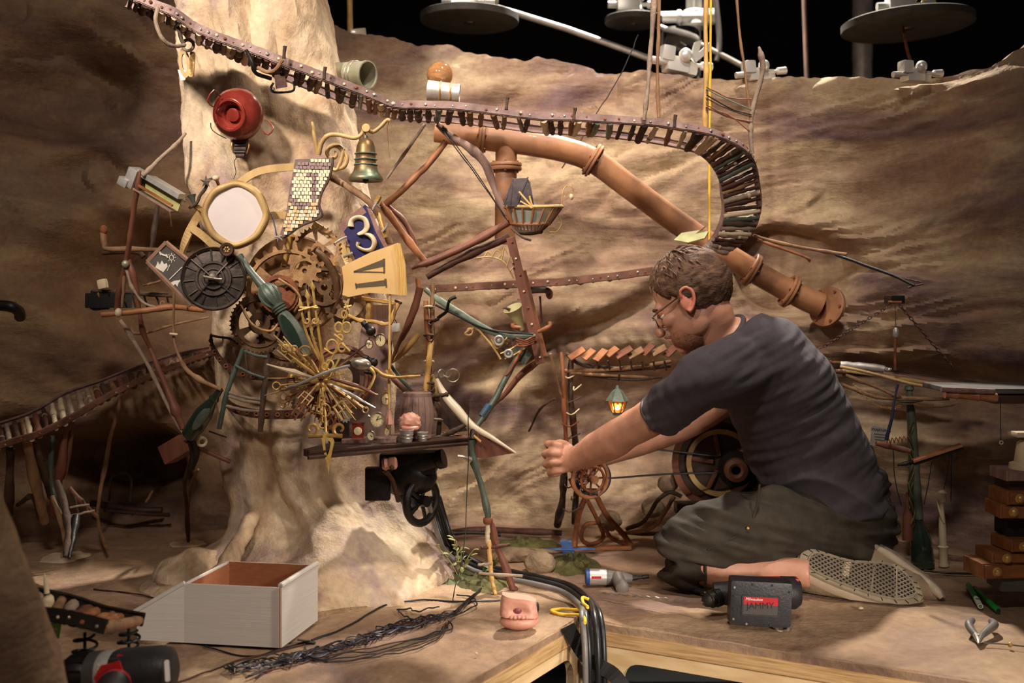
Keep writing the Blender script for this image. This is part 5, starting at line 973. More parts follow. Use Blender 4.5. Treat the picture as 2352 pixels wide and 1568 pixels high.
# second track on the wall
near2 = [(985, 664, 3.2), (1060, 660, 3.2), (1130, 656, 3.2), (1200, 652, 3.2), (1280, 648, 3.2), (1360, 640, 3.18), (1430, 632, 3.16), (1500, 622, 3.14)]
far2 = [(a, b-1, c+.09) for a, b, c in near2]
track('wall_track', 'straight rusty riveted rail running along the wall behind the swing arm', near2, far2, 16, ['dark_rust', 'twig_dark'], hr=.022, bolts=22, rail='rail_brown', over=0.0)
r = root('wall_bracket', 'dark iron bracket under the wall rail casting a long shadow', 'bracket', V(1262, 700, 3.25)); part('arm', tube(pxy([(1205, 668, 3.22), (1250, 665, 3.22), (1262, 672, 3.25)]), .010, 8, 3), 'iron', r); part('leg', tube(pxy([(1240, 680, 3.24), (1244, 740, 3.26)]), .0035, 7, 1, .001), 'dark_rust', r); part('end_cap', ell(V(1262, 675, 3.25), .011, .011, .016, seg=12, rings=8), 'rust', r)
# green fork handle with scrollwork
r = root('fork_handle', 'pale green curved handle ending in brass scrollwork and glass beads', 'handle', V(1200, 800, 2.78))
part('shaft', tube(pxy([(976, 664, 2.76), (1010, 690, 2.76), (1060, 722, 2.77), (1110, 752, 2.78), (1160, 772, 2.79), (1230, 772, 2.80)]), [.006, .0085, .009, .0085, .007, .005], 10, 4, flat=.6), 'verdigris', r); part('rod', tube(pxy([(1000, 700, 2.75), (1050, 725, 2.76), (1090, 745, 2.77), (1140, 760, 2.78), (1225, 767, 2.79)]), .0028, 7, 4), 'wire_black', r)
part('scroll', tube(spiral((1078, 760), 2.78, 3, 11, 1.0, 3.6, 18, -1)+pxy([(1090, 752, 2.78), (1110, 770, 2.78), (1135, 800, 2.78), (1150, 825, 2.78)]), .0028, 7, 2), 'gold_wood', r)
for L in ([(1105, 772, 2.79), (1120, 758, 2.79), (1150, 770, 2.79), (1165, 790, 2.79)], [(1128, 778, 2.785), (1142, 800, 2.785), (1165, 775, 2.785)], [(1150, 812, 2.78), (1175, 800, 2.78), (1200, 785, 2.79)], [(1160, 824, 2.78), (1180, 815, 2.78), (1205, 800, 2.79)]): part('fretwork', tube(pxy(L), .0024, 6, 4), 'brass', r)
for u, v, q in ((1146, 782, .011), (1168, 812, .009)): part('glass_bead', torus(facing(V(u, v, 2.775)), q, .0032, 18, 7), 'tin', r); part('glass_eye', ell(V(u, v, 2.778), q*.55, .004, q*.55, seg=12, rings=8), 'glass_grey', r)
part('green_leaf', slab([poly2(facing(V(1200, 800, 2.80)), [(1150, 800), (1205, 796), (1222, 815), (1205, 838), (1180, 822)], 2.8)], .006, facing(V(1200, 800, 2.80), 0, 0)), 'green_paint', r, smooth=False)
for k in range(4): part('binding', tube(pxy([(1186, 776+k*6, 2.775), (1205, 782+k*4, 2.768), (1226, 772+k*5, 2.79)]), .0022, 6, 3), 'rust', r)
r = root('calla_horn', 'cream lily-shaped horn with a green lip behind the post', 'horn', V(1190, 760, 2.92)); part('flower', clean(lathe([(.006, 0), (.010, .02), (.016, .04), (.019, .054), (.026, .068), (.024, .069), (.017, .055), (.013, .04), (.006, .02), (0, .01)], ax(V(1200, 757, 2.9), V(1182, 716, 2.88)), 28)), 'lily', r); part('curl', tube(pxy([(1172, 712, 2.86), (1162, 708, 2.86), (1154, 708, 2.86)]), [.005, .003, .001], 7, 3), 'twig_dark', r)
# tusk with leather leaf
r = root('tusk_sail', 'long white tusk spar carrying a brown leather sail at the end of the shelf', 'sail', V(1120, 1040, 2.70))
part('spar', tube(pxy([(1002, 870, 2.76), (1020, 905, 2.75), (1050, 940, 2.73), (1085, 978, 2.71), (1130, 1005, 2.69), (1185, 1040, 2.67)]), [.005, .010, .0115, .009, .006, .002], 12, 5, flat=.7), 'ivory', r)
sm = facing(V(1120, 1020, 2.70)); lf = [(1085, 985), (1130, 1008), (1182, 1040), (1150, 1045), (1110, 1052), (1092, 1050), (1080, 1020)]
part('sail', slab([poly2(sm, lf, 2.70)], .004, sm), 'wood_red', r, smooth=False); part('stud', tube(pxy([(1088, 1000, 2.68), (1104, 1014, 2.68)]), .003, 6, 1), 'bamboo', r)
part('hull', slab([poly2(sm, [(1010, 900), (1030, 935), (1060, 965), (1075, 985), (1040, 990), (1015, 960)], 2.73)], .005, facing(V(1120, 1020, 2.74))), 'wood_dark', r, smooth=False)
r = root('brace_stick', 'dark stick with a blue painted sleeve bracing the post to the shelf', 'stick', V(1095, 985, 2.72)); part('stick', tube(pxy([(1205, 795, 2.80), (1180, 835, 2.78), (1155, 880, 2.76), (1135, 920, 2.74), (1090, 985, 2.71)]), [.008, .0075, .0085, .008, .008], 9, 4, .0012), 'green_paint', r); part('blue_sleeve', tube(pxy([(1124, 930, 2.733), (1106, 956, 2.722)]), .0092, 10, 1), 'blue_paint', r); part('root_end', tube(pxy([(1090, 985, 2.71), (1086, 1010, 2.70)]), [.009, .012], 9, 1), 'black_iron', r); part('rust_side', tube(pxy([(1200, 800, 2.79), (1172, 850, 2.765), (1160, 862, 2.76)]), .004, 7, 2), 'rust', r)
single('brace_stick', tube(pxy([(1243, 822, 2.85), (1195, 862, 2.86), (1160, 905, 2.87), (1132, 930, 2.88), (1110, 965, 2.86)]), [.010, .009, .007, .006, .005], 9, 4, .001), 'wood_red', 'brown stick bracing the swing arm behind the blue-sleeved one', 'stick')
r = root('wire_spectacles', 'pair of thin wire rings like spectacles hanging by the scaffold', 'rings', V(1040, 878, 2.8)); part('ring', torus(facing(V(1040, 862, 2.8)), .0165, .0014, 24, 6), 'bolt', r); part('ring', torus(facing(V(1014, 858, 2.8), 0, 40), .010, .0025, 20, 6), 'bolt', r); part('bridge', tube(pxy([(1018, 862, 2.79), (1030, 866, 2.79), (1038, 858, 2.79)]), .0022, 6, 3), 'bolt', r)
# leg under the shelf end
r = root('bamboo_prop', 'jointed bamboo and rusty pipe leg propping the far end of the shelf', 'prop', FL(1165, 1352))
sticks(r, (([(1082, 1010, 2.69), (1086, 1050, 2.69), (1104, 1110, 2.69), (1118, 1170, 2.69), (1122, 1195, 2.69)], [.009, .008, .0075, .0075, .008], 'green_paint', 2), ([(1128, 1200, 2.70), (1140, 1250, 2.71), (1160, 1300, 2.71), (1178, 1352, 2.71)], [.0075, .008, .0085, .008], 'wood_red', 2), ([(1122, 1240, 2.69), (1125, 1280, 2.69), (1130, 1330, 2.69), (1138, 1365, 2.66)], [.0055, .0048, .0045, .004], 'bamboo', 4), ([(1120, 1196, 2.69), (1120, 1246, 2.69)], .0058, 'ivory'), ([(1105, 1258, 2.68), (1140, 1255, 2.70), (1170, 1250, 2.71)], .004, 'dark_rust', 1), ([(1098, 1297, 2.68), (1130, 1294, 2.68)], .0032, 'twig_grey', 1), ([(1100, 1316, 2.67), (1150, 1320, 2.66), (1200, 1322, 2.66)], .0036, 'twig_grey', 1)))
part('foot', ell(V(1139, 1366, 2.67), .0085, .0085, .007, seg=14, rings=9), 'bamboo_rust', r); part('foot', ell(V(1180, 1352, 2.72), .011, .011, .008, seg=14, rings=9), 'wood_red', r); part('joint', lathe([(.010, 0), (.012, .004), (.012, .012), (.010, .016)], Matrix.Translation(V(1121, 1203, 2.69)), 16), 'rust', r); part('clip', tube(pxy([(1052, 1048, 2.66), (1066, 1050, 2.66), (1080, 1056, 2.67)]), [.006, .005, .008], 8, 3), 'bolt', r)
single('plumb_wire', tube(pxy([(1076, 940, 2.66), (1075, 1060, 2.65), (1072, 1160, 2.63), (1064, 1270, 2.60), (1047, 1340, 2.55), (1040, 1382, 2.56)]), .0012, 6, 5, .0015), 'wire_black', 'thin dark wire hanging from the shelf end down to the floor tangle', 'wire')
# ================================================================ PIPES AND STICKS RIGHT OF THE TRACK BEND
r = root('twig_boom', 'pair of long dark twigs stretching right from the track bend over the pipe', 'twigs', V(1900, 590, 3.1))
sticks(r, (([(1730, 540, 3.05), (1800, 560, 3.06), (1880, 575, 3.05), (1945, 585, 3.02)], [.004, .0045, .004, .005], 'twig', 2), ([(1740, 550, 3.06), (1790, 568, 3.05), (1850, 590, 3.05), (1860, 600, 3.06)], [.004, .004, .0035, .004], 'bamboo_rust', 2), ([(1920, 585, 3.03), (1980, 606, 2.98), (2050, 632, 2.92), (2100, 655, 2.88)], [.0045, .0045, .004, .0035], 'wire_black'), ([(2080, 640, 2.9), (2115, 648, 2.88)], .002, 'twig_dark'), ([(2085, 660, 2.9), (2120, 652, 2.88)], .002, 'twig_dark')))
r = root('leaf_trough', 'small green leaf-shaped tray hanging under the track bend', 'tray', V(1590, 545, 3.02)); lm = frame(V(1585, 545, 3.02), V(1625, 540, 2.98)-V(1548, 548, 3.03), Vector((.15, .75, .65))); part('tray', slab([[(-.046, -.006), (-.03, .022), (.02, .026), (.05, .016), (.046, -.012), (0, -.024)]], .004, lm), 'leaf', r); part('hanger', tube(pxy([(1590, 545, 3.02), (1620, 520, 3.02)]), .0022, 6, 1), 'twig', r)
def chain(name, lab, a, b, n, y, m='dark_rust', sag=0):
    r = root(name, lab, 'chain', V(*b, y[1])); P, Q = V(*a, y[0]), V(*b, y[1]); L = (Q-P).length/n
    for k in range(n):
        c = P.lerp(Q, (k+.5)/n)+Vector((0, 0, -sag*4*(k+.5)/n*(1-(k+.5)/n))); d = (Q-P).normalized(); s = Vector((0, 1, 0)) if k % 2 else d.cross(Vector((0, 1, 0))); M = frame(c, d, s); part('link', torus(M, L*.38, L*.13, 12, 5, sx=1.7, sy=.9), m, r)
    return r
chain('chain', 'rusty chain sloping left from the small wall bracket to the roof', (2046, 700), (1884, 800), 22, (2.92, 2.96)); chain('chain', 'rusty chain sloping right from the small wall bracket to the dark slab', (2066, 700), (2190, 845), 20, (2.92, 2.80))
r = root('chain_bracket', 'small iron bracket on the wall holding both chains', 'bracket', V(2054, 700, 2.93)); part('plate', box(facing(V(2054, 688, 2.95)), .036, .022, .06, bev=.002), 'black_iron', r); part('bar', tube(pxy([(2040, 694, 2.92), (2070, 694, 2.92)]), .004, 8, 1), 'rust', r); part('string', tube(pxy([(2056, 700, 2.91), (2058, 755, 2.9), (2057, 770, 2.9)]), .001, 5, 2), 'wire_black', r); part('weight', turned(V(2058, 752, 2.9), V(2058, 775, 2.9), [(0, .003), (.2, .007), (.8, .008), (1, .004)], 12), 'tin', r); part('rod', tube(pxy([(2056, 775, 2.9), (2056, 850, 2.9)]), .004, 7, 1, .001), 'rust', r)
# ================================================================ LEAN-TO ROOFS AT THE RIGHT
r = root('lean_to_roof', 'ramshackle lean-to roof of planks and pipes right of the man', 'roof', V(2100, 880, 2.91))
RM = frame(V(2080, 868, 2.96), V(2210, 880, 2.84)-V(1915, 838, 3.04), Vector((.1, 1, .12)))
for k, (m, a) in enumerate((('verdigris', -.008), ('gold_wood', -.028), ('wood_grey', .014), ('rust', .034), ('green_paint', .056), ('wood_dark', .078))): part('plank', box(RM @ Matrix.Translation((rnd(-.02, .02), a, rnd(-.002, .003))), .34+rnd(-.05, .02), .022, .005, bev=.001), m, r, smooth=False)
sticks(r, (([(1930, 838, 2.94), (1985, 842, 2.93), (2030, 848, 2.92)], [.010, .012, .011], 'tin'), ([(2028, 846, 2.92), (2046, 850, 2.92)], .006, 'tin'), ([(1905, 832, 2.96), (1955, 834, 2.96)], .005, 'wood_orange'), ([(1918, 852, 2.92), (1942, 855, 2.92)], .006, 'wood_orange'), ([(1930, 842, 2.93), (2000, 856, 2.90), (2090, 880, 2.86), (2200, 895, 2.82)], .0045, 'gold_wood')), 'rafter')
r = root('slab_roof', 'dark slate slab roof at the far right edge with a bamboo pipe below its rim', 'roof', V(2290, 905, 2.62)); SR = frame(V(2290, 890, 2.70), V(2400, 896, 2.66)-V(2180, 896, 2.66), Vector((0, 1, .02)))
part('slab', box(SR, .30, .18, .012, bev=.002), 'slate', r, smooth=False); part('rim', tube(pxy([(2162, 894, 2.58), (2230, 897, 2.58), (2285, 899, 2.58)]), .0065, 8, 2), 'wood_grey', r); part('pipe', turned(V(2170, 905, 2.59), V(2288, 913, 2.59), [(0, .010), (.02, .0095), (.22, .009), (.24, .011), (.26, .009), (.62, .010), (.64, .012), (.68, .010), (1, .0115)], 14), 'bamboo_rust', r); part('beam', box(facing(V(2330, 915, 2.64)), .12, .02, .06, bev=.002), 'wood_dark', r)
for k, (L, lab) in enumerate((([(1935, 860, 2.93), (1990, 880, 2.91), (2050, 905, 2.89), (2070, 912, 2.89)], 'upper brown twig sagging under the lean-to roof'), ([(1930, 880, 2.93), (1990, 905, 2.91), (2040, 915, 2.90), (2180, 915, 2.87)], 'lower brown twig sagging under the lean-to roof'))): single('sagging_twig', tube(pxy(L), .0045, 8, 5, .002, knots=2), 'twig', lab, 'twig')
chain('rope_chain', 'golden rope garland sagging under the roof right of the green lamp post', (2100, 928), (2222, 920), 26, (2.89, 2.87), 'brass', .012); chain('rope_chain', 'golden rope garland dipping in front of the man behind the lamp post', (1960, 880), (2072, 930), 22, (2.89, 2.89), 'brass', .03)
single('cord', tube(pxy([(2062, 882, 2.70), (2054, 920, 2.70), (2048, 960, 2.70), (2036, 1010, 2.71)]), [.003, .003, .0035, .005], 7, 4, .001), 'wire_blue', 'blue-grey cord hanging left of the green lamp post', 'cord')
# ================================================================ GREEN LAMP POST WITH BOTTLE FOOT
r = root('lamp_post', 'green lamp post with a bottle foot and finial top', 'lamp post', FL(2118, 1300))
y = FL(2118, 1300).y; part('foot', turned(V(2120, 1300, y), V(2110, 1190, y), [(0, .030), (.04, .031), (.08, .029), (.12, .031), (.16, .029), (.2, .030), (.55, .028), (.75, .02), (.9, .011), (1, .011)], 24), 'green_glass', r); part('shaft', tube(pxy([(2110, 1190, y), (2104, 1120, y), (2098, 1040, y), (2094, 970, y), (2090, 930, y)]), [.012, .014, .0145, .012, .010], 14, 4, .0015), 'green_paint', r)
part('finial', turned(V(2090, 925, y), V(2088, 886, y), [(0, .013), (.1, .034), (.16, .038), (.24, .03), (.36, .012), (.45, .008), (.7, .008), (.8, .013), (1, .010)], 20), 'verdigris', r)
for k in range(5): part('vine', tube([V(2094+8*math.cos(t*1.3+k), 960+t*26+k*9, y-.016*abs(math.sin(t*1.3+k))) for t in range(9)], .0018, 5, 3), 'dark_rust' if k % 2 else 'leaf_dark', r)
part('side_bottle', turned(V(2084, 1240, y), V(2086, 1130, y), [(0, .014), (.5, .013), (.75, .006), (1, .007)], 14), 'wood_red', r)
r = root('balance_beam', 'balance beam on the lamp post with a bright tray edge at its right arm', 'beam', V(2130, 1060, 2.80))
sticks(r, (([(2012, 1018, 2.78), (2060, 1028, 2.78), (2092, 1036, 2.77)], [.006, .0065, .006], 'wood_red', 2), ([(2062, 1068, 2.76), (2080, 1064, 2.76), (2100, 1060, 2.76)], [.003, .006, .006], 'black_iron'))); part('tray', box(frame(V(2152, 1040, 2.755), V(2206, 1022, 2.74)-V(2096, 1058, 2.76), Vector((.0, 1, -.05))), .125, .03, .006, bev=.001), 'bamboo_rust', r, smooth=False); part('tray_back', box(frame(V(2154, 1046, 2.76), V(2206, 1028, 2.74)-V(2096, 1064, 2.76), Vector((.0, 1, -.05))), .125, .03, .006, bev=.001), 'black_iron', r, smooth=False)
for L in ([(2052, 1034, 2.77), (2056, 1100, 2.77), (2070, 1160, 2.77)], [(2182, 1036, 2.75), (2175, 1090, 2.75), (2168, 1122, 2.75)], [(2186, 1036, 2.75), (2184, 1150, 2.75)], [(2140, 1060, 2.76), (2132, 1110, 2.77), (2122, 1160, 2.77)]): part('string', tube(pxy(L), .0012, 5, 4, .001), 'wire_black', r)
for k in range(6): part('railing', tube(pxy([(2036+k*9, 1022-k*2, 2.775), (2040+k*9, 1006-k, 2.775), (2046+k*9, 1020-k*2, 2.775)]), .0014, 5, 3), 'rust', r)
y = FL(2168, 1300).y; r = root('spindle_lamp', 'small white turned spindle column with a cap beside the lamp post', 'spindle', FL(2168, 1300)); part('spindle', turned(V(2168, 1300, y), V(2162, 1150, y), [(0, .013), (.03, .014), (.08, .010), (.28, .012), (.3, .014), (.32, .010), (.6, .0095), (.8, .007), (.9, .006), (1, .009)], 18), 'ivory', r); part('cap', turned(V(2163, 1152, y), V(2165, 1126, y), [(0, .011), (.3, .013), (.5, .010), (.8, .012), (1, .004)], 14), 'ivory', r); part('twine', tube(pxy([(2152, 1150, y), (2160, 1180, y-.01), (2168, 1200, y-.01)]), .0025, 6, 3), 'bone', r)
# warning sign
WMx = facing(V(2022, 1000, 2.80), -6, 0); r = root('warning_sign', 'little tattered grey warning sign behind the man', 'sign', V(2022, 1025, 2.80)); part('sheet', slab([[(-.024, -.026), (.02, -.03), (.024, .018), (.005, .022), (-.024, .024)]], .002, WMx), 'tin', r, smooth=False)
part('lettering', textmesh('WARNING', .0105, .0004, WMx @ Matrix.Translation((0, .014, .0014)), 'lettering'), 'print_black', r, smooth=False)
for k in range(4): part('print_line', slab([[(-.017+.002*k, -.0009), (.015-.001*k, -.0009), (.015-.001*k, .0009), (-.017+.002*k, .0009)]], .0004, WMx @ Matrix.Translation((0, .003-.007*k, .0014))), 'label_dark', r, smooth=False)
# ================================================================ DRAWER TOWER AT THE RIGHT EDGE
def drawer_box(c, w, h, d, lab, yaw=0, knobs=2, m='wood_orange', foot=False, gr=None):
    r = root('drawer_unit', lab, 'drawer', c); M = Matrix.Translation(c) @ Matrix.Rotation(math.radians(yaw), 4, 'Z')
    part('body', box(M @ Matrix.Translation((0, 0, h/2)), w, d, h, bev=.002), m, r, smooth=False); f = part('drawer_front', box(M @ Matrix.Translation((0, -d/2-.003, h/2)), w*.94, .006, h*.8, bev=.0015), m, r, smooth=False)
    for k in range(knobs): x = (k-(knobs-1)/2)*w*.62 if knobs > 1 else -w*.3; p = M @ Vector((x, -d/2-.006, h*.5)); part('knob', lathe([(0, 0), (.011, 0), (.011, .002), (.006, .003), (.006, .007), (.008, .010), (.004, .013), (0, .013)], facing(p, 0, yaw), 16), 'brass', f)
    return r
Yt = 2.50; z0 = lambda v: CH+(CV-v)/F*Yt
X = lambda u: V(u, 700, Yt).x
for (u0, u1, v0, v1, kn, lab, yw) in ((2252, 2420, 1294, 1330, 2, 'bottom orange drawer with brass knobs, nearest of the right-edge tower', 4), (2280, 2440, 1270, 1294, 1, 'orange drawer slid back above the bottom one', 0), (2318, 2440, 1240, 1268, 1, 'third drawer of the right-edge tower, set back with a dark gap above', 6), (2302, 2440, 1160, 1192, 1, 'pale-fronted drawer pulled out under the top drawer', -2), (2312, 2440, 1128, 1160, 1, 'top reddish drawer of the right-edge tower', 3), (2314, 2450, 1082, 1106, 0, 'purple-grey box lid resting on the drawer tower', 0)):
    drawer_box(Vector(((X(u0)+X(u1))/2, Yt+.05, z0(v1))), X(u1)-X(u0), z0(v0)-z0(v1), .09, lab, yw, kn, 'wood_grey' if 'purple' in lab else 'wood_orange')
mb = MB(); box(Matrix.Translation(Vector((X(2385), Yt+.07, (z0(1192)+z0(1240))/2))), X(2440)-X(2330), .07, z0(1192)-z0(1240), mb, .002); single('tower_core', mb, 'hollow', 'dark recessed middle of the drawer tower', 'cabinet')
mb = MB(); box(Matrix.Translation(Vector((X(2380), Yt+.05, z0(1345)))), X(2440)-X(2290), .08, z0(1330)-z0(1362), mb, .002); single('plinth', mb, 'slate', 'dark grey block the drawer tower stands on', 'block')
mb = MB(); box(Matrix.Translation(Vector((X(2385), Yt+.06, (z0(1106)+z0(1128))/2))), X(2440)-X(2325), .08, z0(1106)-z0(1128), mb, .002); single('tower_shelf', mb, 'wood_dark', 'dark wooden board between the purple lid and the top drawer', 'board')
r = root('ceramic_jar', 'pale chipped ceramic jar with a flat lid on top of the drawer tower', 'jar', V(2365, 1082, 2.52)); part('body', turned(V(2365, 1082, 2.54), V(2365, 1010, 2.54), [(0, .046), (.25, .044), (.3, .034), (.9, .028), (1, .02)], 24), 'bone', r); part('lid', box(Matrix.Translation(V(2352, 996, 2.54)), .055, .05, .012, bev=.003), 'ivory', r)
r = root('pull_chain', 'thin pull chain with a small white ring hanging below the slab roof', 'chain', V(2300, 1018, 2.6)); part('string', tube(pxy([(2298, 912, 2.6), (2298, 960, 2.6), (2299, 1012, 2.6)]), .0009, 5, 3), 'wire_black', r); part('ring', torus(facing(V(2300, 1016, 2.6)), .004, .0015, 12, 5), 'ivory', r)
# ================================================================ WORKSHOP BEHIND THE MAN'S ARMS
r = root('twig_shed', 'twig shed frame with a shingled eave behind the man', 'shed', FL(1310, 1215))
sticks(r, (([(1312, 820, 3.05), (1310, 900, 3.05), (1320, 1000, 3.08), (1325, 1100, 3.15), (1318, 1200, 3.3)], [.006, .007, .008, .007, .008], 'twig_dark', 4), ([(1290, 808, 3.02), (1294, 860, 3.02), (1296, 920, 3.04), (1300, 1010, 3.06)], [.004, .005, .006, .006], 'bamboo_rust', 3), ([(1300, 1010, 3.06), (1296, 1080, 3.1), (1292, 1150, 3.2), (1280, 1205, 3.35)], [.007, .008, .009, .012], 'twig_dark', 3),
    ([(1300, 812, 3.05), (1340, 838, 3.05), (1420, 848, 3.06), (1540, 838, 3.08)], [.005, .006, .007, .006], 'twig_dark', 3), ([(1290, 852, 3.04), (1380, 850, 3.05), (1470, 842, 3.06), (1540, 830, 3.08)], [.006, .005, .005, .005], 'twig', 3), ([(1310, 856, 3.04), (1400, 862, 3.05), (1500, 868, 3.08)], .004, 'twig', 2), ([(1340, 862, 3.05), (1450, 872, 3.06), (1520, 866, 3.08)], .003, 'twig_dark', 2), ([(1265, 812, 2.98), (1275, 860, 3.0), (1288, 905, 3.02)], .003, 'twig', 1), ([(1275, 915, 3.02), (1240, 940, 3.06), (1215, 990, 3.15)], .003, 'twig_dark', 1)))
for k in range(9):
    u = 1325+k*27; v = 812+(k % 3)*3-(k*1.5); M = frame(V(u, v, 3.03), Vector((.7, .1, .5)), Vector((-.3, .8, .45))); part('shingle', box(M @ Matrix.Rotation(rnd(-.3, .3), 4, 'Z'), rnd(.036, .05), .026, .004, bev=.001), 'bamboo_rust' if k < 4 else ('twig' if k % 2 else 'wood_red'), r, smooth=False)
for k in range(7): u = 1370+k*26; part('batten', tube(pxy([(u, 828, 3.03), (u+4, 850, 3.05)]), .0028, 6, 1, .001), 'twig_dark', r)
for k in range(12): part('tie', tube(pxy([(1290+rnd(0, 30), 860+k*28, 3.05), (1305+rnd(0, 20), 868+k*28, 3.03), (1318+rnd(0, 20), 855+k*28, 3.06)]), .002, 5, 3), random.choice(('bone', 'rust', 'twig_dark')), r)
r = root('lantern', 'green street lantern glowing warm under the twig shed eave', 'lantern', V(1418, 950, 3.05)); c = V(1418, 950, 3.05); M = Matrix.Translation(c)
part('hood', lathe([(.0305, .038), (.033, .036), (.016, .062), (.006, .07), (.004, .078), (0, .08)], M, 6), 'verdigris', r, smooth=False); part('base', lathe([(0, -.004), (.011, -.004), (.013, .002), (.015, .004), (0, .005)], M, 6), 'green_paint', r, smooth=False)
for k in range(6): a = k*math.pi/3; p0 = c+Vector((.0145*math.cos(a), .0145*math.sin(a), .003)); p1 = c+Vector((.028*math.cos(a), .028*math.sin(a), .038)); part('bar', tube([p0, p1], .0018, 5, 1), 'green_paint', r); b_ = (k+1)*math.pi/3; q0 = c+Vector((.0142*math.cos(b_), .0142*math.sin(b_), .003)); q1 = c+Vector((.0275*math.cos(b_), .0275*math.sin(b_), .038)); part('pane', MB().add([p0, q0, q1, p1], [(0, 1, 2, 3)]), 'amber_pane', r, smooth=False)
for s in (-1, 1): part('flame', ell(c+Vector((s*.006, -.003, .026)), .0042, .0042, .006, seg=12, rings=8), 'glow', r)
part('hanger', tube(pxy([(1420, 875, 3.05), (1422, 860, 3.05)]), .002, 6, 1), 'black_iron', r)
l_ = bpy.data.lights.new('lantern_glow', 'POINT'); l_.energy = .12; l_.color = (1, .62, .28); l_.shadow_soft_size = .008; o_ = bpy.data.objects.new('lantern_glow', l_); COL.objects.link(o_); o_.location = c+Vector((0, 0, .02))
# great drum wheel
r = root('drum_wheel', 'great dark drum wheel with pale inner ring and red hub behind the man', 'wheel', V(1650, 1150, 3.1)); M = facing(V(1655, 1062, 3.12), 0, -10)
part('outer_rim', lathe([(.115, -.03), (.135, -.03), (.137, .01), (.118, .012), (.115, -.03)], M, 48), 'wood_red', r); part('disc', lathe([(0, -.02), (.12, -.02), (.12, -.008), (0, -.004)], M, 48), 'wood_dark', r); part('inner_ring', lathe([(.082, -.004), (.096, -.004), (.096, .008), (.082, .008), (.082, -.004)], M, 44), 'gold_wood', r); part('green_arc', tube([M @ Vector((.125*math.cos(a), .125*math.sin(a), .012)) for a in (1.3, 1.5, 1.7, 1.9, 2.1)], .009, 8, 3), 'green_paint', r)
part('hub_plate', lathe([(.0, .0), (.05, .0), (.05, .018), (.0, .02)], facing(V(1690, 1075, 3.08), 0, -10), 32), 'black_iron', r); part('red_hub', clean(lathe([(.013, .03), (.013, .048), (.02, .052), (.032, .048), (.034, .03), (.03, .018), (.013, .018), (.013, .03)], facing(V(1690, 1075, 3.08), 0, -10), 32)), 'wood_red', r)
for k in range(5): a = k*1.2566+.5; part('spoke', box(M @ Matrix.Rotation(a, 4, 'Z') @ Matrix.Translation((.055, 0, 0)), .07, .012, .01, bev=.002), 'wood_red', r)
part('stand', box(facing(V(1640, 1165, 3.1)), .22, .03, .06, bev=.004), 'wood_dark', r)
r = root('drive_belt', 'two thin black drive wires running from the drum wheel to the small wheel', 'belt', V(1500, 1040, 3.08))
for L in ([(1380, 1005, 3.02), (1500, 1030, 3.05), (1650, 1048, 3.07)], [(1400, 1098, 3.0), (1540, 1088, 3.05), (1660, 1085, 3.07)]): part('wire', tube(pxy(L), .0026, 6, 3), 'wire_black', r)
r = root('spoked_wheel', 'small rusty spoked wheel with a brass hub under the man\'s hands', 'wheel', V(1352, 1150, 3.0)); M = facing(V(1356, 1098, 3.0), 0, 20)
part('rim', torus(M, .052, .006, 36, 8), 'bamboo_rust', r); part('inner_rim', torus(M @ Matrix.Translation((0, 0, .015)), .034, .004, 28, 7), 'rust', r)
for k in range(8): a = k*.785; part('spoke', tube([M @ Vector((.008*math.cos(a), .008*math.sin(a), .004)), M @ Vector((.05*math.cos(a), .05*math.sin(a), 0))], .0028, 6, 1), 'wood_red', r)
part('hub', turned(M @ Vector((0, 0, -.02)), M @ Vector((0, 0, .03)), [(0, .008), (.4, .011), (.7, .009), (1, .012)], 14), 'bamboo_rust', r); part('blue_band', torus(M @ Matrix.Translation((.02, -.004, -.02)), .05, .0025, 30, 6), 'wire_blue', r)
yb = FL(1380, 1258).y; r = root('iron_stand', 'curly brown cast-iron treadle stand on the floor below the small wheel', 'stand', FL(1380, 1258))
for L, w in (([(1350, 1130, 3.03), (1330, 1180, 3.1), (1322, 1230, yb), (1320, 1256, yb)], .008), ([(1365, 1130, 3.03), (1395, 1185, 3.1), (1430, 1225, yb), (1450, 1252, yb)], .008), ([(1350, 1150, 3.04), (1375, 1200, 3.1), (1385, 1235, yb), (1355, 1250, yb), (1335, 1235, yb), (1345, 1205, 3.12), (1372, 1200, 3.1)], .006), ([(1385, 1205, 3.1), (1405, 1235, yb), (1445, 1252, yb)], .006), ([(1345, 1115, 3.02), (1322, 1120, 3.02), (1310, 1098, 3.02)], .007)): part('leg_iron', tube(pxy(L), w, 9, 5), 'rust', r)
part('base_bar', box(frame(V(1384, 1258, yb), V(1450, 1256, yb-.01)-V(1316, 1260, yb), Vector((0, 0, 1))), .165, .010, .03, bev=.003), 'bamboo_rust', r); part('saddle', box(facing(V(1356, 1130, 3.02)), .04, .016, .04, bev=.003), 'black_iron', r)
single('paper_scrap', slab([[(-.03, -.02), (.02, -.024), (.03, .015), (.0, .026), (-.02, .008)]], .0015, facing(V(1460, 1022, 3.25), 10, 0)), 'bone', 'torn pale paper scrap on the wall left of the drum wheel', 'paper', smooth=False)
for k, (L, lab) in enumerate((([(1440, 1215, 3.2), (1480, 1195, 3.15), (1510, 1150, 3.1), (1540, 1130, 3.1), (1565, 1140, 3.1)], 'dark hose looping up beside the drum wheel'), ([(1430, 1225, 3.2), (1500, 1210, 3.1), (1530, 1170, 3.08), (1548, 1140, 3.1)], 'brown hose twisting along under the other hose'))): single('hose', tube(pxy(L), .006, 9, 6, .002), 'twig_dark' if k == 0 else 'twig', lab, 'hose')
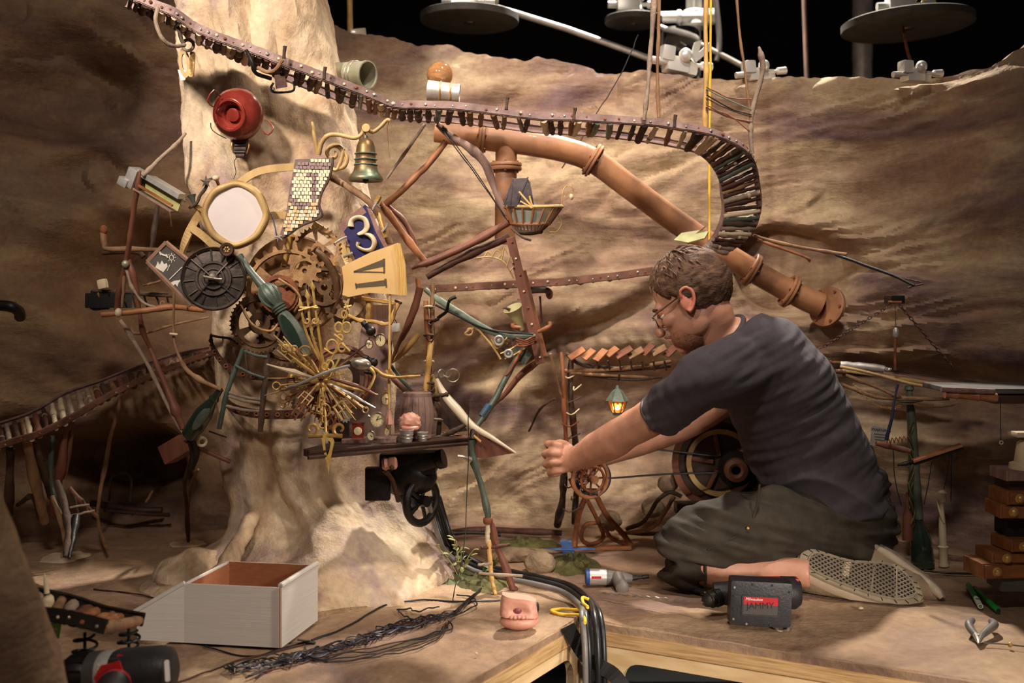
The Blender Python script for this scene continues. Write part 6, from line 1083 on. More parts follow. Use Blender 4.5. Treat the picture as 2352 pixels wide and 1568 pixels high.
for k, (u, v, y, a, b, c, lab) in enumerate(((1535, 1110, 3.2, .03, .03, .028, 'round tan stone left of the drum wheel'), (1500, 1165, 3.22, .034, .03, .03, 'darker stone under the round tan one'), (1400, 1195, 3.3, .036, .03, .03, 'rounded stone behind the iron stand'))): single('stone', ell(V(u, v, y), a, b, c, fn=lambda d: 1+.14*noise.noise(d*2+Vector((k, 0, 0))), seg=24, rings=16), 'stone', lab, 'stone')
random.seed(55)
# ================================================================ LEFT: TRACK ON POSTS, STICK TOWER
n3 = [(-40, 1036, 2.86), (30, 1014, 2.88), (90, 996, 2.90), (160, 962, 2.95), (240, 915, 3.02), (310, 880, 3.10), (380, 850, 3.20), (440, 826, 3.28), (490, 810, 3.34)]
f3 = [(-50, 988, 3.02), (20, 968, 3.04), (80, 946, 3.06), (150, 905, 3.11), (225, 880, 3.18), (300, 850, 3.26), (370, 826, 3.35), (430, 810, 3.42), (480, 800, 3.48)]
track('bridge_track', 'dim wooden coaster track climbing on posts at the left edge', n3, f3, 30, ['twig', 'dark_rust', 'twig_grey', 'bone', 'wood_red', 'twig_dark'], hr=.016, rr=(.006, .009), bolts=14, rail='rail_brown', rail2='rail_steel', over=-.004, drop=1.6)
r = root('post_cluster', 'cluster of leaning timber posts carrying the left track', 'posts', FL(110, 1215))
sticks(r, (([(62, 1010, 2.92), (75, 1080, 2.95), (92, 1150, 3.0), (102, 1198, 3.05)], [.012, .013, .013, .012], 'twig', 1), ([(78, 1010, 2.95), (100, 1080, 2.98), (118, 1140, 3.05)], [.009, .010, .010], 'twig_dark', 1), ([(150, 975, 3.0), (142, 1060, 3.0), (130, 1120, 3.02), (122, 1180, 3.08)], [.008, .011, .012, .012], 'wood_red', 1), ([(122, 1000, 3.0), (116, 1080, 3.0), (124, 1130, 3.0), (140, 1190, 2.95), (150, 1225, 2.9)], [.008, .007, .008, .009, .008], 'green_paint', 2), ([(168, 960, 3.02), (158, 1040, 3.02), (148, 1100, 3.02)], .006, 'wood_red', 1), ([(24, 1030, 2.95), (22, 1120, 3.0), (20, 1180, 3.1)], .011, 'twig_dark', 1), ([(40, 1160, 3.1), (75, 1140, 3.05), (90, 1190, 3.1)], .006, 'twig_dark', 1)), 'post')
r = root('stick_bundle', 'bound bundle of dark sticks standing in a pale sand patch at the left', 'sticks', FL(150, 1280))
sticks(r, (([(130, 1105, 2.92), (150, 1170, 2.88), (158, 1220, 2.82), (150, 1278, 2.76)], [.008, .009, .010, .006], 'twig_dark', 3), ([(175, 1185, 2.86), (168, 1225, 2.82), (158, 1282, 2.76)], [.010, .009, .004], 'black_iron', 2), ([(120, 1140, 2.92), (138, 1190, 2.88), (150, 1250, 2.8), (142, 1280, 2.76)], [.006, .006, .006, .003], 'twig', 2), ([(160, 1120, 2.95), (185, 1150, 2.95), (222, 1185, 2.98)], .006, 'wood_red', 1), ([(160, 1165, 2.92), (205, 1158, 2.94)], .003, 'twig_grey'), ([(158, 1185, 2.92), (218, 1172, 2.94)], .003, 'twig_grey'), ([(172, 1140, 2.93), (182, 1190, 2.93)], .003, 'twig_dark'), ([(190, 1148, 2.94), (204, 1180, 2.94)], .003, 'twig_dark')))
def patch(name, u, v, ru, rv, m, lab, cat, h=.006, seed=0, rough=.5):
    c = FL(u, v); a = ru*PX(c.y); b = abs(FL(u, v-rv).y-FL(u, v+rv).y)/2; vs = []; fs = []; n, k = 30, 7
    for i in range(k+1):
        for j in range(n):
            t = 2*math.pi*j/n; q = (i/k)*(1+.28*noise.noise(Vector((math.cos(t)*1.7+seed, math.sin(t)*1.7, 3)))+.12*noise.noise(Vector((math.cos(t)*5+seed, math.sin(t)*5, 3))))
            x, y = c.x+a*q*math.cos(t), c.y+b*q*math.sin(t); z = fz(x, y)+h*(1-(i/k)**2)*(1+rough*noise.noise(Vector((x*60, y*60, seed))))+.0006-(.004 if i == k else 0); vs.append((x, y, z))
    for i in range(k):
        for j in range(n): fs.append((i*n+j, i*n+(j+1) % n, (i+1)*n+(j+1) % n, (i+1)*n+j))
    return single(name, MB().add(vs, fs), m, lab, cat)
patch('sand_patch', 150, 1276, 58, 14, 'bone', 'pale sand patch round the foot of the stick bundle', 'sand'); patch('sand_patch', 432, 1245, 44, 9, 'bone', 'faint pale sand patch under the thin leaning stick', 'sand', .003, 2)
for (L, w, m, lab) in (([(278, 910, 3.3), (266, 960, 3.3), (252, 1010, 3.3), (238, 1090, 3.3), (224, 1170, 3.25), (228, 1210, 3.15), (242, 1252, 3.0)], [.004, .005, .006, .006, .005, .004, .005], 'twig', 'thin crooked stick reaching down from the left track to the floor'), ([(446, 1040, 2.95), (430, 1090, 3.0), (424, 1110, 3.02), (430, 1180, 3.1), (432, 1242, 3.22)], [.008, .007, .005, .006, .005], 'twig_dark', 'thin leaning dark stick below the green bottle'), ([(455, 1078, 3.0), (440, 1110, 3.05), (434, 1160, 3.12), (434, 1215, 3.2)], .003, 'twig', 'finer twig crossing the thin leaning dark stick')):
    single('leaning_stick', tube(pxy(L), w, 8, 5, .002, knots=3), m, lab, 'stick')
r = root('cave_ladder', 'dark broken timbers lying at the mouth of the left cave', 'timbers', FL(320, 1178))
sticks(r, (([(210, 1155, 3.45), (300, 1170, 3.4), (372, 1172, 3.4)], .010, 'wood_dark'), ([(240, 1172, 3.4), (330, 1180, 3.38), (388, 1182, 3.36)], .006, 'wood_dark'), ([(250, 1150, 3.5), (258, 1095, 3.5), (300, 1092, 3.5), (300, 1150, 3.5)], .004, 'twig_dark'), ([(335, 1155, 3.45), (350, 1128, 3.48)], .004, 'twig')), 'timber')
# tower of rusty sticks at the left of the clock
r = root('stick_tower', 'tall frame of rusty sticks and pipes left of the clock', 'frame', V(300, 720, 2.85))
sticks(r, (([(322, 392, 2.72), (316, 430, 2.73), (308, 480, 2.75), (300, 540, 2.78), (290, 600, 2.82), (276, 660, 2.84), (268, 712, 2.86)], [.004, .007, .0075, .006, .007, .007, .007], 'wood_red', 3), ([(426, 306, 2.80), (400, 336, 2.76), (370, 362, 2.74), (345, 388, 2.72), (326, 404, 2.71)], [.004, .0045, .005, .006, .005], 'twig_grey', 2), ([(296, 596, 2.82), (304, 625, 2.82), (312, 660, 2.83), (318, 700, 2.84), (328, 760, 2.86), (345, 800, 2.88)], [.006, .0075, .007, .006, .006, .006], 'wood_red', 2), ([(288, 608, 2.82), (296, 640, 2.82), (308, 668, 2.82), (330, 695, 2.82), (362, 706, 2.80)], [.005, .004, .004, .0035, .003], 'twig_grey', 1), ([(284, 620, 2.83), (284, 660, 2.83), (280, 705, 2.84)], .004, 'twig', 1),
    ([(234, 722, 2.80), (290, 718, 2.80), (340, 712, 2.80), (400, 705, 2.80), (470, 712, 2.76)], [.007, .0075, .007, .007, .007], 'bamboo_rust', 1), ([(276, 735, 2.86), (300, 770, 2.86), (335, 830, 2.87), (370, 900, 2.88), (400, 960, 2.88), (425, 1000, 2.88)], [.006, .006, .0045, .005, .005, .005], 'twig_grey', 3), ([(345, 800, 2.88), (365, 850, 2.88), (385, 895, 2.88), (405, 945, 2.88), (420, 985, 2.88)], [.006, .006, .007, .011, .008], 'wood_red', 2),
    ([(236, 525, 2.95), (240, 560, 2.95), (248, 572, 2.95), (320, 572, 2.95), (438, 575, 2.95)], [.008, .006, .007, .006, .005], 'twig', 2), ([(236, 580, 3.0), (310, 578, 3.0), (330, 590, 3.0)], .007, 'dark_rust'), ([(212, 668, 2.95), (300, 672, 2.95), (400, 680, 2.92)], .005, 'twig_dark', 2), ([(214, 668, 2.95), (210, 705, 2.95), (250, 706, 2.95)], .006, 'black_iron'), ([(330, 655, 2.9), (370, 645, 2.88)], .003, 'twig'), ([(298, 735, 2.9), (308, 765, 2.9), (350, 760, 2.9), (400, 745, 2.9), (480, 728, 2.9)], [.004, .004, .0035, .003, .0025], 'twig', 1), ([(362, 470, 3.0), (352, 540, 3.0), (340, 620, 3.0)], .006, 'twig_dark', 1), ([(390, 480, 2.9), (394, 520, 2.9)], .0025, 'twig')))
part('block', box(facing(V(236, 652, 2.93), 12), .024, .026, .02, bev=.006), 'bone', r); part('ball', ell(V(238, 528, 2.95), .011, .011, .014, seg=12, rings=8), 'rust', r); part('knot', ell(V(288, 606, 2.81), .010, .008, .010, seg=12, rings=8), 'tin_green', r); part('joint', ell(V(272, 718, 2.79), .009, .012, .012, seg=12, rings=8), 'bone', r); part('curl', tube(spiral((375, 696), 2.82, 2, 8, .8, 0, 12), .0025, 6, 2), 'twig', r)
for k in range(7): part('strut', tube(pxy([(225+k*26, 672, 2.94), (232+k*26+rnd(-10, 10), 706, 2.95)]), .003, 6, 1, .001), random.choice(('twig_dark', 'black_iron', 'twig')), r)
part('crate', box(facing(V(250, 690, 2.98)), .10, .04, .08, bev=.003), 'hollow', r)
single('drooping_stem', tube(pxy([(400, 652, 2.72), (400, 700, 2.72), (398, 740, 2.72), (400, 780, 2.71), (412, 820, 2.70), (430, 850, 2.68), (460, 872, 2.67), (508, 895, 2.65)]), [.0028, .003, .003, .0032, .004, .0055, .006, .0045], 9, 5, .001, knots=4), 'twig', 'long drooping stem curving from the slate down to the green bottle', 'stem')
part('clip', tube(pxy([(390, 766, 2.70), (408, 768, 2.70)]), .003, 6, 1), 'bone', root('stem_clip', 'tiny pale clip on the drooping stem', 'clip', V(398, 767, 2.70)))
r = root('green_bottle', 'dark green glass bottle lying neck up below the ladder', 'bottle', V(440, 1010, 2.70)); part('bottle', turned(V(434, 1002, 2.72), V(506, 894, 2.66), [(0, .015), (.03, .021), (.1, .023), (.5, .023), (.68, .015), (.78, .010), (.8, .013), (.86, .009), (1, .008)], 24), 'green_glass', r); part('sunk_label', ell(V(462, 960, 2.668), .011, .004, .036, Matrix.Rotation(.62, 4, 'Y'), 16, 12), 'green_paint', r)
r = root('wooden_box', 'small reddish wooden box and rail under the green bottle', 'box', V(405, 1040, 2.85)); part('box', box(facing(V(408, 1030, 2.84), 28, -20), .075, .05, .05, bev=.003), 'wood_red', r, smooth=False); part('rail', tube(pxy([(425, 1010, 2.76), (460, 1030, 2.76), (528, 1060, 2.80)]), .0055, 8, 2), 'wood_red', r); part('strut', tube(pxy([(440, 1010, 2.74), (448, 1040, 2.76), (440, 1075, 2.8)]), [.012, .013, .008], 9, 3), 'black_iron', r); part('eye', torus(facing(V(464, 1014, 2.73), 0, 30), .010, .004, 16, 7), 'bone', r); part('wire', tube(pxy([(480, 990, 2.75), (520, 1004, 2.78)]), .002, 6, 1), 'twig_dark', r)
single('dark_pipe', tube(pxy([(-30, 700, 2.4), (10, 702, 2.4), (30, 706, 2.4), (44, 716, 2.42), (46, 728, 2.44)]), [.012, .012, .012, .012, .012], 12, 4), 'black_iron', 'dark bent iron pipe poking in at the left edge', 'pipe')
# ================================================================ LOWER-LEFT TRACK END ON SPRINGS
n4 = [(70, 1408, 1.86), (140, 1416, 1.86), (190, 1426, 1.86), (242, 1440, 1.86)]
f4 = [(80, 1362, 2.02), (160, 1378, 2.02), (240, 1404, 2.02), (332, 1422, 2.02)]
TR2, N4, F4, U4 = track('sprung_track', 'short open end of dark coaster track standing on two springs in front', n4, f4, 9, ['twig', 'bamboo_rust', 'bone', 'twig_grey', 'wood_red'], hr=.024, rr=(.008, .011), sub=6, bolts=5, rail='black_iron', over=.0)
single('track_spike', turned(V(108, 1362, 1.98), V(102, 1316, 1.98), [(0, .005), (.6, .0035), (1, .001)], 8), 'ivory', 'white pointed spike at the rear rail of the sprung track', 'spike')
def spring(u, v, y, lab, R):
    b = V(u, v, y); h = b.z-.0; r = root('coil_spring', lab, 'spring', Vector((b.x, b.y, 0)), None); n = 84
    pts = [Vector((b.x+(R*(1+.12*math.sin(k*.21)))*math.cos(k*2*math.pi/14), b.y+R*math.sin(k*2*math.pi/14), .004+(h-.008)*k/n)) for k in range(n+1)]
    part('coil', tube(pts, .0028, 7, 1), 'wire_black', r); part('rod', tube([Vector((b.x, b.y, 0)), b], .003, 8, 1), 'black_iron', r)
spring(195, 1452, 1.93, 'front black coil spring under the near rail of the sprung track', .019); spring(296, 1442, 2.05, 'rear black coil spring under the far rail of the sprung track', .018)
r = root('green_tag', 'bright green tag with a barcode behind the sprung track', 'tag', V(122, 1460, 2.0)); M = facing(V(120, 1448, 2.0), -8, 20); part('tag', slab([rrect(-.014, .014, -.014, .014, .003, 3)], .002, M), 'lime', r); part('label', slab([[(-.004, -.007), (.009, -.007), (.009, .005), (-.004, .005)]], .0006, M, z0=.001), 'print_white', r, smooth=False)
for k in range(6): part('bar', slab([[(-.003+k*.002, -.005), (-.0021+k*.002, -.005), (-.0021+k*.002, .002), (-.003+k*.002, .002)]], .0004, M, z0=.0016), 'print_black', r, smooth=False)
# ================================================================ WHITE CARTON
BX = [FL(424, 1478), FL(641, 1490), FL(724, 1427), FL(466, 1412)]
for p in BX: p.z = .003
BX[3] = BX[0]+(BX[2]-BX[1])
r = root('white_carton', 'white open cardboard box with brown inside on the floor', 'box', (BX[0]+BX[2])/2); hB = .122
def wallp(a, b, m, nm, th=.004, h=hB, inset=0, z=0):
    d = (b-a).normalized(); M = frame(a, d, Vector((0, 0, 1))); L = (b-a).length; return part(nm, slab([[(inset, z), (L-inset, z), (L-inset, h), (inset, h)]], th, M, z0=-th/2), m, r, smooth=False)
c_ = (BX[0]+BX[2])/2
def ins(p, k=.006): return p+(c_-p).normalized()*k*1.4
wallp(BX[0], BX[1], 'card_white', 'front_wall', h=hB); wallp(BX[1]+(BX[1]-BX[0]).normalized()*.003, BX[2]+(BX[1]-BX[0]).normalized()*.003, 'card_white', 'end_wall', .006, hB+.004); wallp(BX[3], BX[2], 'card_white', 'back_wall'); wallp(BX[0], BX[3], 'card_white', 'end_wall')
I = [ins(p) for p in BX]
wallp(I[0], I[1], 'card_brown', 'liner', .002, hB-.003); wallp(I[1], I[2], 'card_brown', 'liner', .002, hB-.003); wallp(I[3], I[2], 'card_brown', 'liner', .002, hB+.001); wallp(I[0], I[3], 'card_brown', 'liner', .002, hB-.003)
part('bottom', MB().add([p+Vector((0, 0, .002)) for p in I]+[p+Vector((0, 0, .004)) for p in I], [(0, 1, 2, 3), (4, 5, 6, 7), (0, 1, 5, 4), (1, 2, 6, 5), (2, 3, 7, 6), (3, 0, 4, 7)]), 'card_brown', r, smooth=False)
e = (BX[1]-BX[0]).normalized(); part('top_fold', tube([BX[1]+e*.003+Vector((0, 0, hB+.004)), BX[2]+e*.003+Vector((0, 0, hB+.004))], .0055, 8, 1), 'card_white', r); fl_ = frame(BX[0], -(e+Vector((0, .12, 0))), Vector((0, 0, 1))); part('side_flap', slab([[(0, 0), (.098, .004), (.102, .062), (0, hB)]], .004, fl_), 'card_white', r, smooth=False); part('top_fold', tube([fl_ @ Vector((.105, .062, 0)), fl_ @ Vector((0, hB+.001, 0))], .005, 8, 1), 'card_white', r); part('seam', tube([BX[1]+e*.002+Vector((0, -.004, .002)), BX[1]+e*.002+Vector((0, -.004, hB))], .0016, 5, 1), 'card_brown', r)
# ================================================================ RUBBER MOUTH PIECE
c = FL(1192, 1446); r = root('rubber_mouth', 'pink rubber puppet mouth piece standing open on the floor', 'mouth mould', c); RM_ = Matrix.Identity(4)
part('lower_jaw', ell(c+Vector((0, .012, .016)), .042, .030, .018, seg=36, rings=22, fn=lambda d: (1+.04*noise.noise(d*5))*(1.0 if d.z < .4 else 1-.35*(d.z-.4))), 'gum', r)
up = MB(); nv, ns = 14, 40; vs = []
for i in range(nv+1):
    t = i/nv; z = .028+t*.040; rx = .041-.004*t*t; ry = .028-.006*t
    for k in range(ns):
        a = 2*math.pi*k/ns; q = 1-.35*math.exp(-(((a-4.712)/.28)**2+((t-.35)/.28)**2)); ex = abs(math.cos(a))**.6*math.copysign(1, math.cos(a)); ey = abs(math.sin(a))**.6*math.copysign(1, math.sin(a)); w = .0015*noise.noise(Vector((a*3, t*5, 3))); vs.append(c+Vector(((rx+w)*ex, .014+(ry*q+w)*ey, z+.006*math.cos(a)*(-.3)-.006*t*math.cos(a))))
up.add(vs, [(i*ns+k, i*ns+(k+1) % ns, (i+1)*ns+(k+1) % ns, (i+1)*ns+k) for i in range(nv) for k in range(ns)]+[tuple(range(ns)), tuple(nv*ns+k for k in range(ns))]); part('upper_jaw', up, 'gum', r)
part('mouth_hole', ell(c+Vector((-.004, -.001, .042)), .011, .007, .010, seg=18, rings=12), 'gum_dark', r)
for k in range(9): a = -1.0+k*.25; part('tooth', ell(c+Vector((.034*math.sin(a), .012-.027*math.cos(a), .0305+.001*math.sin(k*2))), .0052, .004, .0042, seg=10, rings=7), 'gum', r)
part('side_cavity', ell(c+Vector((.040, .012, .045)), .004, .010, .012, seg=14, rings=10), 'tape_black', r)
# ================================================================ WIRE TANGLE
r = root('wire_tangle', 'tangled bundle of thin black and blue wires spread on the floor', 'wires', FL(820, 1470))
def G_(u, v, z=.004): p = FL(u, v); p.z = fz(p.x, p.y)+z; return p
main = [(1130, 1330), (1085, 1375), (1040, 1415), (980, 1430), (900, 1445), (840, 1470), (780, 1490), (700, 1510), (620, 1530), (530, 1545)]
for s in range(16):
    ph = rnd(0, 6); amp = rnd(4, 15); off = rnd(-10, 14); st = random.choice((0, 1, 2, 3)); en = random.choice((7, 8, 9, 9, 10)); pts = []
    for k, (u, v) in enumerate(main[st:en]):
        g = min(1, (k+st)/3); 
        for q in range(4): t = k*4+q; u2, v2 = main[min(st+k+1, len(main)-1)]; uu = u+(u2-u)*q/4; vv = v+(v2-v)*q/4; pts.append(G_(uu+g*amp*math.sin(t*1.3+ph), min(1562, vv+g*(off*.7+amp*.55*math.cos(t*1.9+ph))), .004+.006*abs(math.sin(t*1.1+ph*2))*g+.0008*(s % 5)))
    part('wire', tube(pts, rnd(.0011, .0017), 5, 3, .002), random.choice(('wire_black', 'wire_black', 'wire_black', 'wire_blue', 'dark_rust')), r)
for s in range(5):
    L = [(560+s*6, 1566), (660, 1535-s*4), (780, 1505+s*5), (900, 1482+s*6), (1000, 1455+s*4), (1030, 1430)]; part('wire', tube([G_(u+rnd(-8, 8), min(1562, v), .004+.004*random.random()) for u, v in L], .0014, 5, 7, .006), random.choice(('wire_black', 'dark_rust')), r)
for L in ([(910, 1402), (940, 1400), (955, 1412), (985, 1405), (1010, 1400)], [(1040, 1420), (1075, 1408), (1095, 1395), (1080, 1375), (1050, 1370)], [(1030, 1430), (1038, 1445), (1000, 1455), (960, 1470), (925, 1475)], [(912, 1402), (925, 1415), (945, 1425)]): part('wire', tube([G_(u, v, .005+.004*random.random()) for u, v in L], .0018, 6, 6, .005), 'wire_black', r)
for lab, L, m, w in (('long thin black cable arching behind the wire tangle to the tape cross', [(1150, 1378), (1050, 1384), (960, 1380), (880, 1392), (820, 1425), (770, 1450), (715, 1468)], 'wire_black', .0022), ('thin cable from the tape cross curling left under the carton', [(700, 1472), (640, 1490), (590, 1506), (540, 1502), (490, 1490), (470, 1482)], 'wire_black', .0018), ('thin brown cable running from the tape cross to the bottom left', [(700, 1476), (620, 1500), (540, 1520), (470, 1545), (400, 1566)], 'dark_rust', .0018), ('short thin twig-like wire lying on the floor left of the carton', [(216, 1350), (250, 1355), (300, 1362), (355, 1372)], 'dark_rust', .002)): single('floor_cable', tube([G_(u, v, w+.001) for u, v in L], w, 7, 6, .002), m, lab, 'cable')
c = G_(704, 1474, .004); mb = MB()
for rt in (.3, 1.75): slab([[(-.020, -.006), (.018, -.007), (.021, .007), (-.019, .006)]], .0012, Matrix.Translation(c+Vector((0, 0, .002+rt*.001))) @ Matrix.Rotation(rt, 4, 'Z') @ Matrix.Rotation(.25, 4, 'Y'), mb)
single('tape_cross', mb, 'tape_black', 'small cross of dark tape holding the thin cables to the floor', 'tape', smooth=False)
# ================================================================ THICK CABLES OVER THE EDGE
def cab(L, w, m, lab): single('power_cable', tube([Vector(p) for p in L], w, 10, 7), m, lab, 'cable')
def dropp(u0, y0, lst): return lst
base = [(988, 1142, .203), (1002, 1190, .145), (1014, 1228, .102), (1032, 1262, .054), (1090, 1300, .014), (1160, 1318, .010), (1240, 1334, .010), (1300, 1352, .010), (1340, 1385, .012)]
def cpath(du, dv, dz, zend=-.5, ue=1352):
    P = []
    for u, v, z in base: p = FL(u+du*.6, v+dv, z+dz); P.append(p)
    q = FL(1345+du, 1412, .014+dz); P.append(Vector((q.x, q.y-.01, q.z))); P.append(Vector((q.x+.004, q.y-.055, -.05))); P.append(Vector((q.x+.004, q.y-.06, -.2))); P.append(Vector((q.x, q.y-.06, zend))); return P
cab(cpath(0, 0, 0), .0075, 'cable_black', 'thick black power cable, leftmost of the bunch over the platform edge'); cab(cpath(20, -6, .004), .0075, 'cable_black', 'thick black power cable, middle of the bunch over the platform edge'); cab(cpath(-9, 8, .006), .0065, 'cable_grey', 'grey power cable running beside the black bunch'); cab(cpath(33, -2, .001), .0065, 'cable_black', 'black power cable, rightmost of the bunch over the platform edge')
single('cord', tube([FL(1352, 1376, .03), FL(1338, 1372, .035), FL(1340, 1385, .03), FL(1350, 1395, .028), FL(1330, 1400, .010), FL(1290, 1398, .005), FL(1266, 1402, .005), FL(1290, 1410, .005), FL(1330, 1412, .008), FL(1342, 1418, .02), FL(1344, 1430, .02)], .0036, 8, 6), 'cord_yellow', 'yellow looped cord tied round the black cables', 'cord')
def strip(P, w, th=.0012, ups=None):
    P = cr([Vector(p) for p in P], 5); mb = MB(); return sweep([(-w, 0), (w, 0), (w, th), (-w, th)], P, ups and [ups]*len(P) or [Vector((0, -1, 0))]*len(P))
single('black_tape', strip([B0-dB*.085+Vector((.0, -.03, .004)), B0-dB*.05+Vector((0, -.045, -.03)), B0-dB*.02+Vector((.01, -.06, -.07)), A0+dA*.0+Vector((-.0, -.085, -.075)), A0+dA*.05+Vector((-.012, -.05, -.10)), A0+dA*.11+Vector((-.014, -.03, -.17))], .016), 'tape_black', 'wide black tape strapping the cables to the platform corner', 'tape', smooth=False)
r = root('blue_tape', 'cross of blue masking tape on the floor by the iron stand', 'tape', FL(1302, 1272))
c = G_(1302, 1258, .0); part('strip', slab([[(-.016, -.12), (.016, -.12), (.016, .10), (-.016, .10)]], .0012, Matrix.Translation(c+Vector((0, -.02, .012)))), 'tape_blue', r, smooth=False); part('strip', slab([[(-.06, -.009), (.075, -.012), (.075, .012), (-.06, .009)]], .0012, Matrix.Translation(G_(1305, 1268, .0125)) @ Matrix.Rotation(.05, 4, 'Z')), 'tape_blue', r, smooth=False)
# moss, stones, plants at the foot of the column
for a in (('moss_patch', 1110, 1336, 70, 22, 'moss', 'dark green moss patch round the foot of the shelf leg', 'moss', .014, 3, 1.6), ('moss_patch', 1316, 1292, 62, 24, 'moss', 'olive moss clump right of the grey stone', 'moss', .016, 4, 1.6), ('moss_patch', 1210, 1246, 80, 12, 'moss', 'long strip of moss at the foot of the back wall', 'moss', .012, 5, 1.6), ('moss_patch', 1040, 1318, 60, 26, 'leaf_dark', 'mossy ground beside the column root', 'moss', .012, 6, 1.6)): patch(*a)
for (u, v, a, b, c, lab) in ((1240, 1306, .042, .03, .034, 'smooth grey stone beside the olive moss clump'), (1180, 1282, .075, .04, .02, 'flat layered tan rock slab behind the shelf leg')): p = FL(u, v); single('stone', ell(p+Vector((0, 0, c*.45)), a, b, c, fn=lambda d: 1+.15*noise.noise(d*1.8+Vector((u, 0, 0)))+.04*noise.noise(d*6), seg=28, rings=18), 'stone', lab, 'stone')
def leafm(p, d, L, w, mb):
    d = Vector(d).normalized(); s = d.cross(Vector((0, 0, 1))).normalized(); n = s.cross(d)
    vs = [p, p+d*L*.35+s*w-n*.0, p+d*L*.35-s*w, p+d*L*.35+n*w*.3, p+d*L*.75+s*w*.7-n*w*.2, p+d*L*.75-s*w*.7-n*w*.2, p+d*L*.75+n*w*.1, p+d*L-n*w*.5]
    return mb.add(vs, [(0, 3, 1), (0, 2, 3), (1, 3, 6, 4), (3, 2, 5, 6), (4, 6, 7), (6, 5, 7)])
def plant(u, v, lab, n, h, m, seed, vine=False):
    random.seed(seed); b = FL(u, v); r = root('small_plant', lab, 'plant', b)
    for k in range(n):
        a = rnd(0, 6.28); q = Vector((math.cos(a), math.sin(a)*.6, 0)); top = b+q*h*rnd(.3, .7)+Vector((0, 0, h*rnd(.6, 1))); st = part('stem', tube([b, b.lerp(top, .5)+Vector((0, 0, h*.12)), top], .0014, 5, 3), m, r)
        for j in range(4): part('leaf', leafm(b.lerp(top, .4+.2*j), q*(.6 if j % 2 else -.2)+Vector((rnd(-.8, .8), rnd(-.8, .3), rnd(-.2, .8))), rnd(.02, .032), rnd(.006, .010), MB()), m, st, smooth=False)
plant(1056, 1330, 'leafy pale green plant in front of the cables', 5, .10, 'leaf', 3); plant(1000, 1270, 'yellow-green sprig climbing on the column root', 4, .075, 'leaf', 5); plant(1112, 1336, 'darker leafy sprig at the foot of the shelf leg', 3, .05, 'leaf_dark', 8)
random.seed(12); single('vine', tube(pxy([(996, 1200, 2.8), (1004, 1160, 2.85), (1010, 1140, 2.9), (1002, 1100, 3.0), (990, 1085, 3.05)]), .0014, 6, 5, .004), 'leaf', 'thin yellow vine climbing behind the iron flywheel', 'vine')
r = root('ground_pipe', 'low rusty pipe and cables lying along the foot of the back wall', 'pipe', FL(1200, 1225)); sticks(r, (([(1010, 1228, 3.3), (1100, 1216, 3.32), (1200, 1220, 3.32), (1290, 1224, 3.3)], .008, 'dark_rust', 3), ([(1000, 1234, 3.25), (1060, 1222, 3.28), (1150, 1228, 3.28)], .005, 'black_iron', 1), ([(1440, 1222, 3.3), (1500, 1226, 3.25), (1560, 1222, 3.2)], .006, 'twig_dark', 2)), 'pipe_run')
# ================================================================ TOOLS
def drill_common(): pass
# impact drill lying at the right, battery towards us
c0 = FL(1748, 1440); r = root('cordless_drill', 'black and red cordless drill lying beside the shoe, battery pack facing out', 'drill', c0)
Yd = c0.y; BMt = facing(V(1744, 1380, Yd+.0), -2, -4)
part('battery', box(BMt @ Matrix.Translation((0, 0, 0)), .132, .098, .055, bev=.010), 'tool_black', r); part('battery_face', slab([rrect(-.042, .040, -.026, .020, .004, 3), rrect(-.038, .036, -.022, .016, .002, 2)], .003, BMt, z0=.0265), 'tool_black', r)
part('label', slab([rrect(-.038, .036, -.001, .016, .001, 2)], .001, BMt, z0=.0272), 'tool_red', r, smooth=False); part('label', slab([rrect(-.038, .036, -.022, -.001, .001, 2)], .001, BMt, z0=.0272), 'label_dark', r, smooth=False)
part('brand_lettering', textmesh('Milwaukee', .0085, .0003, BMt @ Matrix.Translation((-.016, .0105, .0286)), 'brand_lettering', shear=.25), 'print_white', r, smooth=False); part('hand_lettering', textmesh('JAMMY', .019, .0003, BMt @ Matrix.Translation((-.002, -.003, .0289)) @ Matrix.Rotation(.06, 4, 'Z'), 'hand_lettering'), 'print_black', r, smooth=False)
for k in range(9):
    x, yy = ((-.058, .034), (-.058, .016), (-.058, -.012), (-.058, -.034), (-.02, .042), (.022, .042), (-.03, -.043), (.02, -.043), (.058, .03))[k]; part('screw', lathe([(.0025, 0), (.0025, .003), (0, .003)], BMt @ Matrix.Translation((x, yy, .026)), 8), 'bolt' if k % 3 == 0 else 'print_black', r)
gz = .085; body = Vector((c0.x+.012, Yd+.085, .052))
part('motor_body', turned(body+Vector((-.10, 0, 0)), body+Vector((.085, -.01, 0)), [(0, .024), (.25, .028), (.3, .034), (.85, .035), (.97, .030), (1, .02)], 22), 'tool_black', r); part('red_cap', turned(body+Vector((.05, -.008, .003)), body+Vector((.093, -.011, .003)), [(0, .0365), (.7, .036), (1, .026)], 22), 'tool_black', r); part('red_top', box(Matrix.Translation(body+Vector((.045, -.008, .032))), .085, .03, .010, bev=.004), 'tool_red', r); part('gear_case', turned(body+Vector((-.055, 0, .004)), body+Vector((-.005, 0, .004)), [(0, .031), (.2, .036), (.8, .036), (1, .034)], 22), 'tin', r)
part('grip', tube([body+Vector((.035, -.01, -.01)), body+Vector((.02, -.05, -.02)), BMt @ Vector((.02, 0, -.02))], [.024, .021, .026], 14, 4), 'tool_black', r)
part('chuck', turned(body+Vector((-.088, -.012, -.004)), body+Vector((-.128, -.026, -.014)), [(0, .021), (.3, .0215), (.34, .019), (.6, .019), (.64, .016), (.9, .012), (1, .007)], 20), 'black_iron', r); b0 = body+Vector((-.126, -.026, -.014)); b1 = FL(1382, 1361, .016)
